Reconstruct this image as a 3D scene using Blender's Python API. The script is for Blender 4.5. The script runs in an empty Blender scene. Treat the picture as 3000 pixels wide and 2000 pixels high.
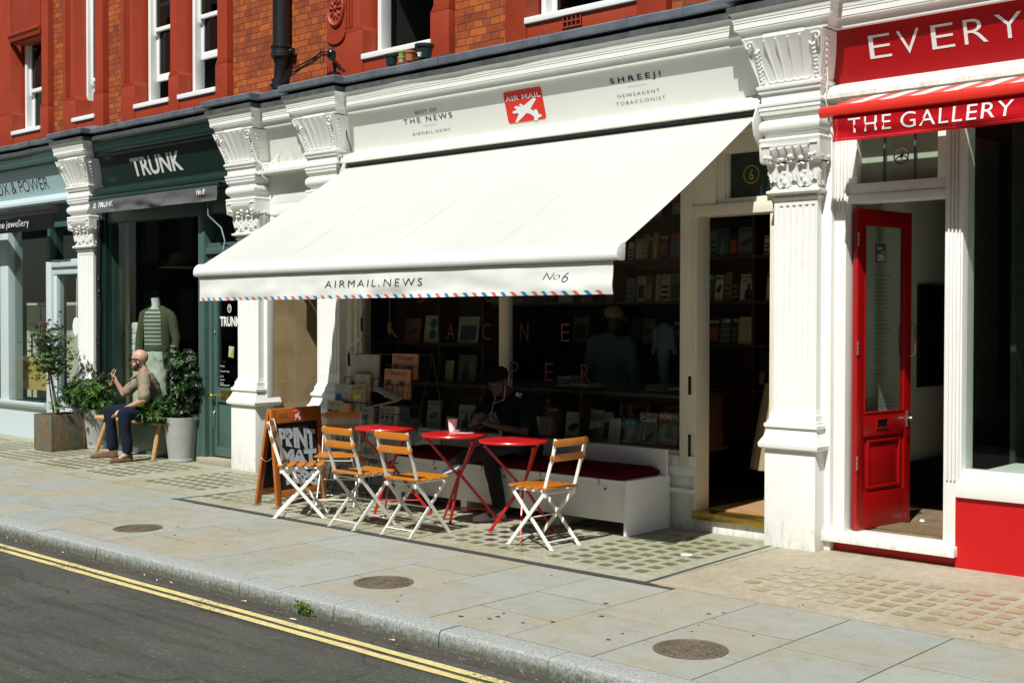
import bpy, bmesh, math, random
from mathutils import Vector, Matrix, noise
R=math.radians
random.seed(7)
C=bpy.context.scene.collection
SC=bpy.context.scene
# ------------------------------------------------------------------ camera
cam=bpy.data.cameras.new('camera'); co=bpy.data.objects.new('camera',cam); C.objects.link(co); SC.camera=co
cam.sensor_width=36; cam.lens=43.19; cam.clip_start=.05; cam.clip_end=2000
yw,pt,rl=-0.742007,-0.0174164,0.00181270
f_=Vector((math.sin(yw)*math.cos(pt),math.cos(yw)*math.cos(pt),math.sin(pt)))
r_=Vector((math.cos(yw),-math.sin(yw),0)); u_=r_.cross(f_)
r2=math.cos(rl)*r_+math.sin(rl)*u_; u2=-math.sin(rl)*r_+math.cos(rl)*u_
co.matrix_world=Matrix(((r2.x,u2.x,-f_.x,0),(r2.y,u2.y,-f_.y,0),(r2.z,u2.z,-f_.z,1.70),(0,0,0,1)))
# ------------------------------------------------------------------ light
SUN=Vector((.215,-.70,1.0)).normalized()          # towards the sun
W=bpy.data.worlds.new('World'); SC.world=W; W.use_nodes=True
nt=W.node_tree; bg=nt.nodes['Background']; sk=nt.nodes.new('ShaderNodeTexSky'); sk.sky_type='NISHITA'; sk.sun_disc=False
sk.sun_elevation=math.asin(SUN.z); sk.sun_rotation=math.atan2(SUN.x,SUN.y)
nt.links.new(sk.outputs[0],bg.inputs[0]); bg.inputs[1].default_value=.05
sl=bpy.data.lights.new('sun','SUN'); sl.energy=5.0; sl.angle=R(.5); sl.color=(1,.98,.93)
so=bpy.data.objects.new('sun',sl); C.objects.link(so); so.rotation_euler=(-SUN).to_track_quat('-Z','Y').to_euler(); so.location=(0,-10,20)
SC.view_settings.view_transform='Standard'; SC.view_settings.look='None'; SC.view_settings.exposure=.24; SC.view_settings.gamma=1
SC.cycles.use_denoising=True; SC.cycles.max_bounces=8; SC.cycles.transparent_max_bounces=16
SC.cycles.sample_clamp_indirect=4
# ------------------------------------------------------------------ materials
M={}
def mat(n,col,rough=.5,metal=0,nz=None,bump=None,c2=None,coat=0,spec=.5,coord='Object',trans=0,emit=0,stretch=None):
    """nz=(scale,amount) colour variation; bump=(scale,strength)"""
    m=bpy.data.materials.new(n); m.use_nodes=True; t=m.node_tree; b=t.nodes['Principled BSDF']
    b.inputs['Base Color'].default_value=(*col,1); b.inputs['Roughness'].default_value=rough; b.inputs['Metallic'].default_value=metal
    b.inputs['Specular IOR Level'].default_value=spec; b.inputs['Coat Weight'].default_value=coat; b.inputs['Coat Roughness'].default_value=.15
    if trans: b.inputs['Transmission Weight'].default_value=trans
    if emit: b.inputs['Emission Color'].default_value=(*col,1); b.inputs['Emission Strength'].default_value=emit
    tc=t.nodes.new('ShaderNodeTexCoord'); src=tc.outputs[coord]
    if stretch:
        mp=t.nodes.new('ShaderNodeMapping'); mp.inputs['Scale'].default_value=stretch; t.links.new(src,mp.inputs[0]); src=mp.outputs[0]
    if nz:
        n1=t.nodes.new('ShaderNodeTexNoise'); n1.inputs['Scale'].default_value=nz[0]; n1.inputs['Detail'].default_value=6; n1.inputs['Roughness'].default_value=.65
        t.links.new(src,n1.inputs['Vector'])
        mr=t.nodes.new('ShaderNodeMapRange'); mr.inputs[1].default_value=.3; mr.inputs[2].default_value=.7; t.links.new(n1.outputs[0],mr.inputs[0])
        mx=t.nodes.new('ShaderNodeMix'); mx.data_type='RGBA'; a=nz[1]
        mx.inputs[6].default_value=(*[c*(1-a) for c in col],1); cc=c2 or [min(1,c*(1+a*.6)) for c in col]; mx.inputs[7].default_value=(*cc,1)
        t.links.new(mr.outputs[0],mx.inputs[0]); t.links.new(mx.outputs[2],b.inputs['Base Color'])
    if bump:
        n2=t.nodes.new('ShaderNodeTexNoise'); n2.inputs['Scale'].default_value=bump[0]; n2.inputs['Detail'].default_value=4; t.links.new(src,n2.inputs['Vector'])
        bp=t.nodes.new('ShaderNodeBump'); bp.inputs['Strength'].default_value=bump[1]; bp.inputs['Distance'].default_value=.01
        t.links.new(n2.outputs[0],bp.inputs['Height']); t.links.new(bp.outputs[0],b.inputs['Normal'])
    M[n]=m; return m
def nd(m): return m.node_tree,m.node_tree.nodes['Principled BSDF']
mat('white_paint',(.80,.81,.77),.42,nz=(2.5,.06),bump=(14,.12))
mat('cream_paint',(.76,.715,.585),.4,nz=(3,.07),bump=(20,.1))
mat('fascia_cream',(.76,.77,.71),.45,nz=(1.2,.03))
mat('lead',(.16,.19,.22),.5,.35,nz=(5,.35),bump=(7,.5))
mat('lead_dark',(.10,.11,.11),.6,.2,nz=(6,.4),bump=(9,.5))
mat('terracotta',(.31,.036,.009),.55,nz=(3,.12),bump=(30,.15))
mat('cast_iron',(.012,.013,.014),.4,nz=(9,.4))
mat('window_white',(.80,.82,.80),.35,nz=(5,.04))
mat('dark_green_paint',(.010,.028,.021),.3,coat=.2,nz=(3,.1))
mat('green_paint',(.062,.115,.097),.35,coat=.2,nz=(3,.08))
mat('teal_paint',(.36,.50,.50),.4,nz=(2,.05))
mat('pale_blue_paint',(.50,.60,.61),.4,nz=(2,.05))
mat('teal_dark_paint',(.05,.10,.095),.4,nz=(2,.1))
mat('red_gloss',(.30,.002,.0025),.34,coat=.15,nz=(3,.06))
mat('red_fascia',(.38,.0025,.005),.42,nz=(3,.05))
mat('red_table',(.50,.008,.009),.38,.0,coat=.25,nz=(8,.05))
mat('red_fabric',(.42,.006,.012),.85,nz=(4,.1),bump=(200,.2))
mat('red_light_fabric',(.58,.11,.095),.85,bump=(200,.2))
mat('white_fabric',(.70,.72,.675),.9,nz=(1.5,.03),bump=(2.2,.25))
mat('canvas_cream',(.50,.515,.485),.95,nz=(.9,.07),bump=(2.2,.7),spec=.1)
mat('black_fabric',(.010,.011,.012),.9,bump=(150,.2))
mat('grey_fabric',(.115,.115,.118),.9,nz=(5,.15),bump=(5,.3))
mat('navy_fabric',(.013,.020,.034),.95,nz=(8,.2),bump=(60,.3))
mat('khaki_fabric',(.235,.205,.145),.95,nz=(10,.12),bump=(90,.35))
mat('olive_fabric',(.10,.11,.065),.9,nz=(8,.15),bump=(80,.3))
mat('hoodie_fabric',(.10,.17,.16),.95,nz=(8,.15))
mat('cap_fabric',(.30,.24,.15),.95,nz=(30,.3))
mat('skirt_fabric',(.34,.27,.17),.9,nz=(5,.1))
mat('cushion_fabric',(.065,.004,.005),.95,nz=(5,.15),bump=(120,.2))
mat('sock_fabric',(.55,.50,.44),.95,bump=(120,.4))
mat('suede',(.15,.085,.045),.95,nz=(20,.25),bump=(150,.3))
mat('skin',(.50,.295,.215),.5,nz=(12,.1),spec=.4); mat('skin_dark',(.065,.034,.022),.5,nz=(12,.1))
nt_,b_=nd(M['skin']); b_.inputs['Subsurface Weight'].default_value=.12; b_.inputs['Subsurface Radius'].default_value=(.02,.008,.004)
mat('hair_black',(.010,.008,.007),.7,bump=(200,.6)); mat('beard',(.05,.028,.02),.8,nz=(60,.4),bump=(300,.6))
mat('black_plastic',(.008,.008,.009),.2,coat=.4); mat('white_plastic',(.82,.82,.80),.4)
mat('black_letter',(.015,.015,.017),.5); mat('grey_letter',(.06,.065,.07),.5); mat('white_letter',(.80,.82,.80),.5); mat('pink_letter',(.15,.030,.038),.6)
mat('white_metal',(.80,.80,.74),.35,nz=(20,.05)); mat('steel',(.55,.55,.52),.3,.9); mat('brass',(.62,.42,.09),.3,.95,nz=(14,.25)); mat('gold_letter',(.55,.42,.08),.4,.4)
mat('chair_wood',(.50,.17,.014),.42,coat=.2,nz=(6,.22),stretch=(1,14,14),bump=(40,.08))
mat('board_wood',(.42,.125,.018),.42,coat=.25,nz=(5,.2),stretch=(6,6,.8))
mat('oak',(.50,.30,.13),.5,nz=(5,.2),stretch=(1.2,9,9)); mat('ply',(.62,.38,.12),.55,nz=(4,.15),stretch=(1,1,9))
mat('shelf_wood',(.085,.038,.015),.5,nz=(4,.25),stretch=(1,8,8)); mat('floor_wood',(.42,.25,.12),.5,nz=(3,.3),stretch=(1,10,1))
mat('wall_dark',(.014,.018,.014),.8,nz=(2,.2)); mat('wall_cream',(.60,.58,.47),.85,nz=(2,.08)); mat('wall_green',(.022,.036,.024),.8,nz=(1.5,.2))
mat('concrete_pot',(.33,.35,.33),.8,nz=(6,.12),bump=(40,.25)); mat('soil',(.03,.02,.014),1,nz=(30,.4),bump=(40,1))
mat('leaf_green',(.060,.155,.028),.45,nz=(4,.55)); mat('leaf_dark',(.022,.055,.016),.4,nz=(5,.5)); mat('leaf_maple',(.040,.090,.020),.5,nz=(5,.5)); mat('leaf_red',(.20,.045,.028),.5,nz=(6,.3)); mat('leaf_bright',(.13,.24,.03),.45,nz=(5,.3))
mat('bark',(.13,.08,.05),.9,nz=(14,.4),bump=(30,.5)); mat('stem_pale',(.42,.36,.29),.7,nz=(14,.2))
mat('paper_white',(.42,.42,.37),.9); mat('paper_pink',(.60,.30,.17),.9); mat('paper_cream',(.44,.38,.24),.9)
mat('cup_paper',(.86,.87,.86),.6); mat('orange_drink',(.75,.32,.03),.3); mat('straw',(.8,.78,.7),.4)
mat('cigarette_filter',(.62,.22,.06),.8); mat('litter_white',(.75,.73,.68),.8)
mat('tar',(.045,.047,.043),.85,nz=(9,.3),bump=(90,.4)); mat('joint_dark',(.055,.05,.036),.95,nz=(8,.3))
mat('gum',(.06,.06,.05),.9); mat('lens_green',(.165,.175,.09),.25,nz=(14,.4),bump=(40,.4),spec=.7); mat('lens_buff',(.34,.30,.17),.3,nz=(14,.3),bump=(40,.4)); mat('lens_red',(.355,.275,.165),.35,nz=(14,.3)); mat('lens_dark',(.07,.055,.04),.4,nz=(30,.4))
mat('yellow_paint',(.62,.53,.22),.7,nz=(25,.22),bump=(90,.4)); mat('tile_white',(.5,.5,.47),.4)
for k_ in M:
    if 'fabric' in k_ or k_ in ('suede','hair_black','canvas_cream'): M[k_].node_tree.nodes['Principled BSDF'].inputs['Specular IOR Level'].default_value=.08
# foliage lets some light through
for k in ('leaf_green','leaf_dark','leaf_maple','leaf_red','leaf_bright'):
    t,b=nd(M[k]); tr=t.nodes.new('ShaderNodeBsdfTranslucent'); ms=t.nodes.new('ShaderNodeMixShader'); ms.inputs[0].default_value=.28
    src=b.inputs['Base Color'].links[0].from_socket; t.links.new(src,tr.inputs[0]); t.links.new(b.outputs[0],ms.inputs[1]); t.links.new(tr.outputs[0],ms.inputs[2])
    t.links.new(ms.outputs[0],t.nodes['Material Output'].inputs[0])
# architectural glass: clear pane with fresnel reflection
def glass(n,tint=(.9,.95,.92),refl=1.0):
    m=bpy.data.materials.new(n); m.use_nodes=True; t=m.node_tree; t.nodes.remove(t.nodes['Principled BSDF'])
    tr=t.nodes.new('ShaderNodeBsdfTransparent'); tr.inputs[0].default_value=(*tint,1); gl=t.nodes.new('ShaderNodeBsdfGlossy'); gl.inputs['Roughness'].default_value=.01
    gl.inputs[0].default_value=(.6*refl,.6*refl,.6*refl,1)
    fr=t.nodes.new('ShaderNodeFresnel'); ge=t.nodes.new('ShaderNodeNewGeometry'); ma=t.nodes.new('ShaderNodeMath'); ma.operation='MULTIPLY_ADD'; ma.inputs[1].default_value=1/1.5-1.5; ma.inputs[2].default_value=1.5; t.links.new(ge.outputs['Backfacing'],ma.inputs[0]); t.links.new(ma.outputs[0],fr.inputs[0])
    ms=t.nodes.new('ShaderNodeMixShader')
    t.links.new(fr.outputs[0],ms.inputs[0]); t.links.new(tr.outputs[0],ms.inputs[1]); t.links.new(gl.outputs[0],ms.inputs[2]); t.links.new(ms.outputs[0],t.nodes['Material Output'].inputs[0]); M[n]=m
glass('glass',(.91,.955,.93)); glass('glass_dark',(.30,.42,.36)); glass('cup_glass',(.93,.93,.92))
def grime():
    for n,col in (('white_paint',(.36,.33,.25)),):
        t,b=nd(M[n]); src=b.inputs['Base Color'].links[0].from_socket; tc=t.nodes.new('ShaderNodeTexCoord'); sp=t.nodes.new('ShaderNodeSeparateXYZ'); t.links.new(tc.outputs['Object'],sp.inputs[0])
        mp=t.nodes.new('ShaderNodeMapping'); mp.inputs['Scale'].default_value=(5,5,1.2); t.links.new(tc.outputs['Object'],mp.inputs[0]); n1=t.nodes.new('ShaderNodeTexNoise'); n1.inputs['Scale'].default_value=5; n1.inputs['Detail'].default_value=9; n1.inputs['Roughness'].default_value=.75; t.links.new(mp.outputs[0],n1.inputs['Vector'])
        z=t.nodes.new('ShaderNodeMapRange'); z.inputs[1].default_value=.0; z.inputs[2].default_value=.28; z.inputs[3].default_value=.16; z.inputs[4].default_value=0; t.links.new(sp.outputs[2],z.inputs[0])
        a=t.nodes.new('ShaderNodeMath'); a.operation='ADD'; t.links.new(n1.outputs[0],a.inputs[0]); t.links.new(z.outputs[0],a.inputs[1])
        r=t.nodes.new('ShaderNodeMapRange'); r.inputs[1].default_value=.60; r.inputs[2].default_value=.80; r.inputs[4].default_value=.55; t.links.new(a.outputs[0],r.inputs[0])
        mx=t.nodes.new('ShaderNodeMix'); mx.data_type='RGBA'; t.links.new(r.outputs[0],mx.inputs[0]); t.links.new(src,mx.inputs[6]); mx.inputs[7].default_value=(*col,1); t.links.new(mx.outputs[2],b.inputs['Base Color'])
    t,b=nd(M['yellow_paint']); src=b.inputs['Base Color'].links[0].from_socket; tc=t.nodes.new('ShaderNodeTexCoord'); n1=t.nodes.new('ShaderNodeTexNoise'); n1.inputs['Scale'].default_value=48; n1.inputs['Detail'].default_value=6; n1.inputs['Roughness'].default_value=.7; t.links.new(tc.outputs['Object'],n1.inputs['Vector'])
    n2=t.nodes.new('ShaderNodeTexNoise'); n2.inputs['Scale'].default_value=1.7; n2.inputs['Detail'].default_value=3; t.links.new(tc.outputs['Object'],n2.inputs['Vector']); a=t.nodes.new('ShaderNodeMath'); a.operation='MULTIPLY_ADD'; a.inputs[1].default_value=.5; t.links.new(n2.outputs[0],a.inputs[0]); t.links.new(n1.outputs[0],a.inputs[2])
    r=t.nodes.new('ShaderNodeMapRange'); r.inputs[1].default_value=.84; r.inputs[2].default_value=.90; t.links.new(a.outputs[0],r.inputs[0]); mx=t.nodes.new('ShaderNodeMix'); mx.data_type='RGBA'; t.links.new(r.outputs[0],mx.inputs[0]); t.links.new(src,mx.inputs[6]); mx.inputs[7].default_value=(.10,.095,.075,1); t.links.new(mx.outputs[2],b.inputs['Base Color'])
grime()
# brick
def brick():
    m=mat('brick',(.50,.085,.012),.8); t,b=nd(m); tc=t.nodes.new('ShaderNodeTexCoord'); mp=t.nodes.new('ShaderNodeMapping'); mp.inputs['Rotation'].default_value=(R(90),0,0)
    sp=t.nodes.new('ShaderNodeSeparateXYZ'); cb=t.nodes.new('ShaderNodeCombineXYZ'); t.links.new(tc.outputs['Object'],sp.inputs[0]); t.links.new(sp.outputs[0],cb.inputs[0]); t.links.new(sp.outputs[2],cb.inputs[1])
    # a little waviness so the courses are not ruled
    wn=t.nodes.new('ShaderNodeTexNoise'); wn.inputs['Scale'].default_value=7; t.links.new(tc.outputs['Object'],wn.inputs['Vector'])
    vm=t.nodes.new('ShaderNodeVectorMath'); vm.operation='MULTIPLY_ADD'; vm.inputs[1].default_value=(.012,.012,0); t.links.new(wn.outputs['Color'],vm.inputs[0]); t.links.new(cb.outputs[0],vm.inputs[2])
    br=t.nodes.new('ShaderNodeTexBrick'); br.offset=.5; br.squash=.5; br.squash_frequency=2
    br.inputs['Scale'].default_value=1; br.inputs['Brick Width'].default_value=.225; br.inputs['Row Height'].default_value=.072; br.inputs['Mortar Size'].default_value=.0045; br.inputs['Mortar Smooth'].default_value=.3; br.inputs['Bias'].default_value=0
    br.inputs['Color1'].default_value=(.47,.105,.011,1); br.inputs['Color2'].default_value=(.25,.040,.008,1); br.inputs['Mortar'].default_value=(.085,.035,.015,1); t.links.new(vm.outputs[0],br.inputs[0])
    n1=t.nodes.new('ShaderNodeTexNoise'); n1.inputs['Scale'].default_value=9; n1.inputs['Detail'].default_value=8; t.links.new(tc.outputs['Object'],n1.inputs['Vector'])
    mx=t.nodes.new('ShaderNodeMix'); mx.data_type='RGBA'; mx.blend_type='MULTIPLY'; mx.inputs[0].default_value=.6; cr=t.nodes.new('ShaderNodeValToRGB'); cr.color_ramp.elements[0].position=.3; cr.color_ramp.elements[1].position=.62; cr.color_ramp.elements[0].color=(.45,.4,.4,1)
    t.links.new(n1.outputs[0],cr.inputs[0]); t.links.new(br.outputs[0],mx.inputs[6]); t.links.new(cr.outputs[0],mx.inputs[7]); t.links.new(mx.outputs[2],b.inputs['Base Color'])
    bp=t.nodes.new('ShaderNodeBump'); bp.inputs['Distance'].default_value=.012; bp.inputs['Strength'].default_value=.9; bp.invert=True; t.links.new(br.outputs['Fac'],bp.inputs['Height'])
    bp2=t.nodes.new('ShaderNodeBump'); bp2.inputs['Distance'].default_value=.006; bp2.inputs['Strength'].default_value=.5; t.links.new(n1.outputs[0],bp2.inputs['Height']); t.links.new(bp.outputs[0],bp2.inputs['Normal']); t.links.new(bp2.outputs[0],b.inputs['Normal'])
brick()
def ramp(t,src,stops):
    cr=t.nodes.new('ShaderNodeValToRGB'); e=cr.color_ramp.elements
    e[0].position,e[0].color=stops[0][0],(*stops[0][1],1); e[1].position,e[1].color=stops[-1][0],(*stops[-1][1],1)
    for p,c in stops[1:-1]: x=e.new(p); x.color=(*c,1)
    t.links.new(src,cr.inputs[0]); return cr.outputs[0]
def nz(t,vec,s,d=6,r=.6):
    n=t.nodes.new('ShaderNodeTexNoise'); n.inputs['Scale'].default_value=s; n.inputs['Detail'].default_value=d; n.inputs['Roughness'].default_value=r; t.links.new(vec,n.inputs['Vector']); return n.outputs[0]
def mixc(t,f,a,b,bt='MIX'):
    mx=t.nodes.new('ShaderNodeMix'); mx.data_type='RGBA'; mx.blend_type=bt
    for i,v in ((0,f),(6,a),(7,b)):
        if hasattr(v,'links') or hasattr(v,'is_linked'): t.links.new(v,mx.inputs[i])
        else: mx.inputs[i].default_value=v if i==0 else (*v,1)
    return mx.outputs[2]
def bumpn(t,b,h,s,d,prev=None):
    bp=t.nodes.new('ShaderNodeBump'); bp.inputs['Strength'].default_value=s; bp.inputs['Distance'].default_value=d; t.links.new(h,bp.inputs['Height'])
    if prev: t.links.new(prev,bp.inputs['Normal'])
    t.links.new(bp.outputs[0],b.inputs['Normal']); return bp.outputs[0]
def slab_mat():
    m=mat('york_slab',(.35,.35,.29),.75); t,b=nd(m); g=t.nodes.new('ShaderNodeNewGeometry'); tc=t.nodes.new('ShaderNodeTexCoord'); V=tc.outputs['Object']
    base=ramp(t,g.outputs['Random Per Island'],[(0,(.335,.355,.32)),(.3,(.335,.31,.235)),(.55,(.28,.315,.30)),(.8,(.33,.315,.25)),(1,(.30,.34,.325))])
    stain=ramp(t,nz(t,V,1.3,5,.55),[(.40,(.37,.32,.22)),(.47,(.355,.345,.275)),(.53,(.335,.37,.345)),(.62,(.36,.385,.355))])
    c=mixc(t,.35,base,stain)
    fine=ramp(t,nz(t,V,60,4,.7),[(.3,(.82,.82,.8)),(.7,(1.06,1.06,1.06))]); c=mixc(t,1.0,c,fine,'MULTIPLY')
    blot=ramp(t,nz(t,V,6,8,.7),[(.33,(.84,.82,.76)),(.55,(1,1,1))]); c=mixc(t,.8,c,blot,'MULTIPLY')
    mp=t.nodes.new('ShaderNodeMapping'); mp.inputs['Scale'].default_value=(3,30,1); t.links.new(V,mp.inputs[0])
    st=ramp(t,nz(t,mp.outputs[0],2,4,.6),[(.38,(.93,.92,.9)),(.6,(1,1,1))]); c=mixc(t,.7,c,st,'MULTIPLY')
    t.links.new(c,b.inputs['Base Color']); bumpn(t,b,nz(t,V,18,8,.7),.25,.006)
slab_mat()
def aggregate(n,c1,c2,stain,scale=160):
    m=mat(n,c1,.85); t,b=nd(m); tc=t.nodes.new('ShaderNodeTexCoord'); V=tc.outputs['Object']
    vo=t.nodes.new('ShaderNodeTexVoronoi'); vo.inputs['Scale'].default_value=scale; t.links.new(V,vo.inputs['Vector'])
    c=ramp(t,vo.outputs['Color'],[(.15,c1),(.85,c2)]); s=ramp(t,nz(t,V,1.6,6,.65),[(.35,stain),(.6,(1,1,1))]); c=mixc(t,1.0,c,s,'MULTIPLY')
    s2=ramp(t,nz(t,V,14,5,.7),[(.3,(.8,.79,.75)),(.6,(1.05,1.05,1.05))]); c=mixc(t,1.0,c,s2,'MULTIPLY')
    t.links.new(c,b.inputs['Base Color']); bumpn(t,b,vo.outputs['Distance'],.5,.004)
aggregate('concrete_green',(.24,.235,.165),(.44,.43,.36),(.78,.78,.62)); aggregate('concrete_buff',(.34,.30,.225),(.42,.385,.30),(.86,.83,.76),220)
def asphalt():
    m=mat('asphalt',(.07,.07,.062),.85); t,b=nd(m); tc=t.nodes.new('ShaderNodeTexCoord'); V=tc.outputs['Object']
    vo=t.nodes.new('ShaderNodeTexVoronoi'); vo.inputs['Scale'].default_value=95; t.links.new(V,vo.inputs['Vector'])
    c=ramp(t,vo.outputs['Color'],[(0,(.040,.042,.036)),(.55,(.062,.063,.054)),(.88,(.082,.082,.072)),(1,(.20,.195,.17))])
    c=mixc(t,1.0,c,ramp(t,nz(t,V,1.1,5,.6),[(.35,(.84,.83,.80)),(.65,(1.12,1.12,1.1))]),'MULTIPLY')
    mp=t.nodes.new('ShaderNodeMapping'); mp.inputs['Scale'].default_value=(.4,5,1); t.links.new(V,mp.inputs[0])
    c=mixc(t,1.0,c,ramp(t,nz(t,mp.outputs[0],2.2,4,.6),[(.36,(.72,.72,.68)),(.5,(1,1,1))]),'MULTIPLY')
    wv=t.nodes.new('ShaderNodeVectorMath'); wv.operation='MULTIPLY_ADD'; nn=t.nodes.new('ShaderNodeTexNoise'); nn.inputs['Scale'].default_value=3; nn.inputs['Detail'].default_value=6; t.links.new(V,nn.inputs['Vector']); wv.inputs[1].default_value=(.55,.55,0); t.links.new(nn.outputs['Color'],wv.inputs[0]); t.links.new(V,wv.inputs[2])
    v2=t.nodes.new('ShaderNodeTexVoronoi'); v2.feature='DISTANCE_TO_EDGE'; v2.inputs['Scale'].default_value=.55; t.links.new(wv.outputs[0],v2.inputs['Vector'])
    c=mixc(t,1.0,c,ramp(t,v2.outputs['Distance'],[(.002,(.50,.50,.47)),(.007,(1,1,1))]),'MULTIPLY')
    v3=t.nodes.new('ShaderNodeTexVoronoi'); v3.inputs['Scale'].default_value=14; t.links.new(V,v3.inputs['Vector']); c=mixc(t,ramp(t,v3.outputs['Distance'],[(.035,(1,1,1)),(.05,(0,0,0))]),c,(.030,.030,.026))
    t.links.new(c,b.inputs['Base Color']); bumpn(t,b,vo.outputs['Distance'],.7,.006)
asphalt()
def granite():
    m=mat('granite',(.30,.32,.31),.75); t,b=nd(m); tc=t.nodes.new('ShaderNodeTexCoord'); V=tc.outputs['Object']; g=t.nodes.new('ShaderNodeNewGeometry')
    sp=t.nodes.new('ShaderNodeSeparateXYZ'); t.links.new(V,sp.inputs[0])
    c=ramp(t,nz(t,V,70,6,.8),[(.36,(.15,.165,.155)),(.5,(.29,.315,.30)),(.64,(.42,.44,.42))])
    # traffic grime on the worn lower face of the kerb
    mr=t.nodes.new('ShaderNodeMapRange'); mr.inputs[1].default_value=-.012; mr.inputs[2].default_value=-.075; t.links.new(sp.outputs[2],mr.inputs[0])
    ad=t.nodes.new('ShaderNodeMath'); ad.operation='MULTIPLY_ADD'; t.links.new(nz(t,V,38,8,.8),ad.inputs[0]); ad.inputs[1].default_value=3.4; ad.inputs[2].default_value=-1.75
    a2=t.nodes.new('ShaderNodeMath'); a2.operation='ADD'; a2.use_clamp=True; t.links.new(ad.outputs[0],a2.inputs[0])
    m3=t.nodes.new('ShaderNodeMath'); m3.operation='MULTIPLY'; m3.inputs[1].default_value=1.0; t.links.new(mr.outputs[0],m3.inputs[0]); t.links.new(m3.outputs[0],a2.inputs[1])
    m4=t.nodes.new('ShaderNodeMath'); m4.operation='MULTIPLY'; m4.use_clamp=True; t.links.new(a2.outputs[0],m4.inputs[0]); m5=t.nodes.new('ShaderNodeMapRange'); m5.inputs[1].default_value=-.006; m5.inputs[2].default_value=-.02; t.links.new(sp.outputs[2],m5.inputs[0]); t.links.new(m5.outputs[0],m4.inputs[1])
    c=mixc(t,m4.outputs[0],c,(.085,.09,.06)); t.links.new(c,b.inputs['Base Color']); bumpn(t,b,nz(t,V,45,8,.8),.5,.006)
granite()
def slate():
    m=mat('slate',(.16,.14,.1),.45); t,b=nd(m); tc=t.nodes.new('ShaderNodeTexCoord'); V=tc.outputs['Object']
    n0=t.nodes.new('ShaderNodeTexNoise'); n0.inputs['Scale'].default_value=3.2; n0.inputs['Detail'].default_value=11; n0.inputs['Roughness'].default_value=.68; n0.inputs['Distortion'].default_value=1.1; t.links.new(V,n0.inputs['Vector'])
    c=ramp(t,n0.outputs[0],[(.30,(.045,.06,.045)),(.43,(.13,.13,.095)),(.50,(.10,.095,.065)),(.57,(.20,.125,.045)),(.66,(.14,.115,.06)),(.75,(.22,.22,.17))])
    t.links.new(c,b.inputs['Base Color']); bumpn(t,b,n0.outputs[0],.4,.01)
slate()
def iron():
    m=mat('manhole_iron',(.17,.14,.10),.6,.25,nz=(40,.45)); 
iron()
def news(n,base,ink):
    m=mat(n,base,.9); t,b=nd(m); tc=t.nodes.new('ShaderNodeTexCoord'); V=tc.outputs['UV']
    br=t.nodes.new('ShaderNodeTexBrick'); br.offset=0; br.inputs['Scale'].default_value=1; br.inputs['Brick Width'].default_value=.30; br.inputs['Row Height'].default_value=.055; br.inputs['Mortar Size'].default_value=.016
    t.links.new(V,br.inputs[0]); br.inputs['Color1'].default_value=(*ink,1); br.inputs['Color2'].default_value=(*[.5*(a+c) for a,c in zip(base,ink)],1); br.inputs['Mortar'].default_value=(*base,1)
    n1=ramp(t,nz(t,V,40,2),[(.45,(0,0,0)),(.55,(1,1,1))]); c=mixc(t,n1,base,br.outputs[0]); n2=ramp(t,nz(t,V,5,3),[(.5,(1,1,1)),(.52,(.0,.0,.0))]); c=mixc(t,n2,c,base)
    t.links.new(c,b.inputs['Base Color'])
news('news_white',(.42,.42,.36),(.10,.10,.10)); news('news_pink',(.62,.31,.18),(.16,.08,.06)); news('news_cream',(.46,.40,.26),(.12,.11,.09))
def striped():
    m=mat('striped_knit',(.1,.16,.11),.95); t,b=nd(m); tc=t.nodes.new('ShaderNodeTexCoord'); sp=t.nodes.new('ShaderNodeSeparateXYZ'); t.links.new(tc.outputs['Object'],sp.inputs[0])
    mm=t.nodes.new('ShaderNodeMath'); mm.operation='MULTIPLY'; mm.inputs[1].default_value=1/.052; t.links.new(sp.outputs[2],mm.inputs[0]); fr=t.nodes.new('ShaderNodeMath'); fr.operation='FRACT'; t.links.new(mm.outputs[0],fr.inputs[0])
    cr=ramp(t,fr.outputs[0],[(.70,(.125,.155,.12)),(.73,(.62,.63,.52)),(.97,(.62,.63,.52))]); t.links.new(cr,b.inputs['Base Color'])
striped()
def tiles():
    m=mat('travertine_tile',(.42,.33,.19),.45); t,b=nd(m); tc=t.nodes.new('ShaderNodeTexCoord'); sp=t.nodes.new('ShaderNodeSeparateXYZ'); cb=t.nodes.new('ShaderNodeCombineXYZ'); t.links.new(tc.outputs['Object'],sp.inputs[0]); t.links.new(sp.outputs[1],cb.inputs[0]); t.links.new(sp.outputs[2],cb.inputs[1])
    br=t.nodes.new('ShaderNodeTexBrick'); br.offset=0; br.inputs['Scale'].default_value=1; br.inputs['Brick Width'].default_value=.33; br.inputs['Row Height'].default_value=.248; br.inputs['Mortar Size'].default_value=.003; t.links.new(cb.outputs[0],br.inputs[0])
    br.inputs['Color1'].default_value=(.50,.375,.20,1); br.inputs['Color2'].default_value=(.56,.43,.24,1); br.inputs['Mortar'].default_value=(.60,.50,.34,1)
    s=ramp(t,nz(t,tc.outputs['Object'],4,6,.6),[(.35,(.82,.8,.76)),(.6,(1,1,1))]); t.links.new(mixc(t,1.0,br.outputs[0],s,'MULTIPLY'),b.inputs['Base Color'])
tiles()
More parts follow.
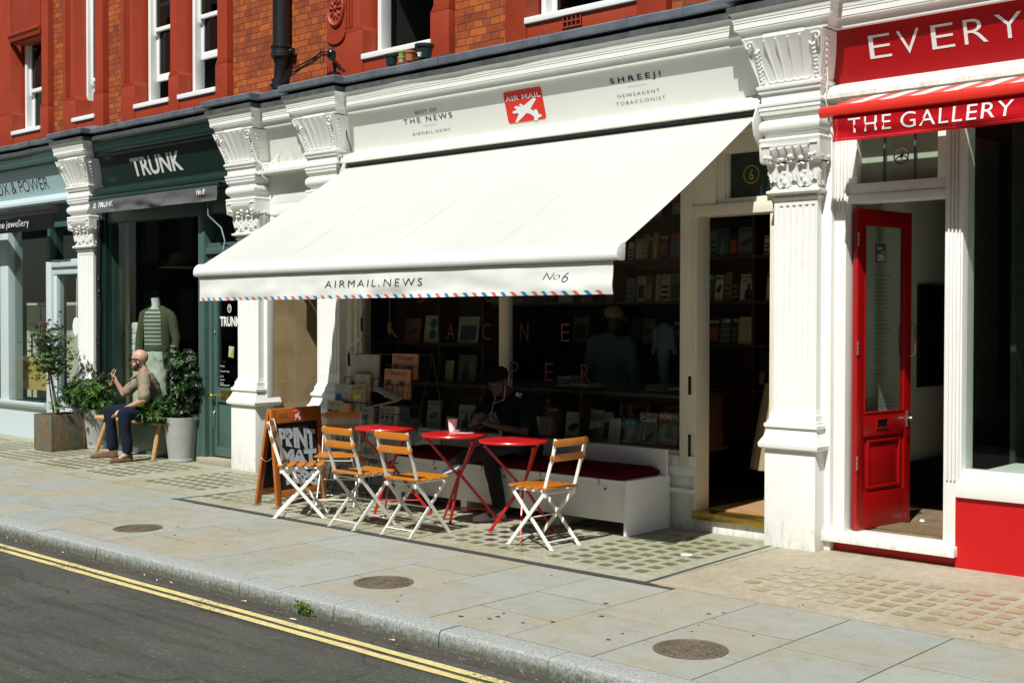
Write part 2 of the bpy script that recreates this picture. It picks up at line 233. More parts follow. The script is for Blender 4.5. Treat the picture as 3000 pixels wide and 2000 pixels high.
# ------------------------------------------------------------------ mesh helpers
class MB:
    def __init__(s): s.v=[];s.f=[];s.mi=[];s.m=0
    def add(s,vs,fs):
        n=len(s.v); s.v+=[Vector(p) for p in vs]; s.f+=[[i+n for i in f] for f in fs]; s.mi+=[s.m]*len(fs); return s
    def box(s,x0,x1,y0,y1,z0,z1):
        return s.add([(x,y,z) for x in (x0,x1) for y in (y0,y1) for z in (z0,z1)],[(0,1,3,2),(4,6,7,5),(0,4,5,1),(2,3,7,6),(0,2,6,4),(1,5,7,3)])
    def obox(s,c,sz,mt):
        c=Vector(c); hx,hy,hz=[a/2 for a in sz]
        return s.add([c+mt@Vector((x,y,z)) for x in (-hx,hx) for y in (-hy,hy) for z in (-hz,hz)],[(0,1,3,2),(4,6,7,5),(0,4,5,1),(2,3,7,6),(0,2,6,4),(1,5,7,3)])
    def bar(s,p0,p1,w,t,side=(0,0,1)):
        p0=Vector(p0);p1=Vector(p1);d=(p1-p0); L=d.length; d=d.normalized(); a=Vector(side); a=(a-d*a.dot(d)).normalized(); b=d.cross(a)
        return s.obox((p0+p1)/2,(L,w,t),Matrix((d,a,b)).transposed())
    def prism(s,pts,vec):
        n=len(pts); pts=[Vector(p) for p in pts]; vec=Vector(vec)
        return s.add(pts+[p+vec for p in pts],[list(range(n))[::-1],list(range(n,2*n))]+[(i,(i+1)%n,n+(i+1)%n,n+i) for i in range(n)])
    def tube(s,pts,r,n=8,cap=True,sq=(1,1)):
        pts=[Vector(p) for p in pts]; k=len(pts); rs=r if isinstance(r,(list,tuple)) else [r]*k
        t0=(pts[1]-pts[0]).normalized(); a=t0.orthogonal().normalized(); vs=[]
        for i in range(k):
            t=(pts[min(i+1,k-1)]-pts[max(i-1,0)]).normalized()
            if t.length==0: t=t0
            a=(a-t*a.dot(t)); a=a.normalized() if a.length>1e-6 else t.orthogonal().normalized(); b=t.cross(a)
            for j in range(n):
                q=2*math.pi*j/n; vs.append(pts[i]+rs[i]*(math.cos(q)*sq[0]*a+math.sin(q)*sq[1]*b))
        fs=[(i*n+j,i*n+(j+1)%n,(i+1)*n+(j+1)%n,(i+1)*n+j) for i in range(k-1) for j in range(n)]
        if cap: fs+=[list(range(n))[::-1],list(range((k-1)*n,k*n))]
        return s.add(vs,fs)
    def lathe(s,prof,c=(0,0,0),n=24,cap=True):
        c=Vector(c); vs=[]; k=len(prof)
        for r,z in prof: vs+=[c+Vector((r*math.cos(2*math.pi*j/n),r*math.sin(2*math.pi*j/n),z)) for j in range(n)]
        fs=[(i*n+j,i*n+(j+1)%n,(i+1)*n+(j+1)%n,(i+1)*n+j) for i in range(k-1) for j in range(n)]
        if cap: fs+=[list(range(n))[::-1],list(range((k-1)*n,k*n))]
        return s.add(vs,fs)
    def ell(s,c,r,n=12,m=8,mt=None):
        c=Vector(c); r=r if isinstance(r,(list,tuple)) else (r,r,r); vs=[];mt=mt or Matrix.Identity(3)
        for i in range(m+1):
            p=math.pi*(i+.02 if i==0 else (i-.02 if i==m else i))/m
            for j in range(n): q=2*math.pi*j/n; vs.append(c+mt@Vector((r[0]*math.sin(p)*math.cos(q),r[1]*math.sin(p)*math.sin(q),-r[2]*math.cos(p))))
        fs=[(i*n+j,i*n+(j+1)%n,(i+1)*n+(j+1)%n,(i+1)*n+j) for i in range(m) for j in range(n)]+[list(range(n))[::-1],list(range(m*n,(m+1)*n))]
        return s.add(vs,fs)
    def loft(s,rings,cap=True):
        n=len(rings[0]); vs=[p for r in rings for p in r]; k=len(rings)
        fs=[(i*n+j,i*n+(j+1)%n,(i+1)*n+(j+1)%n,(i+1)*n+j) for i in range(k-1) for j in range(n)]
        if cap: fs+=[list(range(n))[::-1],list(range((k-1)*n,k*n))]
        return s.add(vs,fs)
    def sweep(s,prof,path):
        """prof [(d,z)] closed; path plan pts [(x,y)], outward = right of travel"""
        P=[Vector((p[0],p[1])) for p in path]; k=len(P); nn=[]
        for i in range(k-1): d=(P[i+1]-P[i]).normalized(); nn.append(Vector((d.y,-d.x)))
        rings=[]
        for i in range(k):
            a=nn[max(i-1,0)];b=nn[min(i,k-2)]; m=(a+b)/(1+a.dot(b)); rings.append([(P[i].x+m.x*d,P[i].y+m.y*d,z) for d,z in prof])
        return s.loft(rings)
    def stack(s,lv,yb):
        """lv [(z,xl,xr,yf)] three-sided lofted block with back at yb"""
        return s.loft([[(a,yb,z),(a,yf,z),(b,yf,z),(b,yb,z)] for z,a,b,yf in lv])
    def build(s,name,mats,parent=None,world=False,smooth=None,bevel=0,fix=True):
        me=bpy.data.meshes.new(name); off=Vector((0,0,0)); vs=s.v
        if world and parent is not None:
            r=parent
            while r.parent: r=r.parent
            inv=(Matrix.Translation(r.location)@r.rotation_euler.to_matrix().to_4x4()@Matrix.Diagonal((*r.scale,1))).inverted(); vs=[inv@v for v in vs]
        me.from_pydata([tuple(v) for v in vs],[],s.f); me.update()
        for m in (mats if isinstance(mats,(list,tuple)) else [mats]): me.materials.append(M[m])
        me.polygons.foreach_set('material_index',s.mi)
        if fix:
            b=bmesh.new(); b.from_mesh(me); bmesh.ops.recalc_face_normals(b,faces=b.faces)
            if bevel: bmesh.ops.bevel(b,geom=[e for e in b.edges if len(e.link_faces)==2 and e.calc_face_angle(0)>.6],offset=bevel,segments=2,affect='EDGES',profile=.6,clamp_overlap=True)
            b.to_mesh(me); b.free()
        if smooth or bevel:
            me.polygons.foreach_set('use_smooth',[True]*len(me.polygons)); me.set_sharp_from_angle(angle=R(smooth or 35))
        o=bpy.data.objects.new(name,me); C.objects.link(o); o.parent=parent; return o
def tag(o,label,cat,group=None,kind=None):
    if label: o['label']=label
    if cat: o['category']=cat
    if group: o['group']=group
    if kind: o['kind']=kind
    return o
def thing(name,label,cat,loc=(0,0,0),rz=0,group=None):
    o=bpy.data.objects.new(name,None); o.empty_display_size=.1; C.objects.link(o); o.location=loc; o.rotation_euler=(0,0,rz); return tag(o,label,cat,group)
def dup(root,loc,rz=0,label=None,group=None,scale=None):
    def cp(o,par):
        c=o.copy(); C.objects.link(c); c.parent=par
        for k in list(kids.get(o.name,())): cp(k,c)
        return c
    kids={}
    for o in list(bpy.data.objects):
        if o.parent: kids.setdefault(o.parent.name,[]).append(o)
    r=cp(root,None); r.location=loc; r.rotation_euler=(0,0,rz)
    if scale: r.scale=scale
    if label: r['label']=label
    if group: r['group']=group
    return r
def struct(o): o['kind']='structure'; return o
_tx={}
def glyphs(s,off=0,sp=1,shear=0):
    k=(s,off,sp,shear)
    if k in _tx: return _tx[k]
    c=bpy.data.curves.new('t','FONT'); c.body=s; c.size=1; c.offset=off; c.space_character=sp; c.shear=shear; c.fill_mode='FRONT'
    o=bpy.data.objects.new('t',c); me=bpy.data.meshes.new_from_object(o)
    b=bmesh.new(); b.from_mesh(me); bmesh.ops.remove_doubles(b,verts=b.verts,dist=1e-5); bmesh.ops.dissolve_limit(b,angle_limit=.02,verts=b.verts,edges=b.edges)
    vs=[tuple(v.co) for v in b.verts]; [setattr(v,'index',i) for i,v in enumerate(b.verts)]; fs=[[v.index for v in f.verts] for f in b.faces]; b.free()
    bpy.data.objects.remove(o); bpy.data.curves.remove(c); bpy.data.meshes.remove(me); _tx[k]=(vs,fs); return vs,fs
def text(mb,s,O,u,v,w,h,off=0,sp=1,shear=0,lift=.0015,body=False):
    """letters s filling w x h from corner O along unit u,v, standing `lift` proud"""
    vs,fs=glyphs(s,off,sp,shear); 
    if not fs: return mb
    x0=min(a[0] for a in vs);x1=max(a[0] for a in vs);y0=min(a[1] for a in vs);y1=max(a[1] for a in vs)
    O=Vector(O);u=Vector(u).normalized();v=Vector(v).normalized();n=u.cross(v)
    y0b=min(y0,0) if body else y0
    return mb.add([O+u*((a[0]-x0)/(x1-x0)*w)+v*((a[1]-y0b)/(y1-y0b)*h)+n*lift for a in vs],fs)
X_=Vector((1,0,0)); Z_=Vector((0,0,1)); Y_=Vector((0,1,0))
def blob(mb,name,mt,parent,vox=.006,smooth=2,world=False,noise_d=0):
    """merge overlapping closed shapes into one continuous skin"""
    o=mb.build(name,mt,None,fix=True); m=o.modifiers.new('r','REMESH'); m.mode='VOXEL'; m.voxel_size=vox; m.use_smooth_shade=True
    if smooth: sm=o.modifiers.new('s','SMOOTH'); sm.iterations=smooth; sm.factor=.5
    ts_=bpy.data.scenes.new('tmp'); ts_.collection.objects.link(o); vl_=ts_.view_layers[0]; vl_.update(); dg=vl_.depsgraph; dg.update(); me=bpy.data.meshes.new_from_object(o.evaluated_get(dg)); ts_.collection.objects.unlink(o); bpy.data.scenes.remove(ts_); old=o.data; o.modifiers.clear(); o.data=me; bpy.data.meshes.remove(old); me.name=name
    if noise_d:
        for v in me.vertices: v.co+=v.normal*noise.noise(v.co*11)*noise_d
    if world and parent is not None:
        inv=(Matrix.Translation(parent.location)@parent.rotation_euler.to_matrix().to_4x4()).inverted(); me.transform(inv)
    me.materials.clear(); me.materials.append(M[mt]); me.polygons.foreach_set('use_smooth',[True]*len(me.polygons)); o.parent=parent; return o
# ------------------------------------------------------------------ ground
m=MB(); m.box(-400,400,-400,400,-.6,-.3); struct(m.build('ground','asphalt'))
m=MB(); m.box(-120,90,-5.4,4.72,-.29,-.10); struct(m.build('road','asphalt'))
KI,KO=4.84,4.672
m=MB(); m.box(-120,90,KI-.02,8.6,-.29,-.0045); struct(m.build('pavement_bed','joint_dark'))
m=MB(); m.box(-120,90,-10.4,-5.4,-.29,0); struct(m.build('far_pavement','concrete_buff'))
# kerb stones
kj=[-60,-40,-30,-24,-20,-17.6,-16.2,-15.0,-13.6,-12.5,-11.4,-10.4,-9.46,-8.51,-7.47,-6.68,-6.31,-5.72,-4.82,-4.03,-3.1,-2.2,-1.2,-.2,3,8,20,60]
m=MB(); rr=random.Random(3)
for a,b in zip(kj,kj[1:]):
    dy=rr.uniform(-.003,.003); dz=rr.uniform(-.002,.002); g=.003
    pr=[(KI-.003,-.25),(KI-.003,dz),(KO+.018+dy,dz-.001),(KO+.006+dy,-.005+dz),(KO+dy,-.018+dz),(KO-.012+dy,-.11),(KO-.012+dy,-.25)]
    m.loft([[(a+g,y,z) for y,z in pr],[(b-g,y,z) for y,z in pr]])
struct(m.build('kerb','granite',smooth=50))
# york stone slabs: courses across the pavement with staggered joints
m=MB(); rr=random.Random(11); x=-3.286+.598*8; i=0
stag=[4.84,5.74,6.38]; 
def slab(m,x0,x1,y0,y1,z=0):
    g=.0045; t=rr.uniform(-.0008,.0008); b=.004
    g2=.0085; m.stack([(-.04,x0+g,x1-g,y0+g2),(z-b*.4+t,x0+g,x1-g,y0+g2),(z+t,x0+g+.002,x1-g-.002,y0+g2+.002)],y1-g2)
while x>-40:
    x0=x-.598; k=i%2; yend=6.385 if x0<-4.7 and x0>-10.3 else (6.45 if x0>-5 else 6.62)
    sp=[5.28,5.80] if k==0 else [5.55]
    if i%3==1 and k: sp=[5.62]
    sp=[s+rr.uniform(-.04,.04) for s in sp]; ys=[KI]+sp+[yend]
    for a,b in zip(ys,ys[1:]): slab(m,x0,x,a,b)
    x=x0; i+=1
struct(m.build('stone_paving','york_slab'))
# concrete forecourts with glass pavement lights
LG=[]
def forecourt(name,mt,x0,x1,y0,y1,lens,holes=0):
    m=MB(); m.box(x0,x1,y0,y1,-.05,.001); return struct(m.build(name,mt))
forecourt('forecourt','concrete_green',-10.18,-4.72,6.455,8.6,0)
forecourt('forecourt','concrete_buff',-4.712,12,6.452,8.6,0)
forecourt('forecourt','concrete_green',-40,-10.19,6.625,8.6,0)
m=MB(); m.prism([(-10.25,6.385,-.02),(-4.86,6.385,-.02),(-4.70,6.40,-.02),(-4.62,6.43,-.02),(-4.75,6.455,-.02),(-5.0,6.452,-.02),(-10.18,6.454,-.02)],(0,0,.024)); m.prism([(-4.74,6.44,-.02),(-4.712,6.44,-.02),(-4.80,8.15,-.02),(-4.82,8.15,-.02)],(0,0,.0235)); m.box(-10.20,-10.17,6.45,8.3,-.02,.0035)
m.box(-8.45,-8.438,6.45,7.6,-.02,.0025)
struct(m.build('tar_joint','tar'))
def lenses(name,mt,pts,sz=.086):
    m=MB(); q=random.Random(5)
    for x,y in pts:
        z=-.0025 if 0 else .0035; h=sz/2; t=q.uniform(-.0012,.0012)
        m.add([(x-h,y-h,z),(x+h,y-h,z),(x+h,y+h,z),(x-h,y+h,z),(x-h*.6,y-h*.6,z-.0022+t*.2),(x+h*.6,y-h*.6,z-.0022),(x+h*.6,y+h*.6,z-.0022),(x-h*.6,y+h*.6,z-.0022)],[(0,1,5,4),(1,2,6,5),(2,3,7,6),(3,0,4,7),(4,5,6,7)])
    return tag(m.build(name,mt,smooth=60),None,None,None,'structure')
P=[];PD=[]
for i in range(34):
    for j in range(9):
        x=-4.962-.1565*i; y=6.72+.1625*j
        if i%7==6 : continue
        if i>11 and j>5 and 0: continue
        (PD if (i,j) in ((10,2),(11,3),(9,3),(10,1),(11,2)) else P).append((x,y))
lenses('pavement_lens','lens_green',P); lenses('pavement_lens','lens_dark',PD)
P=[];PR=[]
for i in range(60):
    for j in range(6):
        x=-4.225+.1565*i; y=6.765+.1650*j
        if i==0 and j==0: continue
        if x>-3.35+.25*math.sin(j*2) and j>0 and x<-2.6: PR.append((x,y))
        else: P.append((x,y))
lenses('pavement_lens','lens_buff',P,.095); lenses('pavement_lens','lens_red',PR,.095)
P=[(-10.6-.1565*i,6.95+.1625*j) for i in range(50) for j in range(7) if i%8!=7 and not (7.5<i<10)]
lenses('pavement_lens','lens_green',P)
# worn double yellow line
def line(y0,y1):
    m=MB(); n=400; q=random.Random(int(y0*1000)); x0,x1=-60,20; vs=[]
    for i in range(n+1):
        x=x0+(x1-x0)*i/n; e=q.uniform(-.0035,.0035); e2=q.uniform(-.0035,.0035); vs+=[(x,y0+e,-.0955),(x,y1+e2,-.0955)]
    m.add(vs,[(2*i,2*i+2,2*i+3,2*i+1) for i in range(n)]); struct(m.build('road_marking','yellow_paint'))
line(4.412,4.468); line(4.322,4.376)
m=MB(); m.add([(-9.30,3.72,-.0957),(-8.98,3.70,-.0957),(-8.86,3.84,-.0957),(-9.0,3.90,-.0957),(-9.26,3.87,-.0957)],[(0,1,2,3,4)]); m.add([(-8.9,3.42,-.0957),(-8.8,3.41,-.0957),(-8.78,3.45,-.0957),(-8.88,3.45,-.0957)],[(0,1,2,3)])
struct(m.build('road_marking','yellow_paint'))
# gum spots and grit
m=MB(); q=random.Random(21); spots=[(g0,g1,q.uniform(.009,.02)) for g0,g1 in [(-5.5,4.98),(-4.96,4.98),(-4.80,5.12),(-4.80,5.05),(-4.83,5.20),(-4.55,5.8),(-4.37,5.53),(-4.02,5.15),(-3.95,6.0),(-3.9,6.08),(-3.5,5.75)]]
for _ in range(55): spots.append((q.uniform(-14,-2.5),q.uniform(4.9,6.6),q.uniform(.004,.012)))
for x,y,r in spots:
    n=9; m.add([(x+r*math.cos(6.283*i/n)*q.uniform(.7,1.1)*1.2,y+r*math.sin(6.283*i/n)*q.uniform(.6,1),.0034) for i in range(n)],[list(range(n))])
o=tag(m.build('gum_spots','gum'),'dark flattened chewing gum spots scattered over the paving','gum',kind='stuff')
m=MB(); q=random.Random(8)
for _ in range(190):
    x=q.uniform(-13,-3); y=4.655-abs(q.gauss(0,.05)); r=q.uniform(.002,.006); m.ell((x,y,-.0945),(r*1.3,r,r*.5),5,3)
tag(m.build('gutter_grit','york_slab'),'pale grit and leaf crumbs lying along the gutter','grit',kind='stuff')
m=MB(); m.box(-60,20,4.56,4.668,-.2,-.0975); struct(m.build('gutter_dirt','joint_dark'))
# cigarette ends: each one its own thing
ce=[(-9.86,4.62,'orange cigarette end in the gutter at the far left'),(-9.66,4.60,'orange cigarette end beside the white speck in the left gutter'),(-8.92,4.615,'bent orange cigarette end under a kerb joint left of the manhole'),(-7.72,4.60,'pale orange cigarette end alone in the gutter'),(-7.50,4.565,'left of two orange cigarette ends touching in the gutter'),(-7.36,4.585,'right of two orange cigarette ends touching in the gutter'),(-6.53,4.595,'orange cigarette end just left of the green weed'),(-5.13,4.60,'bright orange cigarette end near the right end of the kerb')]
q=random.Random(4)
for x,y,l in ce:
    a=q.uniform(-.6,.6); t=thing('cigarette_end',l,'litter',(x,y,-.0965+.006),a,'cigarette ends in the gutter')
    m=MB(); m.tube([(-.014,0,0),(.008,0,0)],.0045,8); m.build('filter','cigarette_filter',t); m=MB(); m.tube([(.008,0,0),(.022,0,.0)],.0042,8); m.build('paper_stub','litter_white',t)
m=MB(); m.obox((-5.93,4.53,-.094),(.05,.012,.004),Matrix.Rotation(.1,3,'Z')); tag(m.build('paper_scrap','litter_white',bevel=.0015),'small white paper scrap in the gutter below the weed','litter')
# flattened white cup lid on the green glass blocks
m=MB(); m.lathe([(0.001,.004),(.034,.005),(.040,.003),(.044,.008),(.040,.011),(.028,.012),(.001,.010)],(-5.05,7.38,0),20); tag(m.build('cup_lid','white_plastic',smooth=40),'crushed white lid lying on the green glass blocks','lid')
# inspection covers
def manhole(loc,label):
    t=thing('manhole_cover',label,'manhole cover',loc,random.uniform(0,1),'round iron covers in the stone paving')
    m=MB(); m.lathe([(.001,-.02),(.195,-.02),(.195,.003),(.178,.004),(.176,.001),(.001,.001)],n=40); m.build('frame','manhole_iron',t,smooth=30)
    m=MB()
    for r in (.165,.13): m.lathe([(r-.004,0),(r-.003,.005),(r+.003,.005),(r+.004,0)],n=40,cap=False)
    for k in range(4):
        a=k*math.pi/2+.78; cx,cy=.072*math.cos(a),.072*math.sin(a); m.lathe([(.048,0),(.049,.005),(.053,.005),(.054,0)],(cx,cy,0),24,cap=False)
        for i in range(-1,2):
            for j in range(-1,2): m.lathe([(.008,0),(.007,.005),(.001,.005)],(cx+i*.022+(j%2)*.008,cy+j*.02,0),7,cap=False)
    for k in range(30):
        a=k*math.tau/30; m.bar((.142*math.cos(a),.142*math.sin(a),.002),(.156*math.cos(a),.156*math.sin(a),.002),.007,.006)
    m.build('raised_pattern','manhole_iron',t,smooth=30); return t
mh=manhole((-3.593,5.29,.001),'nearest of three round iron covers, at the right with a crisp pattern')
dup(mh,(-5.974,5.289,.001),.5,'middle one of three round iron covers in the paving')
dup(mh,(-8.985,5.297,.001),.9,'farthest of three round iron covers, at the left in the paving')
# weed growing from the gutter
t=thing('weed','small bright green weed growing against the kerb face','weed',(-5.97,4.64,-.10))
m=MB(); q=random.Random(2)
for k in range(150):
    a=q.uniform(0,6.28); r=abs(q.gauss(0,.036)); c=Vector((r*math.cos(a)*1.5,r*math.sin(a)*.5-.01,q.uniform(.005,.075))); d=Vector((q.gauss(0,1),q.gauss(0,1),q.uniform(-.1,1))).normalized(); e=d.cross(Vector((q.random(),q.random(),q.random()))).normalized(); L=q.uniform(.012,.030); w=L*.35
    m.add([c,c+d*L*.5+e*w,c+d*L,c+d*L*.5-e*w],[(0,1,2,3)])
m.build('leaves','leaf_bright',t,fix=False)
# street opposite: only ever seen mirrored in the shop glass, and it shades the sky
def opposite(x0,x1,h,label,mt):
    t=thing('terrace_house',label,'house',((x0+x1)/2,-10.4,0),0,'houses across the street')
    m=MB(); m.box(x0,x1-.02,-19,-10.4,0,h); m.build('wall',mt,t,True)
    f=MB(); g=MB(); n=int((x1-x0)/2.2)
    for i in range(n):
        for j in range(int((h-1)/3)):
            cx=x0+(i+.5)*(x1-x0)/n; z=1.0+j*3.1; g.box(cx-.5,cx+.5,-10.395,-10.36,z,z+1.8)
            f.box(cx-.58,cx-.5,-10.395,-10.33,z-.08,z+1.88); f.box(cx+.5,cx+.58,-10.395,-10.33,z-.08,z+1.88); f.box(cx-.5,cx+.5,-10.395,-10.33,z+1.8,z+1.88); f.box(cx-.5,cx+.5,-10.395,-10.30,z-.08,z)
    g.build('window','black_plastic',t,True); f.build('window_frame','lead',t,True)
opposite(-46,-31,14,'first dark brick house across the street from the left','wall_dark'); opposite(-31,-18,15,'second dark brick house across the street','wall_green'); opposite(-18,-6,14,'third dark brick house across the street','wall_dark'); opposite(-6,8,15,'fourth dark brick house across the street','wall_green'); opposite(8,22,14,'fifth dark brick house across the street','wall_dark')
# ------------------------------------------------------------------ upper storey
bt=thing('brick_building','orange brick upper storey with red terracotta window surrounds','building',(-11,8.5,4.2))
YB=8.45; YR=8.36
def wall_holes():
    m=MB(); wins=[(-17.7,-16.68),(-15.82,-15.2),(-14.3,-12.35),(-9.84,-8.68),(-7.56,-6.18),(-4.76,-3.64)]
    x=-30
    for a,b in wins: m.box(x,a,YB,YB+.3,4.0,8.4); x=b
    m.box(x,6,YB,YB+.3,4.0,8.4)
    for a,b in wins: m.box(a,b,YB,YB+.3,4.0,4.40); m.box(a,b,YB,YB+.3,7.2,8.4)
    return m
wall_holes().build('brick_wall','brick',bt,True)
m=MB(); m.box(-30,6,11.5,11.8,0,8.4); m.box(-30,6,YB,11.5,8.4,8.7); m.build('rear_wall','wall_dark',bt,True)
def strip(m,x0,x1,z0=4.2,z1=8.4,y=YR,chl=0,chr_=0):
    """terracotta pier; chl / chr: chamfered opening edge above a stop"""
    zc=4.70; c=.045
    if not chl and not chr_: m.box(x0,x1,y,YB+.30,z0,z1); return
    a0=x0+(c if chl else 0); b0=x1-(c if chr_ else 0)
    m.box(x0,x1,y,YB+.30,z0,zc)
    m.loft([[(x0,YB+.3,zc),(x0,y,zc),(x1,y,zc),(x1,YB+.3,zc)],[(a0,YB+.3,zc+.07),(a0,y,zc+.07),(b0,y,zc+.07),(b0,YB+.3,zc+.07)],[(a0,YB+.3,z1),(a0,y,z1),(b0,y,z1),(b0,YB+.3,z1)]])
m=MB()
strip(m,-18.6,-17.62,chr_=1); strip(m,-16.76,-16.52,chl=1); strip(m,-16.10,-15.75,chr_=1); strip(m,-15.27,-15.02,chl=1)
strip(m,-14.565,-14.23,chr_=1); strip(m,-13.44,-13.215,chl=1,chr_=1); strip(m,-12.43,-12.19,chl=1)
strip(m,-10.355,-9.77,chr_=1); strip(m,-8.76,-8.50,chl=1); strip(m,-7.76,-7.50); strip(m,-6.25,-5.95); strip(m,-5.1,-4.7); strip(m,-3.7,-3.3)
for a,b in ((-17.62,-16.76),(-15.75,-15.27),(-14.23,-13.44),(-13.215,-12.43),(-9.77,-8.76),(-7.50,-6.25),(-4.7,-3.7)):
    m.box(a,b,YR+.012,YB+.2,4.2,4.41); m.box(a,b,YR+.012,YB+.3,7.1,8.4)
m.box(-30,-18.6,YR+.02,YB+.02,4.2,4.45)
# slim reeded margins on the piers
for x0,x1 in ((-10.04,-9.92),(-14.47,-14.37),(-16.0,-15.9)):
    for k in range(3): m.box(x0+k*.045,x0+k*.045+.022,YR-.012,YR+.01,4.75,8.3)
# arched head in the top left corner and lintel
m.box(-17.62,-16.76,YR+.013,YB+.3,5.72,7.09); m.sweep([(0,5.74),(.02,5.74),(.03,5.80),(.05,5.82),(.05,5.86),(0,5.86)],[(-17.66,YR),(-16.72,YR)])
m.build('window_surround','terracotta',bt,True,bevel=.006)
# carved flower roundel
m=MB(); cx,cz,cy=-10.19,4.985,YR
def disc(r,y,n=32): return [(cx+r*.8*math.cos(6.283*i/n),y,cz+r*1.15*math.sin(6.283*i/n)) for i in range(n)]
m.loft([disc(.17,cy+.01),disc(.17,cy-.02),disc(.155,cy-.03),disc(.145,cy-.02),disc(.13,cy-.012)]); m.ell((cx,cy-.02,cz),(.022,.02,.03),10,6)
for k in range(10):
    a=k*math.tau/10; d=Vector((math.cos(a)*.8,0,math.sin(a)*1.15)); m.ell(Vector((cx,cy-.016,cz))+d*.075,(.042,.016,.015),8,6,Matrix.Rotation(-math.atan2(d.z,d.x),3,'Y'))
m.loft([[(cx+(r*.9)*math.cos(q),y,4.80-.09+abs(r)*math.sin(q)*.6) for q in [math.pi+math.pi*i/10 for i in range(11)]] for r,y in ((.17,cy+.01),(.17,cy-.02))])
m.build('carved_roundel','terracotta',bt,True,smooth=50)
# sash windows
def sash(x0,x1,mid,label,z0=4.41,z1=7.1,opn=0,bars=None):
    yw=YB+.10; m=MB(); fr=.055
    m.box(x0,x0+fr,yw,yw+.14,z0,z1); m.box(x1-fr,x1,yw,yw+.14,z0,z1); m.box(x0+fr,x1-fr,yw+.001,yw+.14,z1-fr,z1)
    o=m.build('sash_window','window_white',bt,True,bevel=.004); o['label']=label
    s=MB(); s.box(x0-.03,x1+.03,YB-.105,yw+.139,z0-.02,z0+.035); s.build('sill','window_white',o,True,bevel=.004)
    a=MB(); ys=yw+.045
    def fr4(a,xa,xb,za,zb,y,w,wb): a.box(xa,xa+w,y,y+.04,za,zb); a.box(xb-w,xb,y,y+.04,za,zb); a.box(xa+w,xb-w,y,y+.04,za,za+wb); a.box(xa+w,xb-w,y,y+.04,zb-w,zb)
    lo0=z0+.035+opn; lo1=mid+.02+opn
    fr4(a,x0+fr,x1-fr,lo0,lo1,ys+.045,.05,.085); fr4(a,x0+fr,x1-fr,mid-.03,z1-fr,ys,.05,.05)
    for dx in (x0+fr,x1-fr-.05): a.prism([(dx,ys,mid-.03),(dx,ys+.04,mid-.03),(dx,ys+.035,mid-.09),(dx,ys+.012,mid-.075)],(.05,0,0))
    if bars: a.box((x0+x1)/2-.012,(x0+x1)/2+.012,ys+.01,ys+.035,mid,z1-fr)
    a.build('sash','window_white',o,True,bevel=.003)
    g=MB(); g.box(x0+fr+.05,x1-fr-.05,ys+.062,ys+.066,lo0+.08,lo1-.05); g.box(x0+fr+.05,x1-fr-.05,ys+.018,ys+.022,mid+.01,z1-fr-.05); g.build('pane','glass_dark',o,True)
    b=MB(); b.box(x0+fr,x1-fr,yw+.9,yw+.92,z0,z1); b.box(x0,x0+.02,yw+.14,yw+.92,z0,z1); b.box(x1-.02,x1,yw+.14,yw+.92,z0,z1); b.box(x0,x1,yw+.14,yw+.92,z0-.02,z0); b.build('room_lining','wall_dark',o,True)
    return o
w=sash(-17.6,-16.78,5.06,'tall sash window at the far left with a pale blind half lowered')
m=MB(); m.box(-17.25,-16.9,YB+.26,YB+.28,4.47,5.05); m.build('blind','paper_white',w,True)
sash(-15.81,-15.27,4.99,'narrow sash window between two brick strips'); sash(-14.21,-13.46,5.42,'sash window with its lower frame pushed up',opn=.32); sash(-13.195,-12.45,5.42,'right hand one of a pair of part-open sash windows',opn=.46)
sash(-9.75,-8.78,5.6,'black open sash window above the flower pots',opn=.9); sash(-7.48,-6.27,5.6,'sash window whose white sill shows at the top edge'); sash(-4.68,-3.72,5.6,'sash window over the red gallery')
# air bricks
def vent(xc,zc):
    m=MB(); m.box(xc-.11,xc+.11,YR-.004,YR+.03,zc-.055,zc-.043); m.box(xc-.11,xc+.11,YR-.004,YR+.03,zc+.043,zc+.055); m.box(xc-.11,xc+.11,YR-.004,YR+.03,zc-.006,zc+.006)
    for i in range(5): x=xc-.105+i*.05; m.box(x,x+.01,YR-.003,YR+.03,zc-.043,zc-.0062); m.box(x,x+.01,YR-.003,YR+.03,zc+.0062,zc+.043)
    o=m.build('air_brick','terracotta',bt,True); b=MB(); b.box(xc-.11,xc+.11,YR+.006,YR+.0115,zc-.055,zc+.055); b.build('vent_hole','black_plastic',o,True)
vent(-6.96,4.335); vent(-8.98,4.335)
# lead gutter and weathering running over all the shopfronts
PIL=[(-15.2,),(-11.555,),(-10.13,),(-4.648,)]
def path_break(hw,yo,ext=0):
    pts=[(-30,8.3)]
    for (xc,) in PIL: pts+=[(xc-hw,8.3),(xc-hw,8.3-yo),(xc+hw,8.3-yo),(xc+hw,8.3)]
    return pts+[(4,8.3)]
def wob(m,amp,seed,sc=3):
    for v in m.v: v.z+=noise.noise(Vector((v.x*sc,seed,0)))*amp; v.y+=noise.noise(Vector((v.x*sc,seed+9,0)))*amp*.6
def densify(pts,st=.35):
    o=[]
    for a,b in zip(pts,pts[1:]):
        n=max(1,int(math.dist(a,b)/st)) if abs(a[1]-b[1])<1e-6 else 1
        o+=[(a[0]+(b[0]-a[0])*i/n,a[1]+(b[1]-a[1])*i/n) for i in range(n)]
    return o+[pts[-1]]
m=MB(); m.sweep([(-.16,4.10),(.262,4.085),(.275,4.095),(.277,4.145),(.269,4.157),(.245,4.16),(-.16,4.27)],densify(path_break(.19,.13)))
wob(m,.012,1)
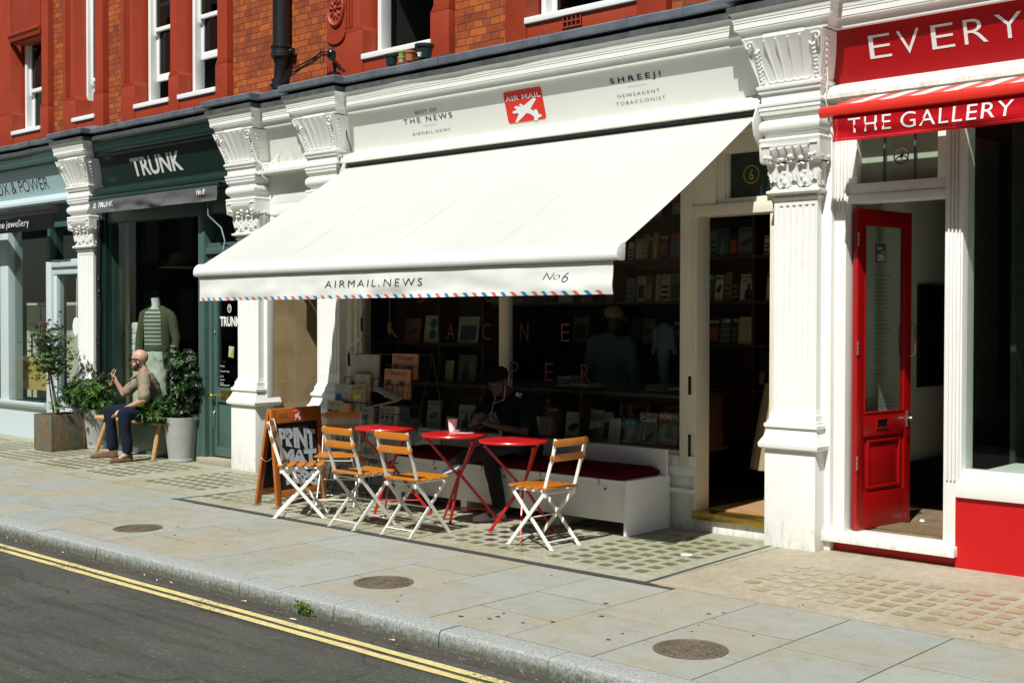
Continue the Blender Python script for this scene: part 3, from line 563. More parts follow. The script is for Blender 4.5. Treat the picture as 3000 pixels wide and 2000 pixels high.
for x in [-17.8,-16.4,-14.1,-13.0,-12.35,-10.9,-9.1,-8.3,-7.05,-6.1,-5.55]: m.lathe([(.001,-.006),(.006,0),(.006,.0),(.001,.4)],(x,7.905,4.1),6,cap=False) if 0 else m.obox((x,8.02,4.125),(.012,.012,.07),Matrix.Identity(3)); m.obox((x,8.24,4.216),(.02,.42,.012),Matrix.Rotation(.245,3,'X'))
m.build('lead_gutter','lead',bt,True,smooth=30)
m=MB(); m.sweep([(0,4.03),(.235,4.00),(.247,4.0),(.249,4.045),(.235,4.055),(.2,4.075),(0,4.08)],densify(path_break(.19,.13))); wob(m,.014,5,4); m.build('lead_flashing','lead_dark',bt,True,smooth=30)
# rainwater pipe
pt_=thing('downpipe','black cast iron rainwater pipe running down the brick wall','pipe',(-11.145,8.35,4.25))
m=MB(); m.tube([(-11.145,8.36,4.62),(-11.145,8.36,8.4)],.098,20); m.tube([(-11.145,8.36,4.62),(-11.145,8.36,4.56),(-11.15,8.355,4.50),(-11.16,8.33,4.28)],[.098,.088,.068,.066],16); m.build('pipe','cast_iron',pt_,True,smooth=40)
m=MB(); m.lathe([(.10,0),(.118,.01),(.118,.05),(.108,.06),(.108,.1),(.12,.11),(.12,.13),(.10,.14)],(-11.145,8.36,4.60),20,cap=False)
for s in (-1,1): m.obox((-11.145+s*.14,8.40,4.66),(.07,.03,.06),Matrix.Identity(3)); m.ell((-11.145+s*.15,8.37,4.66),.022,8,6)
m.build('collar','cast_iron',pt_,True,smooth=40)
m=MB(); m.tube([(-11.16,8.33,4.36),(-11.16,8.33,4.25)],.078,14); m.ell((-11.19,8.27,4.30),.03,8,6); m.build('socket','cast_iron',pt_,True,smooth=40)
# loose cables lying on the lead
m=MB(); q=random.Random(6)
for k in range(4):
    z0=4.30+.02*k; pts=[(-11.05+k*.05,8.20,4.27),(-10.8,8.2,z0+.02),(-10.45,8.22,z0+.11),(-10.25,8.22,z0+.17),(-10.1,8.2,z0+.13),(-9.9,8.16,4.27+.01*k),(-9.78,8.12,4.235)]
    m.tube([(a,b+q.uniform(-.03,.03),c+q.uniform(-.015,.02)) for a,b,c in pts],.008,6)
for x in (-10.33,-10.28,-10.12): m.tube([(x,8.25,4.4),(x+.02,8.24,4.50),(x+.03,8.24,4.56)],.005,5)
o=tag(m.build('cable_bundle','black_plastic',smooth=60),'tangled black cables running across the lead beside the downpipe','cable')
t=thing('floodlight','small black flood lamp on a bracket standing on the lead','lamp',(-9.93,8.12,4.22))
m=MB(); m.tube([(-9.95,8.15,4.2),(-9.94,8.12,4.35)],.018,8); m.build('bracket','black_plastic',t,True,smooth=40); m=MB(); m.ell((-9.93,8.08,4.42),(.05,.05,.065),12,8); m.build('lamp_head','black_plastic',t,True,smooth=60)
# flower pots on the lead
def pot(nm,x,z,r,h,mt,lab,y=8.16):
    t=thing(nm,lab,'flower pot',(x,y,z)); m=MB(); m.lathe([(r*.72,0),(r*.95,h*.8),(r*1.06,h*.8),(r*1.08,h),(r*.95,h),(r*.88,h*.82),(r*.2,h*.8)],(x,y,z),18); m.build('pot',mt,t,True,smooth=40)
    m=MB(); m.lathe([(r*.87,h*.85),(.001,h*.9)],(x,y,z),12,cap=False); m.build('soil','soil',t,True); return t
mat('pot_green',(.25,.42,.05),.5); mat('pot_terra',(.45,.14,.05),.8); mat('pot_dark',(.012,.03,.028),.45)
pot('flower_pot',-9.10,4.205,.066,.105,'pot_dark','leftmost small black plastic pot on the lead ledge')
t=pot('flower_pot',-8.95,4.21,.040,.055,'paper_cream','lower cream pot stacked under the lime green pot'); pot('flower_pot',-8.95,4.266,.040,.055,'pot_green','lime green pot on top of a cream pot')
pot('flower_pot',-8.83,4.21,.058,.095,'pot_terra','orange clay pot between the green and the wide black pot'); pot('flower_pot',-8.63,4.205,.088,.135,'pot_dark','widest black pot with a rim at the right of the row'); pot('flower_pot',-8.57,4.20,.022,.035,'white_plastic','tiny white pot in front of the wide black pot',8.04)
# ------------------------------------------------------------------ pilasters
def pilaster(xc,label):
    t=thing('pilaster',label,'pilaster',(xc,8.2,0),0,'white pilasters between the shops'); YK=.26
    def st(m,L): m.stack([(z,-w,w,y) for z,w,y in L],YK)
    m=MB(); st(m,[(0,.212,-.07),(.725,.212,-.07),(.735,.205,-.062)]); m.build('plinth','white_paint',t,bevel=.006)
    m=MB(); st(m,[(.736,.226,-.085),(.75,.246,-.105),(.775,.25,-.108),(.79,.243,-.10),(.83,.222,-.07),(.895,.205,-.045),(.90,.205,-.045)]); st(m,[(.901,.222,-.066),(.925,.222,-.066),(.932,.212,-.055)]); st(m,[(.933,.206,-.046),(.95,.206,-.046),(.953,.198,-.035),(1.0,.196,-.03),(1.003,.188,-.016),(1.03,.186,-.012)]); m.build('base_moulding','white_paint',t,smooth=32)
    # fluted shaft
    hw=.18; m=MB(); sec=[(-hw,YK),(-hw,0)]; flat=[(-hw,YK),(-hw,0)]; fl=[]; n=6; p=.0245*2
    for i in range(n):
        c=-hw+.0575+i*.053
        for a in range(7): q=math.pi*a/6; fl.append((c-.017*math.cos(q),.012*math.sin(q))); flat.append((c-.017*math.cos(q),0))
    sec+=fl+[(hw,0),(hw,YK)]; flat+=[(hw,0),(hw,YK)]
    m.loft([[(x,y,z) for x,y in s] for z,s in ((1.03,flat),(1.135,flat),(1.15,sec),(2.55,sec),(2.562,flat),(2.64,flat))]); m.build('shaft','white_paint',t,smooth=28)
    # capital
    m=MB(); st(m,[(2.60,.184,-.008),(2.615,.195,-.02),(2.62,.195,-.02),(2.625,.188,-.01)]); st(m,[(2.641,.20,-.035),(2.655,.222,-.05),(2.672,.222,-.05),(2.68,.195,-.03),(2.70,.186,-.012),(2.90,.19,-.015)])
    m.build('necking','white_paint',t,smooth=40)
    m=MB(); q=random.Random(5)
    def leaf(cx,y0,w,z0,z1,curl,ax='x',sgn=1):
        rings=[]; nseg=9; k=9
        for i in range(nseg+1):
            u=i/nseg; ww=w*(.75+.5*math.sin(u*3.0))*(1-.35*u*u)*(1+.10*math.sin(u*22)); out=.010+.018*u+curl*max(0,u-.6)**2*5.5; z=z0+(z1-z0)*(u if u<.85 else .85+.15*(u-.85)/.15*.2-(u-.85)*.6)
            rg=[]
            for j in range(k+1):
                s=-1+2*j/k; bul=(1-s*s)*.014+.006*math.cos(s*9.4); rg.append((s*ww/2,-(out+bul),z+.006*math.cos(s*6)))
            rings.append(rg)
        vs=[];fs=[]
        for rg in rings:
            for a,b,c in rg:
                vs.append((cx+a,y0+b,c) if ax=='x' else (cx-sgn*b,y0+a,c))
        for i in range(nseg):
            for j in range(k): A=i*(k+1)+j; fs.append((A,A+1,A+k+2,A+k+1))
        m.add(vs,fs)
        c=Vector((cx,y0-(.03+curl),z1)) if ax=='x' else Vector((cx+sgn*(.03+curl),y0,z1)); m.ell(c,(.026 if ax=='x' else .017,.017 if ax=='x' else .026,.017),8,6)
    for cx in (-.085,.085): leaf(cx,-.012,.14,2.695,2.90,.03)
    for cx in (-.17,0,.17): leaf(cx,-.012,.10,2.74,2.915,.045)
    for y in (.03,.13): leaf(.186,y,.13,2.695,2.90,.03,'y',1); leaf(-.186,y,.13,2.695,2.90,.03,'y',-1)
    for s in (-1,1):
        m.ell((s*.225,-.06,2.905),(.034,.03,.026),9,7); m.ell((s*.20,-.045,2.88),(.03,.026,.022),8,6)
    for i in range(9): m.ell((-.15+i*.0375,-.055+.01*(i%2),2.905-.012*(i%2)),(.019,.02,.019),7,5)
    for cx in (-.085,.085):
        for k in range(4): m.ell((cx+.012*(-1)**k,-.04,2.73+k*.035),(.014,.014,.017),7,5)
    m.build('carved_leaves','white_paint',t,smooth=55,fix=False)
    # scroll block (a bracket with reeded roll between two returned ends)
    m=MB(); st(m,[(2.955,.235,-.075),(3.035,.25,-.105),(3.045,.255,-.108),(3.06,.248,-.1)])
    for s in (-1,1):
        a,b=(s*.252,s*.165) if s<0 else (s*.165,s*.252)
        m.loft([[(a,YK-.02,z),(a,y,z),(b,y,z),(b,YK-.02,z)] for z,y in ((2.878,-.07),(2.885,-.085),(2.9,-.093),(3.02,-.1055))])
        m.tube([(s*.205,-.09,2.925),(s*.205,-.103,2.925)],.012,10)
    m.box(-.232,.232,-.113,-.10,2.998,3.006)
    for i in range(5):
        x=-.132+i*.066; pts=[(x,-.10-.0,2.985),(x,-.085,2.955),(x,-.06,2.925),(x,-.035,2.905)]; m.tube(pts,.033,10,sq=(1,.6))
    m.build('abacus','white_paint',t,smooth=35,bevel=0)
    m=MB(); st(m,[(3.061,.222,-.065),(3.09,.222,-.065)]); 
    st(m,[(3.091,.232,-.085)]+[(3.145+.05*math.sin(a),.222+.030*math.cos(a),-.075-.035*math.cos(a)) for a in [R(x) for x in range(-75,76,15)]]+[(3.197,.232,-.08)])
    st(m,[(3.198,.226,-.07),(3.212,.226,-.07)]); st(m,[(3.213,.236,-.082),(3.232,.242,-.09),(3.236,.248,-.098),(3.262,.252,-.102),(3.268,.256,-.108),(3.29,.256,-.108)]); st(m,[(3.291,.246,-.092),(3.30,.262,-.112),(3.318,.264,-.114),(3.325,.25,-.098)])
    st(m,[(3.326,.244,-.088),(3.395,.244,-.088)]); st(m,[(3.396,.258,-.105),(3.41,.262,-.108),(3.415,.25,-.10),(3.43,.268,-.12),(3.448,.272,-.122),(3.455,.26,-.11)])
    m.build('frieze_moulding','white_paint',t,smooth=30)
    # flaring console with reeds and scrolls
    z0,z1=3.456,3.79; 
    def cf(u): return .256+.075*u**1.15+.01*math.sin(u*3), -.095-.125*u**1.3
    m=MB(); st(m,[(z0+(z1-z0)*u,)+cf(u) for u in [i/10 for i in range(11)]]); m.build('console','white_paint',t,smooth=40)
    m=MB(); nr=5
    for i in range(nr+1):
        pts=[]
        for u in [k/10 for k in range(11)]:
            w,y=cf(u); w-=.085; pts.append((-w+2*w*i/nr,y-.004,z0+.028+(z1-z0-.05)*u))
        m.tube(pts,[.007+.004*k/10 for k in range(11)],6)
    for i in range(nr):
        w,y=cf(0); w-=.085; w2=cf(.04)[0]-.085; c=Vector((-w+2*w*(i+.5)/nr,y-.001,z0+.03)); m.tube([c+Vector((w/nr*math.cos(a),-.004,-.014*math.sin(a))) for a in [math.pi*k/8 for k in range(9)]],.007,6)
    m.build('reeds','white_paint',t,smooth=50)
    for s in (-1,1):
        m=MB(); w1,y1=cf(1); q=random.Random(9)
        def P(u,dx,dy=0): w,y=cf(u); return Vector((s*(w-dx),y-.006+dy,z0+(z1-z0)*u))
        c=P(.86,.045,-.004)
        m.tube([c+Vector((s*-(.036-.0028*k)*math.cos(k*.72),-.002*k*.3,(.036-.0028*k)*math.sin(k*.72))) for k in range(12)],[.010-.0004*k for k in range(12)],6)
        m.tube([P(u,.012) for u in [k/12 for k in range(13)]],.009,6)
        for k in range(9):
            u=.06+.082*k; dx=.035+.006*k; m.ell(P(u,dx,-.003),(.014+.001*k,.013,.021),7,5,Matrix.Rotation(s*(.6 if k%2 else -.5),3,'Y')); m.ell(P(u+.03,dx+.016+.001*k,-.0),(.009,.009,.014),6,5)
        # side face scroll
        for k in range(7):
            u=.1+.12*k; w,y=cf(u); m.ell((s*(w+.002),y+.045+.012*k*.3,z0+(z1-z0)*u),(.009,.014+.002*k,.018),6,5)
        m.build('scroll_leaf','white_paint',t,smooth=60)
    return t
pl=pilaster(-4.648,'large white fluted pilaster between the magazine shop doorway and the red gallery')
dup(pl,(-10.13,8.2,0),0,'white fluted pilaster behind the newspaper rack, half in awning shadow')
dup(pl,(-11.555,8.2,0),0,'white fluted pilaster between the green shop door and the tiled passage',scale=(1.09,1,1))
dup(pl,(-15.2,8.2,0),0,'leftmost white fluted pilaster, between the pale blue and dark green shops',scale=(1.15,1,1))
# ------------------------------------------------------------------ cornices
CP=[(.02,3.80),(.165,3.80),(.17,3.825),(.185,3.845),(.215,3.858),(.245,3.862),(.245,3.872),(.255,3.874),(.255,3.915),(.264,3.917),(.264,3.932),(.272,3.934),(.275,3.944),(.282,3.962),(.30,3.982),(.325,3.993),(.335,4.0),(.337,4.022),(.02,4.022)]
CP=[(d if d<.17 else .165+(d-.165)*.46,z) for d,z in CP]
edges=[-30]+sum([[p[0]-.19,p[0]+.19] for p in PIL],[])+[4]
cm=['teal_dark_paint','dark_green_paint','white_paint','fascia_cream','white_paint']
cl=['dark teal cornice above the pale blue shop','dark green cornice above the dark green shop','short white cornice over the tiled passage','long cream cornice above the cream fascia','white cornice above the red fascia']
for i in range(5):
    a,b=edges[2*i],edges[2*i+1]; m=MB(); m.sweep(CP,[(a,8.3),(b,8.3)]); o=m.build('cornice',cm[i],None,smooth=30); tag(o,cl[i],'cornice')
for i,(xc,) in enumerate(PIL):
    m=MB(); m.sweep([(d,z+.0025) for d,z in CP],[(xc-.19,8.3),(xc-.19,8.17),(xc+.19,8.17),(xc+.19,8.3)]); m.box(xc-.17,xc+.17,8.0,8.3,3.79,4.01)
    tag(m.build('cornice_block','white_paint',None,smooth=30),['projecting cornice block above the leftmost pilaster','projecting cornice block left of the tiled passage','projecting cornice block right of the tiled passage','largest projecting cornice block beside the red fascia'][i],'cornice',None)
# ------------------------------------------------------------------ fascias
FU=Vector((1,0,0)); FV=Vector((0,-.292,.956))
def onf(x,z):
    k=8.8246/(8.3+.305*(z-1.7)); return Vector((x*k,8.3*k-.001,1.7+(z-1.7)*k))
def ft(m,s,x0,x1,z0,h,**k):
    a=onf(x0,z0); b=onf(x1,z0); return text(m,s,a,FU,FV,b.x-a.x,h,**k)
def fascia(name,label,x0,x1,mt,trim,cat='shop sign'):
    t=thing(name,label,cat,((x0+x1)/2,8.3,3.42))
    m=MB(); m.prism([(x0,8.302,3.415),(x0,8.174,3.835),(x0,8.42,3.835),(x0,8.42,3.415)],(x1-x0,0,0)); m.build('board',mt,t,True)
    m=MB(); m.sweep([(-.1,3.30),(.150,3.300),(.158,3.306),(.158,3.338),(.140,3.342),(.134,3.362),(.112,3.372),(.105,3.392),(.07,3.405),(.045,3.414),(.01,3.43),(-.1,3.43)],[(x0,8.3),(x1,8.3)]); m.build('sill_moulding',trim,t,True,smooth=30)
    return t
ED=edges
f6=fascia('fascia_sign','long cream fascia board with a red square emblem and black lettering',ED[6],ED[7],'fascia_cream','fascia_cream')
m=MB(); ft(m,'BEST OF',-8.902,-8.601,3.719,.031,sp=1.25); ft(m,'THE NEWS',-9.067,-8.385,3.634,.052,sp=1.35); ft(m,'AIRMAIL.NEWS',-8.940,-8.414,3.513,.026,off=-.012,sp=1.35); m.build('lettering','black_letter',f6,True,fix=False); m=MB()
ft(m,'SHREEJI',-6.473,-5.949,3.690,.060,off=.012,sp=1.5); ft(m,'NEWSAGENT',-6.396,-5.961,3.578,.027,off=-.012,sp=1.35); ft(m,'TOBACCONIST',-6.412,-5.904,3.514,.027,off=-.012,sp=1.35)
for a,b,z in ((-8.79,-8.6,3.593),(-6.293,-6.094,3.657)): p=onf(a,z);w=onf(b,z).x-p.x; m.add([p+Vector((0,-.0015,0)),p+Vector((w,-.0015,0)),p+Vector((w,-.0015,0))+FV*.002,p+Vector((0,-.0015,0))+FV*.002],[(0,1,2,3)])
m.build('lettering','black_letter',f6,True,fix=False)
def rrect(c,u,v,n,w,h,r,d,k=6):
    pts=[]
    for sx,sy,a0 in ((1,1,0),(-1,1,90),(-1,-1,180),(1,-1,270)):
        for i in range(k+1): a=R(a0+90*i/k); pts.append(c+u*(sx*(w/2-r)+r*math.cos(a))+v*(sy*(h/2-r)+r*math.sin(a))+n*.0005)
    return pts,n*d
PLANE=[(-.34,-.40),(-.30,-.44),(-.05,-.20),(.02,-.12),(.12,-.17),(.22,-.30),(.20,-.44),(.27,-.46),(.34,-.36),(.42,-.34),(.44,-.27),(.36,-.22),(.33,-.05),(.26,-.02),(.24,-.10),(.16,.02),(.36,.34),(.33,.40),(.27,.39),(-.02,.17),(-.06,.24),(-.12,.26),(-.14,.22),(-.10,.15),(-.18,.19),(-.26,.20),(-.30,.14),(-.22,.06),(-.34,.02),(-.38,-.03),(-.33,-.08),(-.24,-.07),(-.20,-.12)]
def emblem(par,c,u,v,w,h,world=True,txt=True):
    n=u.cross(v); o=MB(); p,d=rrect(c,u,v,n,w,h,w*.06,.0015); o.prism(p,d); o=o.build('emblem_badge','red_badge',par,world)
    m=MB(); m.add([c+u*(a*w*.92)+v*(b*h*.82-h*.14)+n*.0045 for a,b in PLANE],[list(range(len(PLANE)))])
    text(m,'AIR MAIL',c-u*w*.46+v*h*.20,u,v,w*.92,h*.15,off=.01,sp=1.08,lift=.0045); m.build('emblem_drawing','white_letter',o,world,fix=False); return o
mat('red_badge',(.70,.035,.020),.5)
emblem(f6,(onf(-7.731,3.787)+onf(-7.191,3.495))/2,FU,FV,.455,.285)
# recessed panel over the passage
t=fascia('blank_sign','blank pale grey panel above the tiled passage',ED[4],ED[5],'white_paint','white_paint','panel')
f8=fascia('fascia_sign','dark green fascia board with large white capitals',ED[2],ED[3],'dark_green_paint','dark_green_paint')
m=MB(); ft(m,'TRUNK',-14.133,-13.0,3.508,.235,off=.024,sp=1.0); m.build('lettering','white_letter',f8,True,fix=False)
m=MB(); m.sweep([(-.06,3.296),(.05,3.24),(.14,3.24),(.15,3.297),(-.06,3.297)],[(ED[2],8.3),(ED[3],8.3)]); m.build('lower_moulding','green_paint',f8,True)
f9=fascia('fascia_sign','pale teal fascia board with thin dark capitals at the far left',ED[0],ED[1],'teal_paint','pale_blue_paint')
m=MB(); ft(m,'FOX & POWER',-18.05,-16.36,3.52,.168,off=-.012,sp=1.0); m.build('lettering','black_letter',f9,True,fix=False)
f4=fascia('fascia_sign','bright red fascia board with large white capitals cut off by the photo edge',ED[8],ED[9],'red_fascia','white_paint')
m=MB(); g=[('E',-4.105,-3.94),('V',-3.893,-3.725),('E',-3.643,-3.482),('R',-3.415,-3.253),('Y',-3.20,-3.02),('T',-2.97,-2.80),('H',-2.74,-2.56),('I',-2.48,-2.45),('N',-2.37,-2.19),('G',-2.13,-1.93)]
for ch,a,b in g: ft(m,ch,a,b,3.583,.163,off=-.010)
m.build('lettering','white_letter',f4,True,fix=False)
# ------------------------------------------------------------------ shopfront frames
def frm(m,x0,x1,y0,y1,z0,z1): m.box(x0,x1,y0,y1,z0,z1)
# --- magazine shop (between pilasters at -10.13 and -4.65)
s6=thing('shopfront','cream painted magazine shop front with a wide window and an open doorway','shopfront',(-7.5,8.35,0))
m=MB(); m.box(-9.95,-5.605,8.33,8.495,0,.50); m.box(-9.95,-5.615,8.30,8.332,.44,.517); m.box(-5.604,-4.83,8.31,8.49,0,.099); m.box(-5.82,-5.607,8.292,8.312,.518,.60); m.box(-5.84,-5.609,8.27,8.331,.30,.335)
m.build('stall_riser','white_paint',s6,True,bevel=.005)
m=MB()
m.box(-9.95,-9.86,8.28,8.5,0,3.26); m.box(-9.86,-9.80,8.31,8.5,.52,3.0); m.box(-9.80,-9.765,8.335,8.42,.6,2.9)
m.box(-9.80,-5.745,8.30,8.46,.521,.60); m.box(-9.80,-5.745,8.335,8.42,.6,.632)
m.box(-9.86,-5.745,8.30,8.5,2.98,3.26); m.box(-9.80,-5.745,8.335,8.42,2.94,2.98)
m.box(-5.745,-5.64,8.285,8.5,.52,3.26); m.box(-5.64,-5.60,8.31,8.5,.10,2.56)
m.box(-5.64,-4.90,8.30,8.5,2.535,2.62); m.box(-5.64,-5.43,8.315,8.5,2.62,3.26); m.box(-5.43,-4.90,8.315,8.5,3.02,3.26); m.box(-5.43,-5.36,8.34,8.46,2.62,3.02); m.box(-5.36,-4.9,8.34,8.46,2.62,2.665); m.box(-5.36,-5.335,8.36,8.44,2.665,3.02)
m.box(-4.93,-4.83,8.31,8.5,.10,3.26); m.box(-5.64,-4.83,8.24,8.31,3.16,3.26)
m.build('window_frame','cream_paint',s6,True,bevel=.004)
m=MB(); 
for a,b,y in ((-7.80,-7.785,8.33),(-7.785,-7.768,8.315),(-7.768,-7.745,8.302),(-7.745,-7.728,8.315),(-7.728,-7.713,8.33)): m.box(a,b,y,8.42,.632,2.94)
m.build('mullion','cream_paint',s6,True)
m=MB(); m.box(-9.765,-7.80,8.372,8.378,.632,2.94); m.box(-7.713,-5.745,8.372,8.378,.632,2.94); gl6=m.build('window_glass','glass',s6,True)
m=MB(); m.box(-5.335,-4.93,8.392,8.398,2.665,3.02); o=m.build('fanlight','dark_green_paint',s6,True)
m=MB(); text(m,'6',(-5.165,8.392,2.80),X_,Z_,.038,.085,lift=.002); ring=lambda cx,cz,y,r,w,n=28,sx=1:[[(cx+sx*rr_*math.cos(6.283*i/n),y,cz+rr_*math.sin(6.283*i/n)) for i in range(n)] for rr_ in (r-w,r)]
m.loft(ring(-5.146,2.845,8.3885,.072,.007),cap=False); m.build('gilt_number','gold_letter',o,True,fix=False)
m=MB(); m.box(-5.62,-4.85,8.275,8.5,.101,.158); m.build('brass_threshold','brass',s6,True,bevel=.004)
m=MB(); m.box(-5.60,-4.85,8.501,9.3,.02,.165); m.build('doorway_floor','floor_wood',s6,True)
m=MB(); m.box(-10.1,-4.5,9.301,11.4,.02,.15); m.box(-10.1,-5.62,8.52,9.3,.02,.15); m.build('shop_floor','shelf_wood',s6,True)
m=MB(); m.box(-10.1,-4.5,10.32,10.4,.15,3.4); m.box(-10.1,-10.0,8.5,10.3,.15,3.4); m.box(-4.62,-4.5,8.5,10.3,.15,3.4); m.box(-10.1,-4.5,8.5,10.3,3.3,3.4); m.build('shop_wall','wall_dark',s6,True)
m=MB(); m.box(-5.66,-5.64,8.283,8.3,.60,.78); m.box(-5.66,-5.64,8.283,8.3,1.10,1.25); m.build('door_hinge','black_plastic',s6,True)
# pink lettering on the glass
m=MB(); yg=8.3705
def gl(s,x,z,h,w): text(m,s,(x-w/2,yg,z),X_,Z_,w,h,shear=0,off=-.01); 
for s,x,z in (('J',-8.9,1.87),('O',-7.97,1.87),('U',-7.58,1.87)): gl(s,x,z,.165,.12)
for s,x,z in (('A',-8.48,1.51),('C',-8.0,1.51),('N',-7.52,1.51),('E',-7.03,1.51),('A',-8.17,1.155),('P',-7.64,1.155),('E',-7.22,1.155),('R',-6.8,1.155)): gl(s,x,z,.16,.10)
m.build('glass_lettering','pink_letter',s6,True,fix=False)
# awning crank hanging on the frame
t=thing('crank_handle','cranked steel winding handle with two black grips hanging beside the window','crank',(-9.62,8.2,1.35))
m=MB(); m.tube([(-9.80,8.20,1.36),(-9.80,8.20,1.41),(-9.76,8.20,1.44),(-9.62,8.19,1.50),(-9.585,8.19,1.53),(-9.585,8.19,1.60)],.008,8); m.build('rod','steel',t,True,smooth=50)
m=MB(); m.lathe([(.010,0),(.015,.01),(.014,.13),(.010,.14)],(-9.80,8.20,1.22),12); m.lathe([(.010,0),(.015,.01),(.014,.13),(.010,.14)],(-9.585,8.19,1.58),12); m.tube([(-9.585,8.19,1.72),(-9.585,8.22,1.8)],.005,6); m.build('grip','black_plastic',t,True,smooth=50)
# --- passage between pilasters
sp_=thing('passage','tiled entrance passage between two white pilasters','entrance',(-10.85,8.35,0))
m=MB(); m.box(-11.33,-11.312,8.37,9.30,.0,3.3); m.build('tiled_wall','travertine_tile',sp_,True)
m=MB(); m.box(-11.36,-10.30,8.30,8.36,2.98,3.3); m.box(-11.39,-11.31,8.28,8.369,0,3.3); m.box(-10.42,-10.30,8.28,8.40,0,3.3)
m.box(-11.31,-10.42,8.302,8.40,2.86,2.985); m.box(-11.31,-11.24,8.31,8.37,2.3,2.86); m.box(-10.49,-10.42,8.31,8.37,2.3,2.86); m.box(-11.24,-10.49,8.325,8.37,2.84,2.859)
m.sweep([(0,2.79),(.05,2.80),(.05,2.815),(.03,2.83),(0,2.84)],[(-11.24,8.33),(-10.49,8.33)]); m.sweep([(0,2.62),(.02,2.63),(.05,2.66),(.05,2.69),(0,2.70)],[(-11.24,8.33),(-10.49,8.33)])
m.box(-11.24,-10.49,8.34,8.39,2.70,2.79); m.box(-11.16,-10.57,8.335,8.39,2.3,2.62)
m.build('door_surround','white_paint',sp_,True,bevel=.004)
m=MB(); m.box(-11.3,-10.3,9.31,9.36,0,3.3); m.box(-10.44,-10.40,8.41,9.3,0,3.3); m.build('inner_door','wall_dark',sp_,True)
# --- dark green clothes shop
s8=thing('shopfront','dark green clothes shop front with a mannequin window and a half-glazed door','shopfront',(-13.4,8.3,0))
m=MB(); m.box(-15.03,-14.78,8.25,8.5,0,3.25); m.box(-14.78,-12.625,8.27,8.5,0,.50); m.box(-12.625,-12.50,8.25,8.5,0,3.25); m.box(-14.78,-12.625,8.27,8.45,2.95,3.25)
m.box(-12.5,-11.75,8.27,8.5,2.47,2.545); m.box(-12.5,-11.75,8.30,8.5,2.95,3.25); m.box(-12.5,-12.44,8.31,8.45,.07,2.47); m.box(-11.82,-11.75,8.27,8.5,.07,3.25); m.box(-12.5,-11.75,8.31,8.5,2.545,2.60)
m.build('window_frame','green_paint',s8,True,bevel=.004)
m=MB()
for k in range(3): m.box(-15.00+k*.075,-14.965+k*.075,8.235,8.26,.3,3.1)
m.box(-14.80,-14.765,8.24,8.3,.3,3.2); m.build('reveal_moulding','dark_green_paint',s8,True,bevel=.005)
m=MB(); m.box(-14.78,-12.60,8.20,8.29,.50,.535); m.build('window_sill','green_paint',s8,True,bevel=.004)
m=MB(); m.box(-14.765,-12.625,8.33,8.336,.535,2.95); m.box(-12.44,-11.82,8.36,8.366,2.60,2.95); m.build('window_glass','glass',s8,True)
m=MB(); m.box(-12.6,-11.6,8.2,8.5,0,.072); m.build('door_step','concrete_buff',s8,True,bevel=.01)
d=MB()
d.box(-12.44,-12.37,8.34,8.39,.09,2.46); d.box(-11.90,-11.82,8.34,8.39,.09,2.46); d.box(-12.37,-11.90,8.34,8.39,2.36,2.46); d.box(-12.37,-11.90,8.34,8.39,.73,.90); d.box(-12.37,-11.90,8.34,8.39,.09,.20); d.box(-12.37,-11.90,8.365,8.39,.20,.73)
d.prism([(-12.33,8.366,.24),(-12.33,8.366,.69),(-11.94,8.366,.69),(-11.94,8.366,.24)],(0,-.004,0)); d.loft([[(x,8.363,z) for x,z in ((-12.30,.28),(-11.97,.28),(-11.97,.65),(-12.30,.65))],[(x,8.348,z) for x,z in ((-12.25,.33),(-12.02,.33),(-12.02,.60),(-12.25,.60))]])
dr=d.build('door','green_paint',s8,True,bevel=.003)
m=MB(); m.box(-12.37,-11.90,8.37,8.374,.90,2.36); m.build('door_glass','glass',dr,True)
m=MB(); m.tube([(-12.405,8.34,.80),(-12.405,8.29,.80)],.012,10); m.ell((-12.405,8.275,.80),(.026,.02,.026),14,8); m.lathe([(.001,0),(.03,0),(.03,.006),(.001,.006)],(-12.405,8.335,.797),12) if 0 else None; m.build('door_knob','brass',dr,True,smooth=60)
m=MB(); m.box(-12.29,-12.03,8.332,8.341,.765,.868); m.box(-12.26,-12.06,8.326,8.333,.795,.84); m.build('letterbox','brass',dr,True,bevel=.002)
m=MB(); m.tube([(-12.408,8.338,.62),(-12.408,8.31,.60),(-12.408,8.31,.44),(-12.408,8.338,.42)],.006,6); m.ell((-12.405,8.33,1.55),(.014,.01,.014),8,6); m.build('pull_handle','steel',dr,True,smooth=60)
m=MB(); text(m,'TRUNK',(-12.35,8.369,1.62),X_,Z_,.40,.115,off=.03); m.loft(ring(-12.16,1.83,8.3675,.05,.010,sx=.8),cap=False); text(m,'TT',(-12.18,8.369,1.80),X_,Z_,.045,.055,off=.02)
for z,s in ((1.14,'Monday'),(1.08,'Tuesday-Friday'),(1.02,'11-7'),(.98,'Sunday'),(.94,'12-5')): text(m,s,(-12.35,8.369,z),X_,Z_,.012*len(s)+.02,.02,off=.0)
m.box(-12.35,-12.16,8.3675,8.3685,.925,.930); m.build('glass_lettering','white_letter',dr,True,fix=False)
m=MB(); m.obox((-12.17,8.40,1.32),(.10,.004,.13),Matrix.Rotation(.1,3,'Y')); st_=m.build('paper_sign','litter_white',s8,True); m=MB(); m.add([(-12.215,8.396,1.26),(-12.12,8.396,1.26),(-12.12,8.396,1.375)],[(0,1,2)]); mat('yellow_sign',(.72,.55,.02),.6); m.build('yellow_corner','yellow_sign',st_,True,fix=False)
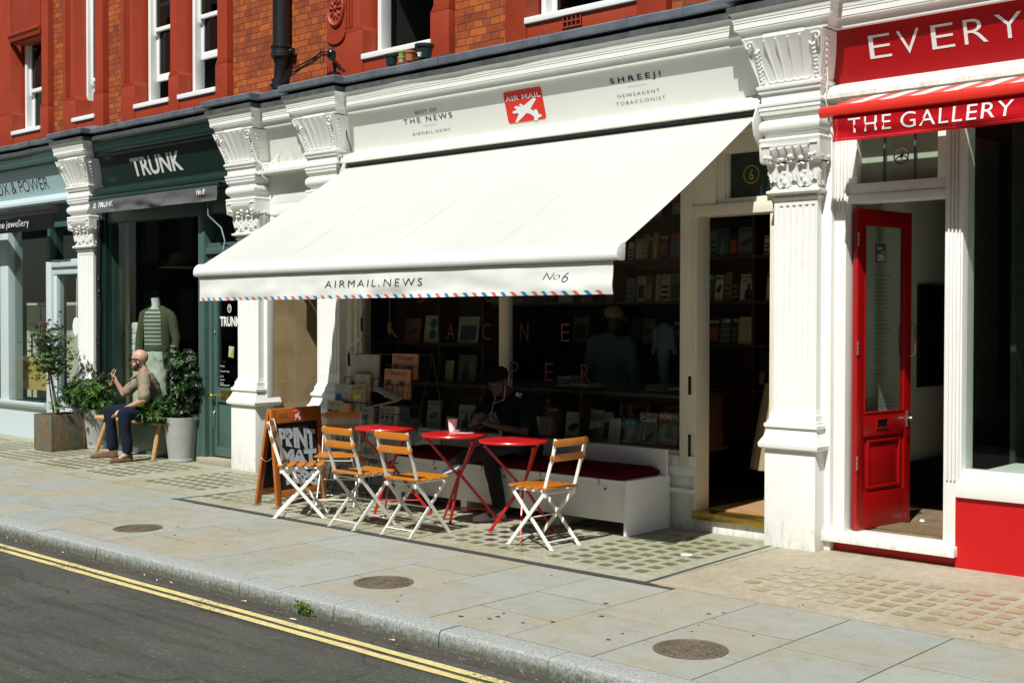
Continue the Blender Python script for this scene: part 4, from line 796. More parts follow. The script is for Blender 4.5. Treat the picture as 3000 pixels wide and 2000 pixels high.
# white text list on the window
m=MB(); q=random.Random(4)
for col,(x,z1,n) in enumerate(((-13.36,1.37,30),(-12.98,1.30,28))):
    for i in range(n):
        z=z1-i*.0235; w=q.uniform(.08,.17)
        if i in (1,): continue
        text(m,''.join(q.choice('aeinorstlm') for _ in range(int(w/.014))),(x,8.328,z),X_,Z_,w,.013)
m.build('glass_lettering','white_letter',s8,True,fix=False)
# interior
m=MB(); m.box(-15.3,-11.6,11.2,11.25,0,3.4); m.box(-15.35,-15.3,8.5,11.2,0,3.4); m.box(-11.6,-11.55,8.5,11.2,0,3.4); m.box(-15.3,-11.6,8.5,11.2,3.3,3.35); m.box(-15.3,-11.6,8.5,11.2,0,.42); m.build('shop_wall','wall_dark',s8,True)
m=MB(); m.box(-15.2,-15.0,8.52,8.62,.42,3.0); m.box(-15.0,-14.88,8.60,8.66,.42,3.0); m.box(-14.97,-14.90,8.50,8.56,.42,2.6); m.build('inner_panel','wall_cream',s8,True,bevel=.01)
t=thing('mirror','tall dark mirror in a pale frame deep inside the clothes shop','mirror',(-15.2,10.9,1.0)); m=MB()
for a,b,c,d_ in ((-15.75,-15.66,.5,2.35),(-15.05,-14.96,.5,2.35),(-15.66,-15.05,2.26,2.35)): m.box(a+.45,b+.45,11.1,11.14,c,d_)
m.build('frame','wall_cream',t,True)
t=thing('pendant_lamp','wide straw lampshade hanging inside the clothes shop','lamp',(-14.5,9.2,2.5)); m=MB(); m.lathe([(.05,.20),(.09,.18),(.16,.05),(.26,0),(.255,-.004),(.15,.04),(.08,.17),(.05,.19)],(-14.55,9.2,2.40),24,cap=False); mat('straw_shade',(.55,.38,.17),.9,bump=(80,.5)); m.build('lamp_shade','straw_shade',t,True,smooth=50); m=MB(); m.tube([(-14.55,9.2,2.6),(-14.55,9.2,3.3)],.005,6); m.build('cord','black_plastic',t,True)
t=thing('drawer_stack','small stack of white drawers behind the mannequin','drawers',(-14.95,8.72,1.2))
m=MB(); m.box(-14.93,-14.70,8.68,8.95,.42,1.66); m.build('cabinet','cream_paint',t,True)
for k in range(4):
    m=MB(); m.box(-14.925,-14.705,8.668,8.68,1.10+k*.14,1.225+k*.14); o=m.build('drawer','window_white',t,True,bevel=.003); m=MB(); m.ell((-14.82,8.66,1.16+k*.14),.01,8,6); m.build('drawer_knob','brass',o,True,smooth=60)
m=MB(); m.tube([(-14.86,8.215,3.0),(-14.85,8.21,2.7),(-14.87,8.205,2.2),(-14.85,8.21,1.9),(-14.865,8.2,1.4),(-14.86,8.21,.75)],.035,7); q=random.Random(3)
for k in range(40): m.ell((-14.86+q.uniform(-.03,.03),8.19,1.3+q.random()*1.6),(.012,.012,.03),6,4)
tag(m.build('chain','cast_iron',None,smooth=60),'black chain hanging down the green door jamb beside the leftmost pilaster','chain')
# --- pale blue jewellery shop at the far left
s9=thing('shopfront','pale blue jewellery shop front cut off by the left edge','shopfront',(-17.5,8.3,0))
m=MB(); m.box(-30,-16.43,8.30,8.5,0,.43); m.sweep([(0,.43),(.03,.43),(.06,.46),(.07,.49),(.07,.515),(0,.52)],[(-30,8.3),(-16.43,8.3)]); m.build('stall_riser','pale_blue_paint',s9,True,smooth=30)
m=MB(); m.box(-17.86,-17.60,8.28,8.5,.52,3.3); m.box(-16.43,-16.28,8.27,8.5,0,2.50); m.box(-16.28,-15.4,8.27,8.5,2.42,2.52); m.box(-16.28,-15.4,8.30,8.5,2.32,2.42); m.box(-16.28,-16.2,8.31,8.42,.06,2.32); m.box(-16.2,-15.4,8.33,8.39,.5,.66); m.box(-16.2,-15.4,8.35,8.39,.06,.5); m.box(-15.5,-15.4,8.27,8.42,.06,3.3)
m.build('window_frame','pale_blue_paint',s9,True,bevel=.005)
m=MB(); m.box(-16.41,-16.33,8.285,8.48,2.5,3.3); m.box(-30,-15.4,8.32,8.5,2.98,3.3); m.build('upper_frame','teal_dark_paint',s9,True)
m=MB(); m.box(-30,-16.43,8.38,8.386,.52,2.98); m.box(-16.33,-15.5,8.38,8.386,2.52,2.98); m.box(-16.2,-15.5,8.36,8.366,.66,2.32); m.build('window_glass','glass',s9,True)
m=MB(); m.box(-15.95,-15.62,8.335,8.35,.52,.62); m.build('letterbox','black_plastic',s9,True)
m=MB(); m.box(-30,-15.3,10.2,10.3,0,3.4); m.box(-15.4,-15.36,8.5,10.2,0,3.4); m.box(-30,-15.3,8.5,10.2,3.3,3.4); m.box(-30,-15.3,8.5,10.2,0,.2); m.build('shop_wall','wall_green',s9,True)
m=MB(); m.box(-18.4,-16.45,8.95,8.98,.5,1.95); m.build('window_backing','wall_cream',s9,True)
t=thing('display_board','blank plywood board standing on thin black legs in the left window','board',(-17.5,8.6,.4)); m=MB(); m.box(-17.98,-17.0,8.60,8.62,.66,1.14); m.build('panel','ply',t,True,bevel=.002)
m=MB()
for x in (-17.8,-17.6,-17.3,-17.1): m.box(x,x+.02,8.625,8.64,.43,1.5 if x in (-17.6,) else .7)
m.build('leg','black_plastic',t,True)
t=thing('display_grid','thin black wire grid standing in the left window','display stand',(-17.5,8.7,1.1)); m=MB()
for x in (-17.95,-17.45,-17.0): m.tube([(x,8.7,1.14),(x,8.7,1.9)],.006,5)
for z in (1.35,1.62,1.9): m.tube([(-17.95,8.7,z),(-17.0,8.7,z)],.006,5)
m.build('wire_grid','black_plastic',t,True)
t=thing('hanging_sign','small blank white oval sign hanging on a cord in the glass door','sign',(-15.72,8.34,1.5)); m=MB(); m.loft([[(-15.72+.085*math.cos(6.283*i/28),y,1.60+.125*math.sin(6.283*i/28)) for i in range(28)] for y in (8.335,8.345)]); m.build('plate','window_white',t,True,smooth=30); m=MB(); m.tube([(-15.72,8.345,1.72),(-15.70,8.345,2.3)],.004,5); m.build('cord','litter_white',t,True)
# --- red gallery
s4=thing('shopfront','white and red gallery shop front with an open red door','shopfront',(-3.9,8.35,0))
m=MB(); m.box(-4.47,-4.39,8.27,8.5,0,3.3); m.box(-4.39,-4.30,8.32,8.5,.13,3.3)
for k in range(3): m.box(-4.385+k*.028,-4.372+k*.028,8.305,8.33,2.5,3.3)
m.box(-4.47,-3.44,8.235,8.5,.075,.145); m.box(-4.30,-3.52,8.33,8.5,2.56,2.62); m.box(-3.545,-3.42,8.30,8.5,.146,3.3)
for k in range(4): m.box(-3.52+k*.026,-3.508+k*.026,8.285,8.31,.60,3.3)
m.box(-4.30,-3.545,8.34,8.46,2.62,2.70); m.box(-4.30,-4.23,8.34,8.46,2.70,3.25); m.box(-3.62,-3.545,8.34,8.46,2.70,3.25)
m.box(-3.44,12,8.27,8.5,.49,.60); m.box(-3.42,12,8.29,8.5,.60,.645); m.box(-3.42,12,8.32,8.46,.645,.675); m.box(-3.42,12,8.30,8.5,3.15,3.3)
m.build('window_frame','white_paint',s4,True,bevel=.004)
m=MB(); m.box(-3.455,12,8.295,8.5,0,.489); m.build('stall_riser','red_gloss_flat',s4,True) if 0 else None
mat('red_riser',(.50,.002,.003),.5,nz=(3,.04)); m.build('stall_riser','red_riser',s4,True); m=MB(); m.box(-4.44,-3.455,8.33,8.5,0,.074); m.build('step_riser','red_riser',s4,True)
m=MB()
for x in (-4.03,-3.80): m.box(x-.008,x+.008,8.37,8.385,2.62,3.25)
m.build('glazing_bar','green_paint',s4,True)
m=MB(); m.box(-4.23,-3.62,8.40,8.406,2.70,3.25); m.build('fanlight','glass',s4,True); m=MB(); m.box(-4.23,-3.62,8.43,8.44,2.70,3.25); fb=m.build('fanlight_blind','wall_cream',s4,True)
m=MB(); m.loft(ring(-3.915,2.88,8.398,.058,.010),cap=False); text(m,'4',(-3.935,8.399,2.853),X_,Z_,.04,.055,off=.01,shear=.3); m.build('gilt_number','grey_letter',fb,True,fix=False)
m=MB(); m.box(-3.42,12,8.385,8.391,.675,3.15); m.build('window_glass','glass',s4,True)
m=MB(); m.box(-4.39,-3.545,8.501,12,.05,.14); m.box(-3.545,12,9.6,12,.05,.14); m.build('gallery_floor','floor_grey',s4,True) if 0 else None
mat('tile_floor',(.22,.16,.10),.45,nz=(6,.45)); m.build('gallery_floor','tile_floor',s4,True)
m=MB(); m.box(-4.52,-4.40,8.5,12,.14,3.4); m.box(-4.5,12,12,12.1,0,3.4); m.build('party_wall','wall_cream',s4,True)
m=MB(); m.box(-4.5,12,8.5,12,3.35,3.4); m.box(11.9,12,8.5,12,0,3.4); m.box(-3.50,-3.46,9.4,12,.14,3.35); m.build('gallery_wall','wall_green',s4,True)
m=MB(); m.box(-3.42,12,8.40,9.3,.60,.64); m.build('display_shelf','white_paint',s4,True,bevel=.003)
m=MB(); m.box(-4.40,-3.52,10.6,11.9,.14,.62); m.box(-4.40,-4.36,9.35,10.6,.14,.55); m.build('dark_skirting','black_plastic',s4,True)
t=thing('door_mat','brown door mat just inside the red door','mat',(-3.8,8.9,.14)); m=MB(); m.box(-4.2,-3.58,8.62,8.98,.141,.152); m.build('mat_pile','mat_brown',t,True) if 0 else None
mat('mat_brown',(.16,.11,.05),1,nz=(60,.4),bump=(120,.6)); m.build('mat_pile','mat_brown',t,True)
t=thing('spotlight','small round black spotlight on the gallery ceiling','lamp',(-3.0,8.9,2.9)); m=MB(); m.tube([(-3.12,8.95,2.93),(-3.02,8.85,2.93)],.045,14); m.build('lamp_body','window_white',t,True,smooth=40); m=MB(); m.tube([(-3.02,8.85,2.93),(-2.99,8.82,2.93)],.05,14); m.build('lamp_ring','black_plastic',t,True,smooth=40)
t=thing('wall_frame','black picture frame hanging on the gallery side wall','picture',(-4.38,9.7,1.7)); m=MB(); m.box(-4.40,-4.375,9.75,10.3,1.15,2.0); m.build('frame','black_plastic',t,True,bevel=.004)
for k,(x,y,z,h) in enumerate(((-2.3,11.9,1.3,.7),(-1.3,11.9,1.2,.5))):
    t=thing('wall_frame',['taller dark picture on the back wall of the gallery','smaller dark picture on the back wall of the gallery'][k],'picture',(x,y,z)); m=MB(); m.box(x-.25,x+.25,y-.03,y,z,z+h); m.build('frame','wall_dark',t,True)
# open red door, hinged at the left jamb, swung inwards
dl=thing('red_door','open glossy red half-glazed door with white list lettering and a chrome handle','door',(-4.285,8.40,.148),R(82))
w,T,H=.70,.045,2.38     # local: x along leaf, y<0 is the street face
m=MB(); m.box(0,.085,-T,0,0,H); m.box(w-.085,w,-T,0,0,H); m.box(.085,w-.085,-T,0,H-.12,H); m.box(.085,w-.085,-T,0,.69,.86); m.box(.085,w-.085,-T,0,0,.27); m.box(.085,w-.085,-T+.018,-.01,.27,.69)
for s,(a,b,c,d_) in enumerate(((.14,.56,.30,.66),)):
    for x0,x1,z0,z1 in ((a,a+.016,c,d_),(b-.016,b,c,d_),(a+.016,b-.016,c,c+.016),(a+.016,b-.016,d_-.016,d_)): m.box(x0,x1,-T-.004,-T+.022,z0,z1)
    m.loft([[(x,-T+.016,z) for x,z in ((a+.025,c+.025),(b-.025,c+.025),(b-.025,d_-.025),(a+.025,d_-.025))],[(x,-T+.002,z) for x,z in ((a+.08,c+.08),(b-.08,c+.08),(b-.08,d_-.08),(a+.08,d_-.08))]])
for x0,x1,z0,z1 in ((.085,.097,.86,H-.12),(w-.097,w-.085,.86,H-.12),(.097,w-.097,.86,.872)): m.box(x0,x1,-T-.005,-T+.02,z0,z1)
m.build('door_leaf','red_gloss',dl,bevel=.003)
m=MB(); m.box(.097,w-.097,-.026,-.022,.872,H-.12); m.build('door_glass','glass',dl)
m=MB(); 
for x0,x1,z0,z1 in ((.24,.40,.74,.752),(.24,.40,.808,.82),(.24,.252,.752,.808),(.388,.40,.752,.808)): m.box(x0,x1,-T-.008,-T,z0,z1)
o=m.build('letterbox','red_gloss',dl,bevel=.002); m=MB(); m.box(.252,.388,-T-.003,-T-.0005,.752,.808); m.build('letterbox_flap','black_plastic',o)
m=MB(); m.tube([(w-.05,-T,.80),(w-.05,-T-.05,.80)],.011,8); m.box(w-.062,w-.038,-T-.008,-T,.74,.86); m.tube([(w-.05,-T-.05,.80),(w-.15,-T-.055,.80)],.009,8); m.ell((w-.05,-T-.03,.80),(.02,.025,.02),10,6); m.build('door_handle','steel',dl,smooth=50)
m=MB()
for s in (-1,):
    m.tube([(w-.02,-T,1.28),(w-.02,-T-.045,1.30),(w-.02,-T-.05,1.42),(w-.02,-T-.045,1.52),(w-.02,-T,1.54)],.006,7); m.tube([(w-.02,.0,1.28),(w-.02,.045,1.30),(w-.02,.05,1.42),(w-.02,.045,1.52),(w-.02,0,1.54)],.006,7)
m.build('pull_handle','brass',dl,smooth=60)
m=MB()
for z in (.45,1.30,2.1):
    for k in range(3): m.tube([(-.004,-T-.006,z+k*.035),(-.004,-T-.006,z+.03+k*.035)],.007,8)
m.build('hinge','steel',dl,smooth=50)
yl=-.0275; m=MB(); names=['JANET SOBEL','GEORGIE ARMSTRONG','HAROLD BOOTH','FREDDIE BRICE','THOMAS BURLESON','VERNON BURWELL','DAVID BUTLER','WILLIAM DAWSON','SAM DOYLE','JOSEPH E FARMER','JOHN B MURRY','EDDIE ARNING','BESSIE HARVEY','CHARLES KINNEY','DR PARRY MCCOMBS','WILLIE MASSEY','JOHN B GRAY','ROYAL ROBERTSON','JP SCOTT','HERBERT SINGLETON','DR CHARLES SMITH','MARY T SMITH','HENRY SPELLER','JIMMY LEE SUDDUTH','MOSE TOLLIVER','GEORGE WILLIAMS']
for i,s in enumerate(names): text(m,s,(.235,yl,1.915-i*.0307),X_,Z_,.0125*len(s),.014,lift=.001)
for s,z in (('TUE TO SUN AND BY APPOINTMENT',.955),('GE@GALLEVERY.COM 020 7486 8808',.925),('@GALLEVERY   WWW.GALLEVERY.COM',.895)): text(m,s,(.10,yl,z),X_,Z_,.42,.015,lift=.001)
m.loft([[(.30+r*.6*math.cos(6.283*i/30),yl-.001,1.075+r*math.sin(6.283*i/30)) for i in range(30)] for r in (.082,.085)],cap=False)
for s,a0,sg in (('THE G OF',150,-1),('EVERYTHING',205,1)):
    for i,ch in enumerate(s):
        if ch==' ': continue
        a=R(a0+sg*i*(15 if sg<0 else 14)); rad=Vector((math.cos(a),0,math.sin(a))); vv=rad if sg<0 else -rad; uu=Vector((vv.z,0,-vv.x)); text(m,ch,Vector((.30+.038*math.cos(a),yl,1.075+.066*math.sin(a)))-uu*.004,uu,vv,.008,.010,lift=.001)
m.box(.2985,.3015,yl-.0012,yl-.0005,1.035,1.115); o=m.build('glass_lettering','black_letter',dl,fix=False)
m=MB(); m.box(.24,.37,-.032,-.0275,1.99,2.13); o=m.build('open_sign','grey_letter',dl); m=MB(); text(m,'OPEN',(.26,-.0325,2.0),X_,Z_,.09,.05,off=.01); text(m,'Come in',(.255,-.0325,2.085),X_,Z_,.07,.03,shear=.3); text(m,"we're",(.31,-.0325,2.06),X_,Z_,.05,.018); m.build('lettering','white_letter',o,fix=False)
t=thing('door_stop','small white door stop on the floor at the foot of the red door','door stop',(-4.06,9.1,.14)); m=MB(); m.ell((-4.06,9.12,.155),(.022,.016,.014),10,6); m.build('wedge','white_plastic',t,True,smooth=60)
# thin cables clipped to the joints between pilasters and fascias
m=MB(); m.tube([(-4.30,8.13,4.2),(-4.31,8.10,3.98),(-4.34,8.06,3.80),(-4.355,8.12,3.6),(-4.37,8.16,3.45),(-4.37,8.13,3.3),(-4.36,8.2,3.15)],.005,6); tag(m.build('cable','litter_white',smooth=60),'thin pale cable running down beside the red fascia','cable')
m=MB(); m.tube([(-9.80,8.0,4.03),(-9.80,8.06,3.86),(-9.825,8.15,3.80),(-9.83,8.20,3.6),(-9.83,8.26,3.44),(-9.85,8.14,3.40),(-9.86,8.12,3.32)],.006,6); tag(m.build('cable','black_plastic',smooth=60),'thin black cable running down the left end of the cream fascia','cable')
m=MB(); m.tube([(-11.22,7.97,4.02),(-11.25,8.02,3.86),(-11.26,8.05,3.6),(-11.24,8.1,3.45),(-11.20,8.14,3.40),(-11.20,8.14,3.28),(-11.18,8.2,3.24)],.009,7); m.tube([(-11.22,8.14,3.40),(-11.14,8.2,3.42),(-11.09,8.24,3.46),(-11.08,8.26,3.52)],.009,7); tag(m.build('cable','white_paint',smooth=60),'white painted cable looping beside the console left of the blank panel','cable')
m=MB(); m.tube([(-12.2,8.1,3.05),(-12.19,8.1,2.9),(-12.0,8.15,2.75),(-11.93,8.15,2.6),(-11.9,8.1,2.45),(-11.80,8.0,2.40),(-11.77,7.95,2.32)],.010,7); tag(m.build('cable','lead',smooth=60),'curved metal conduit hanging under the dark green awning','cable')
# ------------------------------------------------------------------ awnings
aw=thing('awning','large white extended awning with airmail stripes over the cafe tables','awning',(-7.3,8.2,3.25))
TL,TR=Vector((-9.78,8.15,3.245)),Vector((-4.963,8.15,3.245)); BL_,BR_=Vector((-9.83,6.45,2.193)),Vector((-4.935,6.45,2.193))
m=MB(); NU,NV=48,16; top=[];bot=[]
for j in range(NV+1):
    v=j/NV
    for i in range(NU+1):
        u=i/NU; p=TL.lerp(TR,u).lerp(BL_.lerp(BR_,u),v); p.z-=.030*math.sin(math.pi*v)*(.6+.4*math.sin(math.pi*u))-.004*math.sin(u*40+v*3)*v*(1-v)*2; top.append(p); bot.append(p-Vector((0,.002,.003)))
n=len(top); W_=NU+1; fs=[]
for j in range(NV):
    for i in range(NU): a=j*W_+i; fs+=[(a,a+1,a+W_+1,a+W_),(n+a,n+a+W_,n+a+W_+1,n+a+1)]
for i in range(NU): fs+=[(i,n+i,n+i+1,i+1),(NV*W_+i,NV*W_+i+1,n+NV*W_+i+1,n+NV*W_+i)]
for j in range(NV): a=j*W_; b=a+NU; fs+=[(a,a+W_,n+a+W_,n+a),(b,n+b,n+b+W_,b+W_)]
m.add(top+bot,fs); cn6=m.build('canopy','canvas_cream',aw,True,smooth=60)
for i in (12,24,36):
    m=MB(); L=[top[j*W_+i] for j in range(NV+1)]; m.add([p+Vector((s,0,.0012)) for p in L for s in (-.009,.009)],[(2*k,2*k+2,2*k+3,2*k+1) for k in range(NV)]); m.build('seam','canvas_cream',cn6,True,fix=False)
prof=[(y+.105,z+.007) for y,z in [(6.365,2.205),(6.34,2.203),(6.31,2.19),(6.285,2.165),(6.275,2.135),(6.275,2.105),(6.285,2.092),(6.31,2.088),(6.36,2.09),(6.375,2.12),(6.378,2.17)]]
m=MB(); m.loft([[(-9.835,y,z) for y,z in prof],[(-4.93,y,z) for y,z in prof]]); m.build('front_bar','white_plastic_bar',aw,True,smooth=40) if 0 else None
mat('bar_white',(.78,.80,.77),.35,nz=(3,.04)); m.build('front_bar','bar_white',aw,True,smooth=40)
m=MB(); e=[(6.372,2.20),(6.34,2.206),(6.308,2.193),(6.282,2.167),(6.272,2.135),(6.272,2.105),(6.283,2.089),(6.31,2.085),(6.362,2.087)]; e=[(y+.105,z+.007) for y,z in e]
for x0,x1 in ((-9.842,-9.835),(-4.93,-4.922)): m.loft([[(x0,y,z) for y,z in e],[(x1,y,z) for y,z in e]])
m.build('bar_end_cap','bar_white',aw,True,bevel=.004)
# valance: gently rippled cloth
def val(x0,x1,y,z0,z1,amp,seed,nu=120,nv=8,kick=0):
    f=lambda x,v: y-.001+amp*(1-v)**1.2*(noise.noise(Vector((x*1.6,seed,v*1.5)))+.5*noise.noise(Vector((x*5,seed+3,v*2))))-kick*(1-v)
    def P(x,v,d=0): return Vector((x,f(x,v)-d,z0+(z1-z0)*v+.004*noise.noise(Vector((x*2,seed+7,0)))*(1-v)))
    return P
V6=val(-9.79,-4.98,6.415,1.871,2.094,.035,2)
def sheet(m,P,x0,x1,v0,v1,nu,nv,d=0,slant=0,back=True):
    vs=[]; 
    for j in range(nv+1):
        v=v0+(v1-v0)*j/nv
        for i in range(nu+1): vs.append(P(x0+(x1-x0)*i/nu+slant*(1-j/nv),v,d))
    k=nu+1; fs=[(j*k+i,j*k+i+1,(j+1)*k+i+1,(j+1)*k+i) for j in range(nv) for i in range(nu)]; m.add(vs,fs)
m=MB(); sheet(m,V6,-9.795,-4.98,.0,1,240,14); sheet(m,V6,-9.795,-4.98,.0,1,240,14,d=-.002); vl=m.build('valance','white_fabric',aw,True,smooth=60,fix=False)
mat('stripe_red',(.62,.10,.12),.85); mat('stripe_blue',(.015,.17,.42),.85)
for mt,o0 in (('stripe_red',0),('stripe_blue',1)):
    m=MB(); k=0; x=-9.775
    while x<-5.05:
        if k%2==o0: sheet(m,V6,x-.0,x+.038,.0,.125,3,2,d=.0012,slant=.030)
        x+=.097; k+=1
    m.build('airmail_stripe',mt,vl,True,fix=False)
m=MB(); k=0; x=-9.78
while x<-5.0: sheet(m,V6,x,x+.022,.965,.985,1,1,d=.0015); x+=.034
m.build('piping','grey_letter',vl,True,fix=False)
def vtext(m,s,P,x0,x1,z0,h,zz0,zz1,**k):
    t=MB(); text(t,s,(x0,0,z0),X_,Z_,x1-x0,h,lift=0,**k); m.add([P(p.x,(p.z-zz0)/(zz1-zz0),.004) for p in t.v],t.f)
m=MB(); vtext(m,'AIRMAIL.NEWS',V6,-7.965,-6.805,1.962,.057,1.871,2.094,off=-.008,sp=1.35,shear=.12); vtext(m,'No',V6,-5.59,-5.43,1.979,.046,1.871,2.094,off=-.02,shear=.45); vtext(m,'6',V6,-5.413,-5.355,1.959,.067,1.871,2.094,off=-.02,shear=.3); m.build('lettering','grey_letter',vl,True,fix=False)
m=MB(); m.box(-9.80,-4.95,8.13,8.22,3.195,3.24); m.build('roller_housing','cream_paint',aw,True)
m=MB(); m.tube([(-9.8,8.17,3.262),(-4.95,8.17,3.262)],.024,12); m.build('roller','black_plastic',aw,True,smooth=40)
for s,x in ((1,-9.3),(-1,-5.3)):
    m=MB(); m.bar((x,8.13,3.17),(x+s*1.15,7.30,2.60),.05,.03); m.bar((x+s*1.15,7.30,2.60),(x+s*.25,6.49,2.13),.04,.028); m.ell((x+s*1.15,7.30,2.60),(.035,.035,.03),10,6); m.build('folding_arm','bar_white',aw,True,bevel=.004)
for xx in (-9.80,-4.95):
    m=MB(); m.loft([[(xx-.006,y,z) for y,z in ((8.22,3.30),(8.13,3.30),(8.08,3.2),(8.10,3.10),(8.16,3.02),(8.22,3.0))],[(xx+.006,y,z) for y,z in ((8.22,3.30),(8.13,3.30),(8.08,3.2),(8.10,3.10),(8.16,3.02),(8.22,3.0))]])
    m.build('end_bracket','bar_white',aw,True,bevel=.002)
# red gallery awning, half wound in
ag=thing('awning','short red awning with pink and white striped cloth over the gallery','awning',(-3,8.15,3.25))
YA=7.86
def cloth(m,x0,x1,lift=0):
    P=lambda x,v:Vector((x,8.13+(YA+.015-8.13)*v,3.285-.09*v+lift+.004*math.sin(x*14))); m.add([P(x0,0),P(x1,0),P(x1,1),P(x0,1)],[(0,1,2,3)]); return P
m=MB(); x=-4.16
a=[];
m.add([(-4.16,8.13,3.285),(3,8.13,3.285),(3,YA+.01,3.195),(-4.16,YA+.01,3.195),(-4.16,8.13,3.280),(3,8.13,3.280),(3,YA+.01,3.190),(-4.16,YA+.01,3.190)],[(0,1,2,3),(7,6,5,4),(0,3,7,4),(1,5,6,2)]); cn=m.build('canopy','red_light_fabric',ag,True,fix=False)
m=MB()
for k in range(32):
    x=-3.99+k*.222; s=-.095; m.add([(x,8.128,3.2862),(x+.105,8.128,3.2862),(x+.105+s,YA+.01,3.1965),(x+s,YA+.01,3.1965)],[(0,1,2,3)])
m.build('pale_stripe','white_fabric',cn,True,fix=False)
m=MB(); e=[(YA+.03,3.195),(YA,3.20),(YA-.025,3.185),(YA-.034,3.155),(YA-.025,3.128),(YA,3.118),(YA+.03,3.125)]; m.loft([[(-4.262,y,z) for y,z in e],[(3,y,z) for y,z in e]]); mat('red_bar',(.70,.035,.022),.35,coat=.2); m.build('front_bar','red_bar',ag,True,smooth=40)
m=MB(); m.tube([(-4.16,8.0,3.22),(-4.17,7.93,3.19)],.03,8); m.bar((-4.13,8.2,3.16),(-4.13,7.9,3.16),.03,.03); m.build('folding_arm','red_bar',ag,True,bevel=.003)
V4=val(-4.165,3,YA-.005,2.945,3.125,.05,6)
m=MB(); sheet(m,V4,-4.165,3,.0,1,260,14); sheet(m,V4,-4.165,3,.0,1,260,14,d=-.002); v4=m.build('valance','red_fabric',ag,True,smooth=60,fix=False)
m=MB(); vtext(m,'THE',V4,-4.05,-3.735,2.995,.10,2.945,3.125,off=-.003,sp=1.15); vtext(m,'GALLERY',V4,-3.665,-2.915,2.99,.105,2.945,3.125,off=-.003,sp=1.12); vtext(m,'OF EVERYTHING',V4,-2.80,-1.3,2.99,.105,2.945,3.125,off=.012,sp=1.12); m.build('lettering','white_letter',v4,True,fix=False)
m=MB()
for x in (-4.145,-4.135,-3.30,-3.29): sheet(m,V4,x,x+.0025,.03,.97,1,6,d=.0012)
sheet(m,V4,-4.15,2.9,.085,.10,100,1,d=.0012); m.build('stitching','red_light_fabric',v4,True,fix=False)
# dark green shop awning (wound in, charcoal valance)
ad=thing('awning','wound-in awning with a charcoal grey valance over the clothes shop window','awning',(-13.3,8.1,3.2))
V8=val(-14.78,-11.9,8.03,3.055,3.222,.06,9)
m=MB(); sheet(m,V8,-14.77,-11.905,.0,1,90,8); sheet(m,V8,-14.77,-11.905,.0,1,90,8,d=-.002); v8=m.build('valance','grey_fabric',ad,True,smooth=60,fix=False)
m=MB(); vtext(m,'TRUNK',V8,-14.545,-14.18,3.125,.065,3.055,3.222,off=.03,shear=.15); vtext(m,'No.8',V8,-12.32,-12.14,3.135,.06,3.055,3.222,off=.02,shear=.2)
t2=MB(); t2.loft([[( -14.64+r*.9*math.cos(6.283*i/20),8.0,3.155+r*math.sin(6.283*i/20)) for i in range(20)] for r in (.022,.035)],cap=False); m.add([V8(p.x,(p.z-3.055)/.167,.0016) for p in t2.v],t2.f); vtext(m,'T',V8,-14.655,-14.625,3.14,.03,3.055,3.222,off=.02)
m.build('lettering','white_letter',v8,True,fix=False)
m=MB(); m.tube([(-14.80,8.06,3.235),(-11.9,8.06,3.235)],.032,12); m.box(-14.80,-11.9,8.06,8.28,3.225,3.262); m.build('front_bar','dark_green_paint',ad,True,smooth=40)
# jewellery shop awning
aj=thing('awning','wound-in black awning with white lower case letters over the jewellery shop','awning',(-16.9,8.1,3.1))
m=MB(); m.tube([(-30,8.0,3.17),(-15.62,8.0,3.17)],.055,14); m.build('roller','cast_iron',aj,True,smooth=40)
V9=val(-30,-15.62,7.98,2.91,3.11,.03,12)
m=MB(); sheet(m,V9,-22,-15.63,.0,1,60,6); sheet(m,V9,-22,-15.63,.0,1,60,6,d=-.002); v9=m.build('valance','black_fabric',aj,True,smooth=60,fix=False)
m=MB(); vtext(m,'modern fine jewellery',V9,-17.95,-16.33,2.955,.125,2.91,3.11,off=-.005,body=False); m.build('lettering','white_letter',v9,True,fix=False)
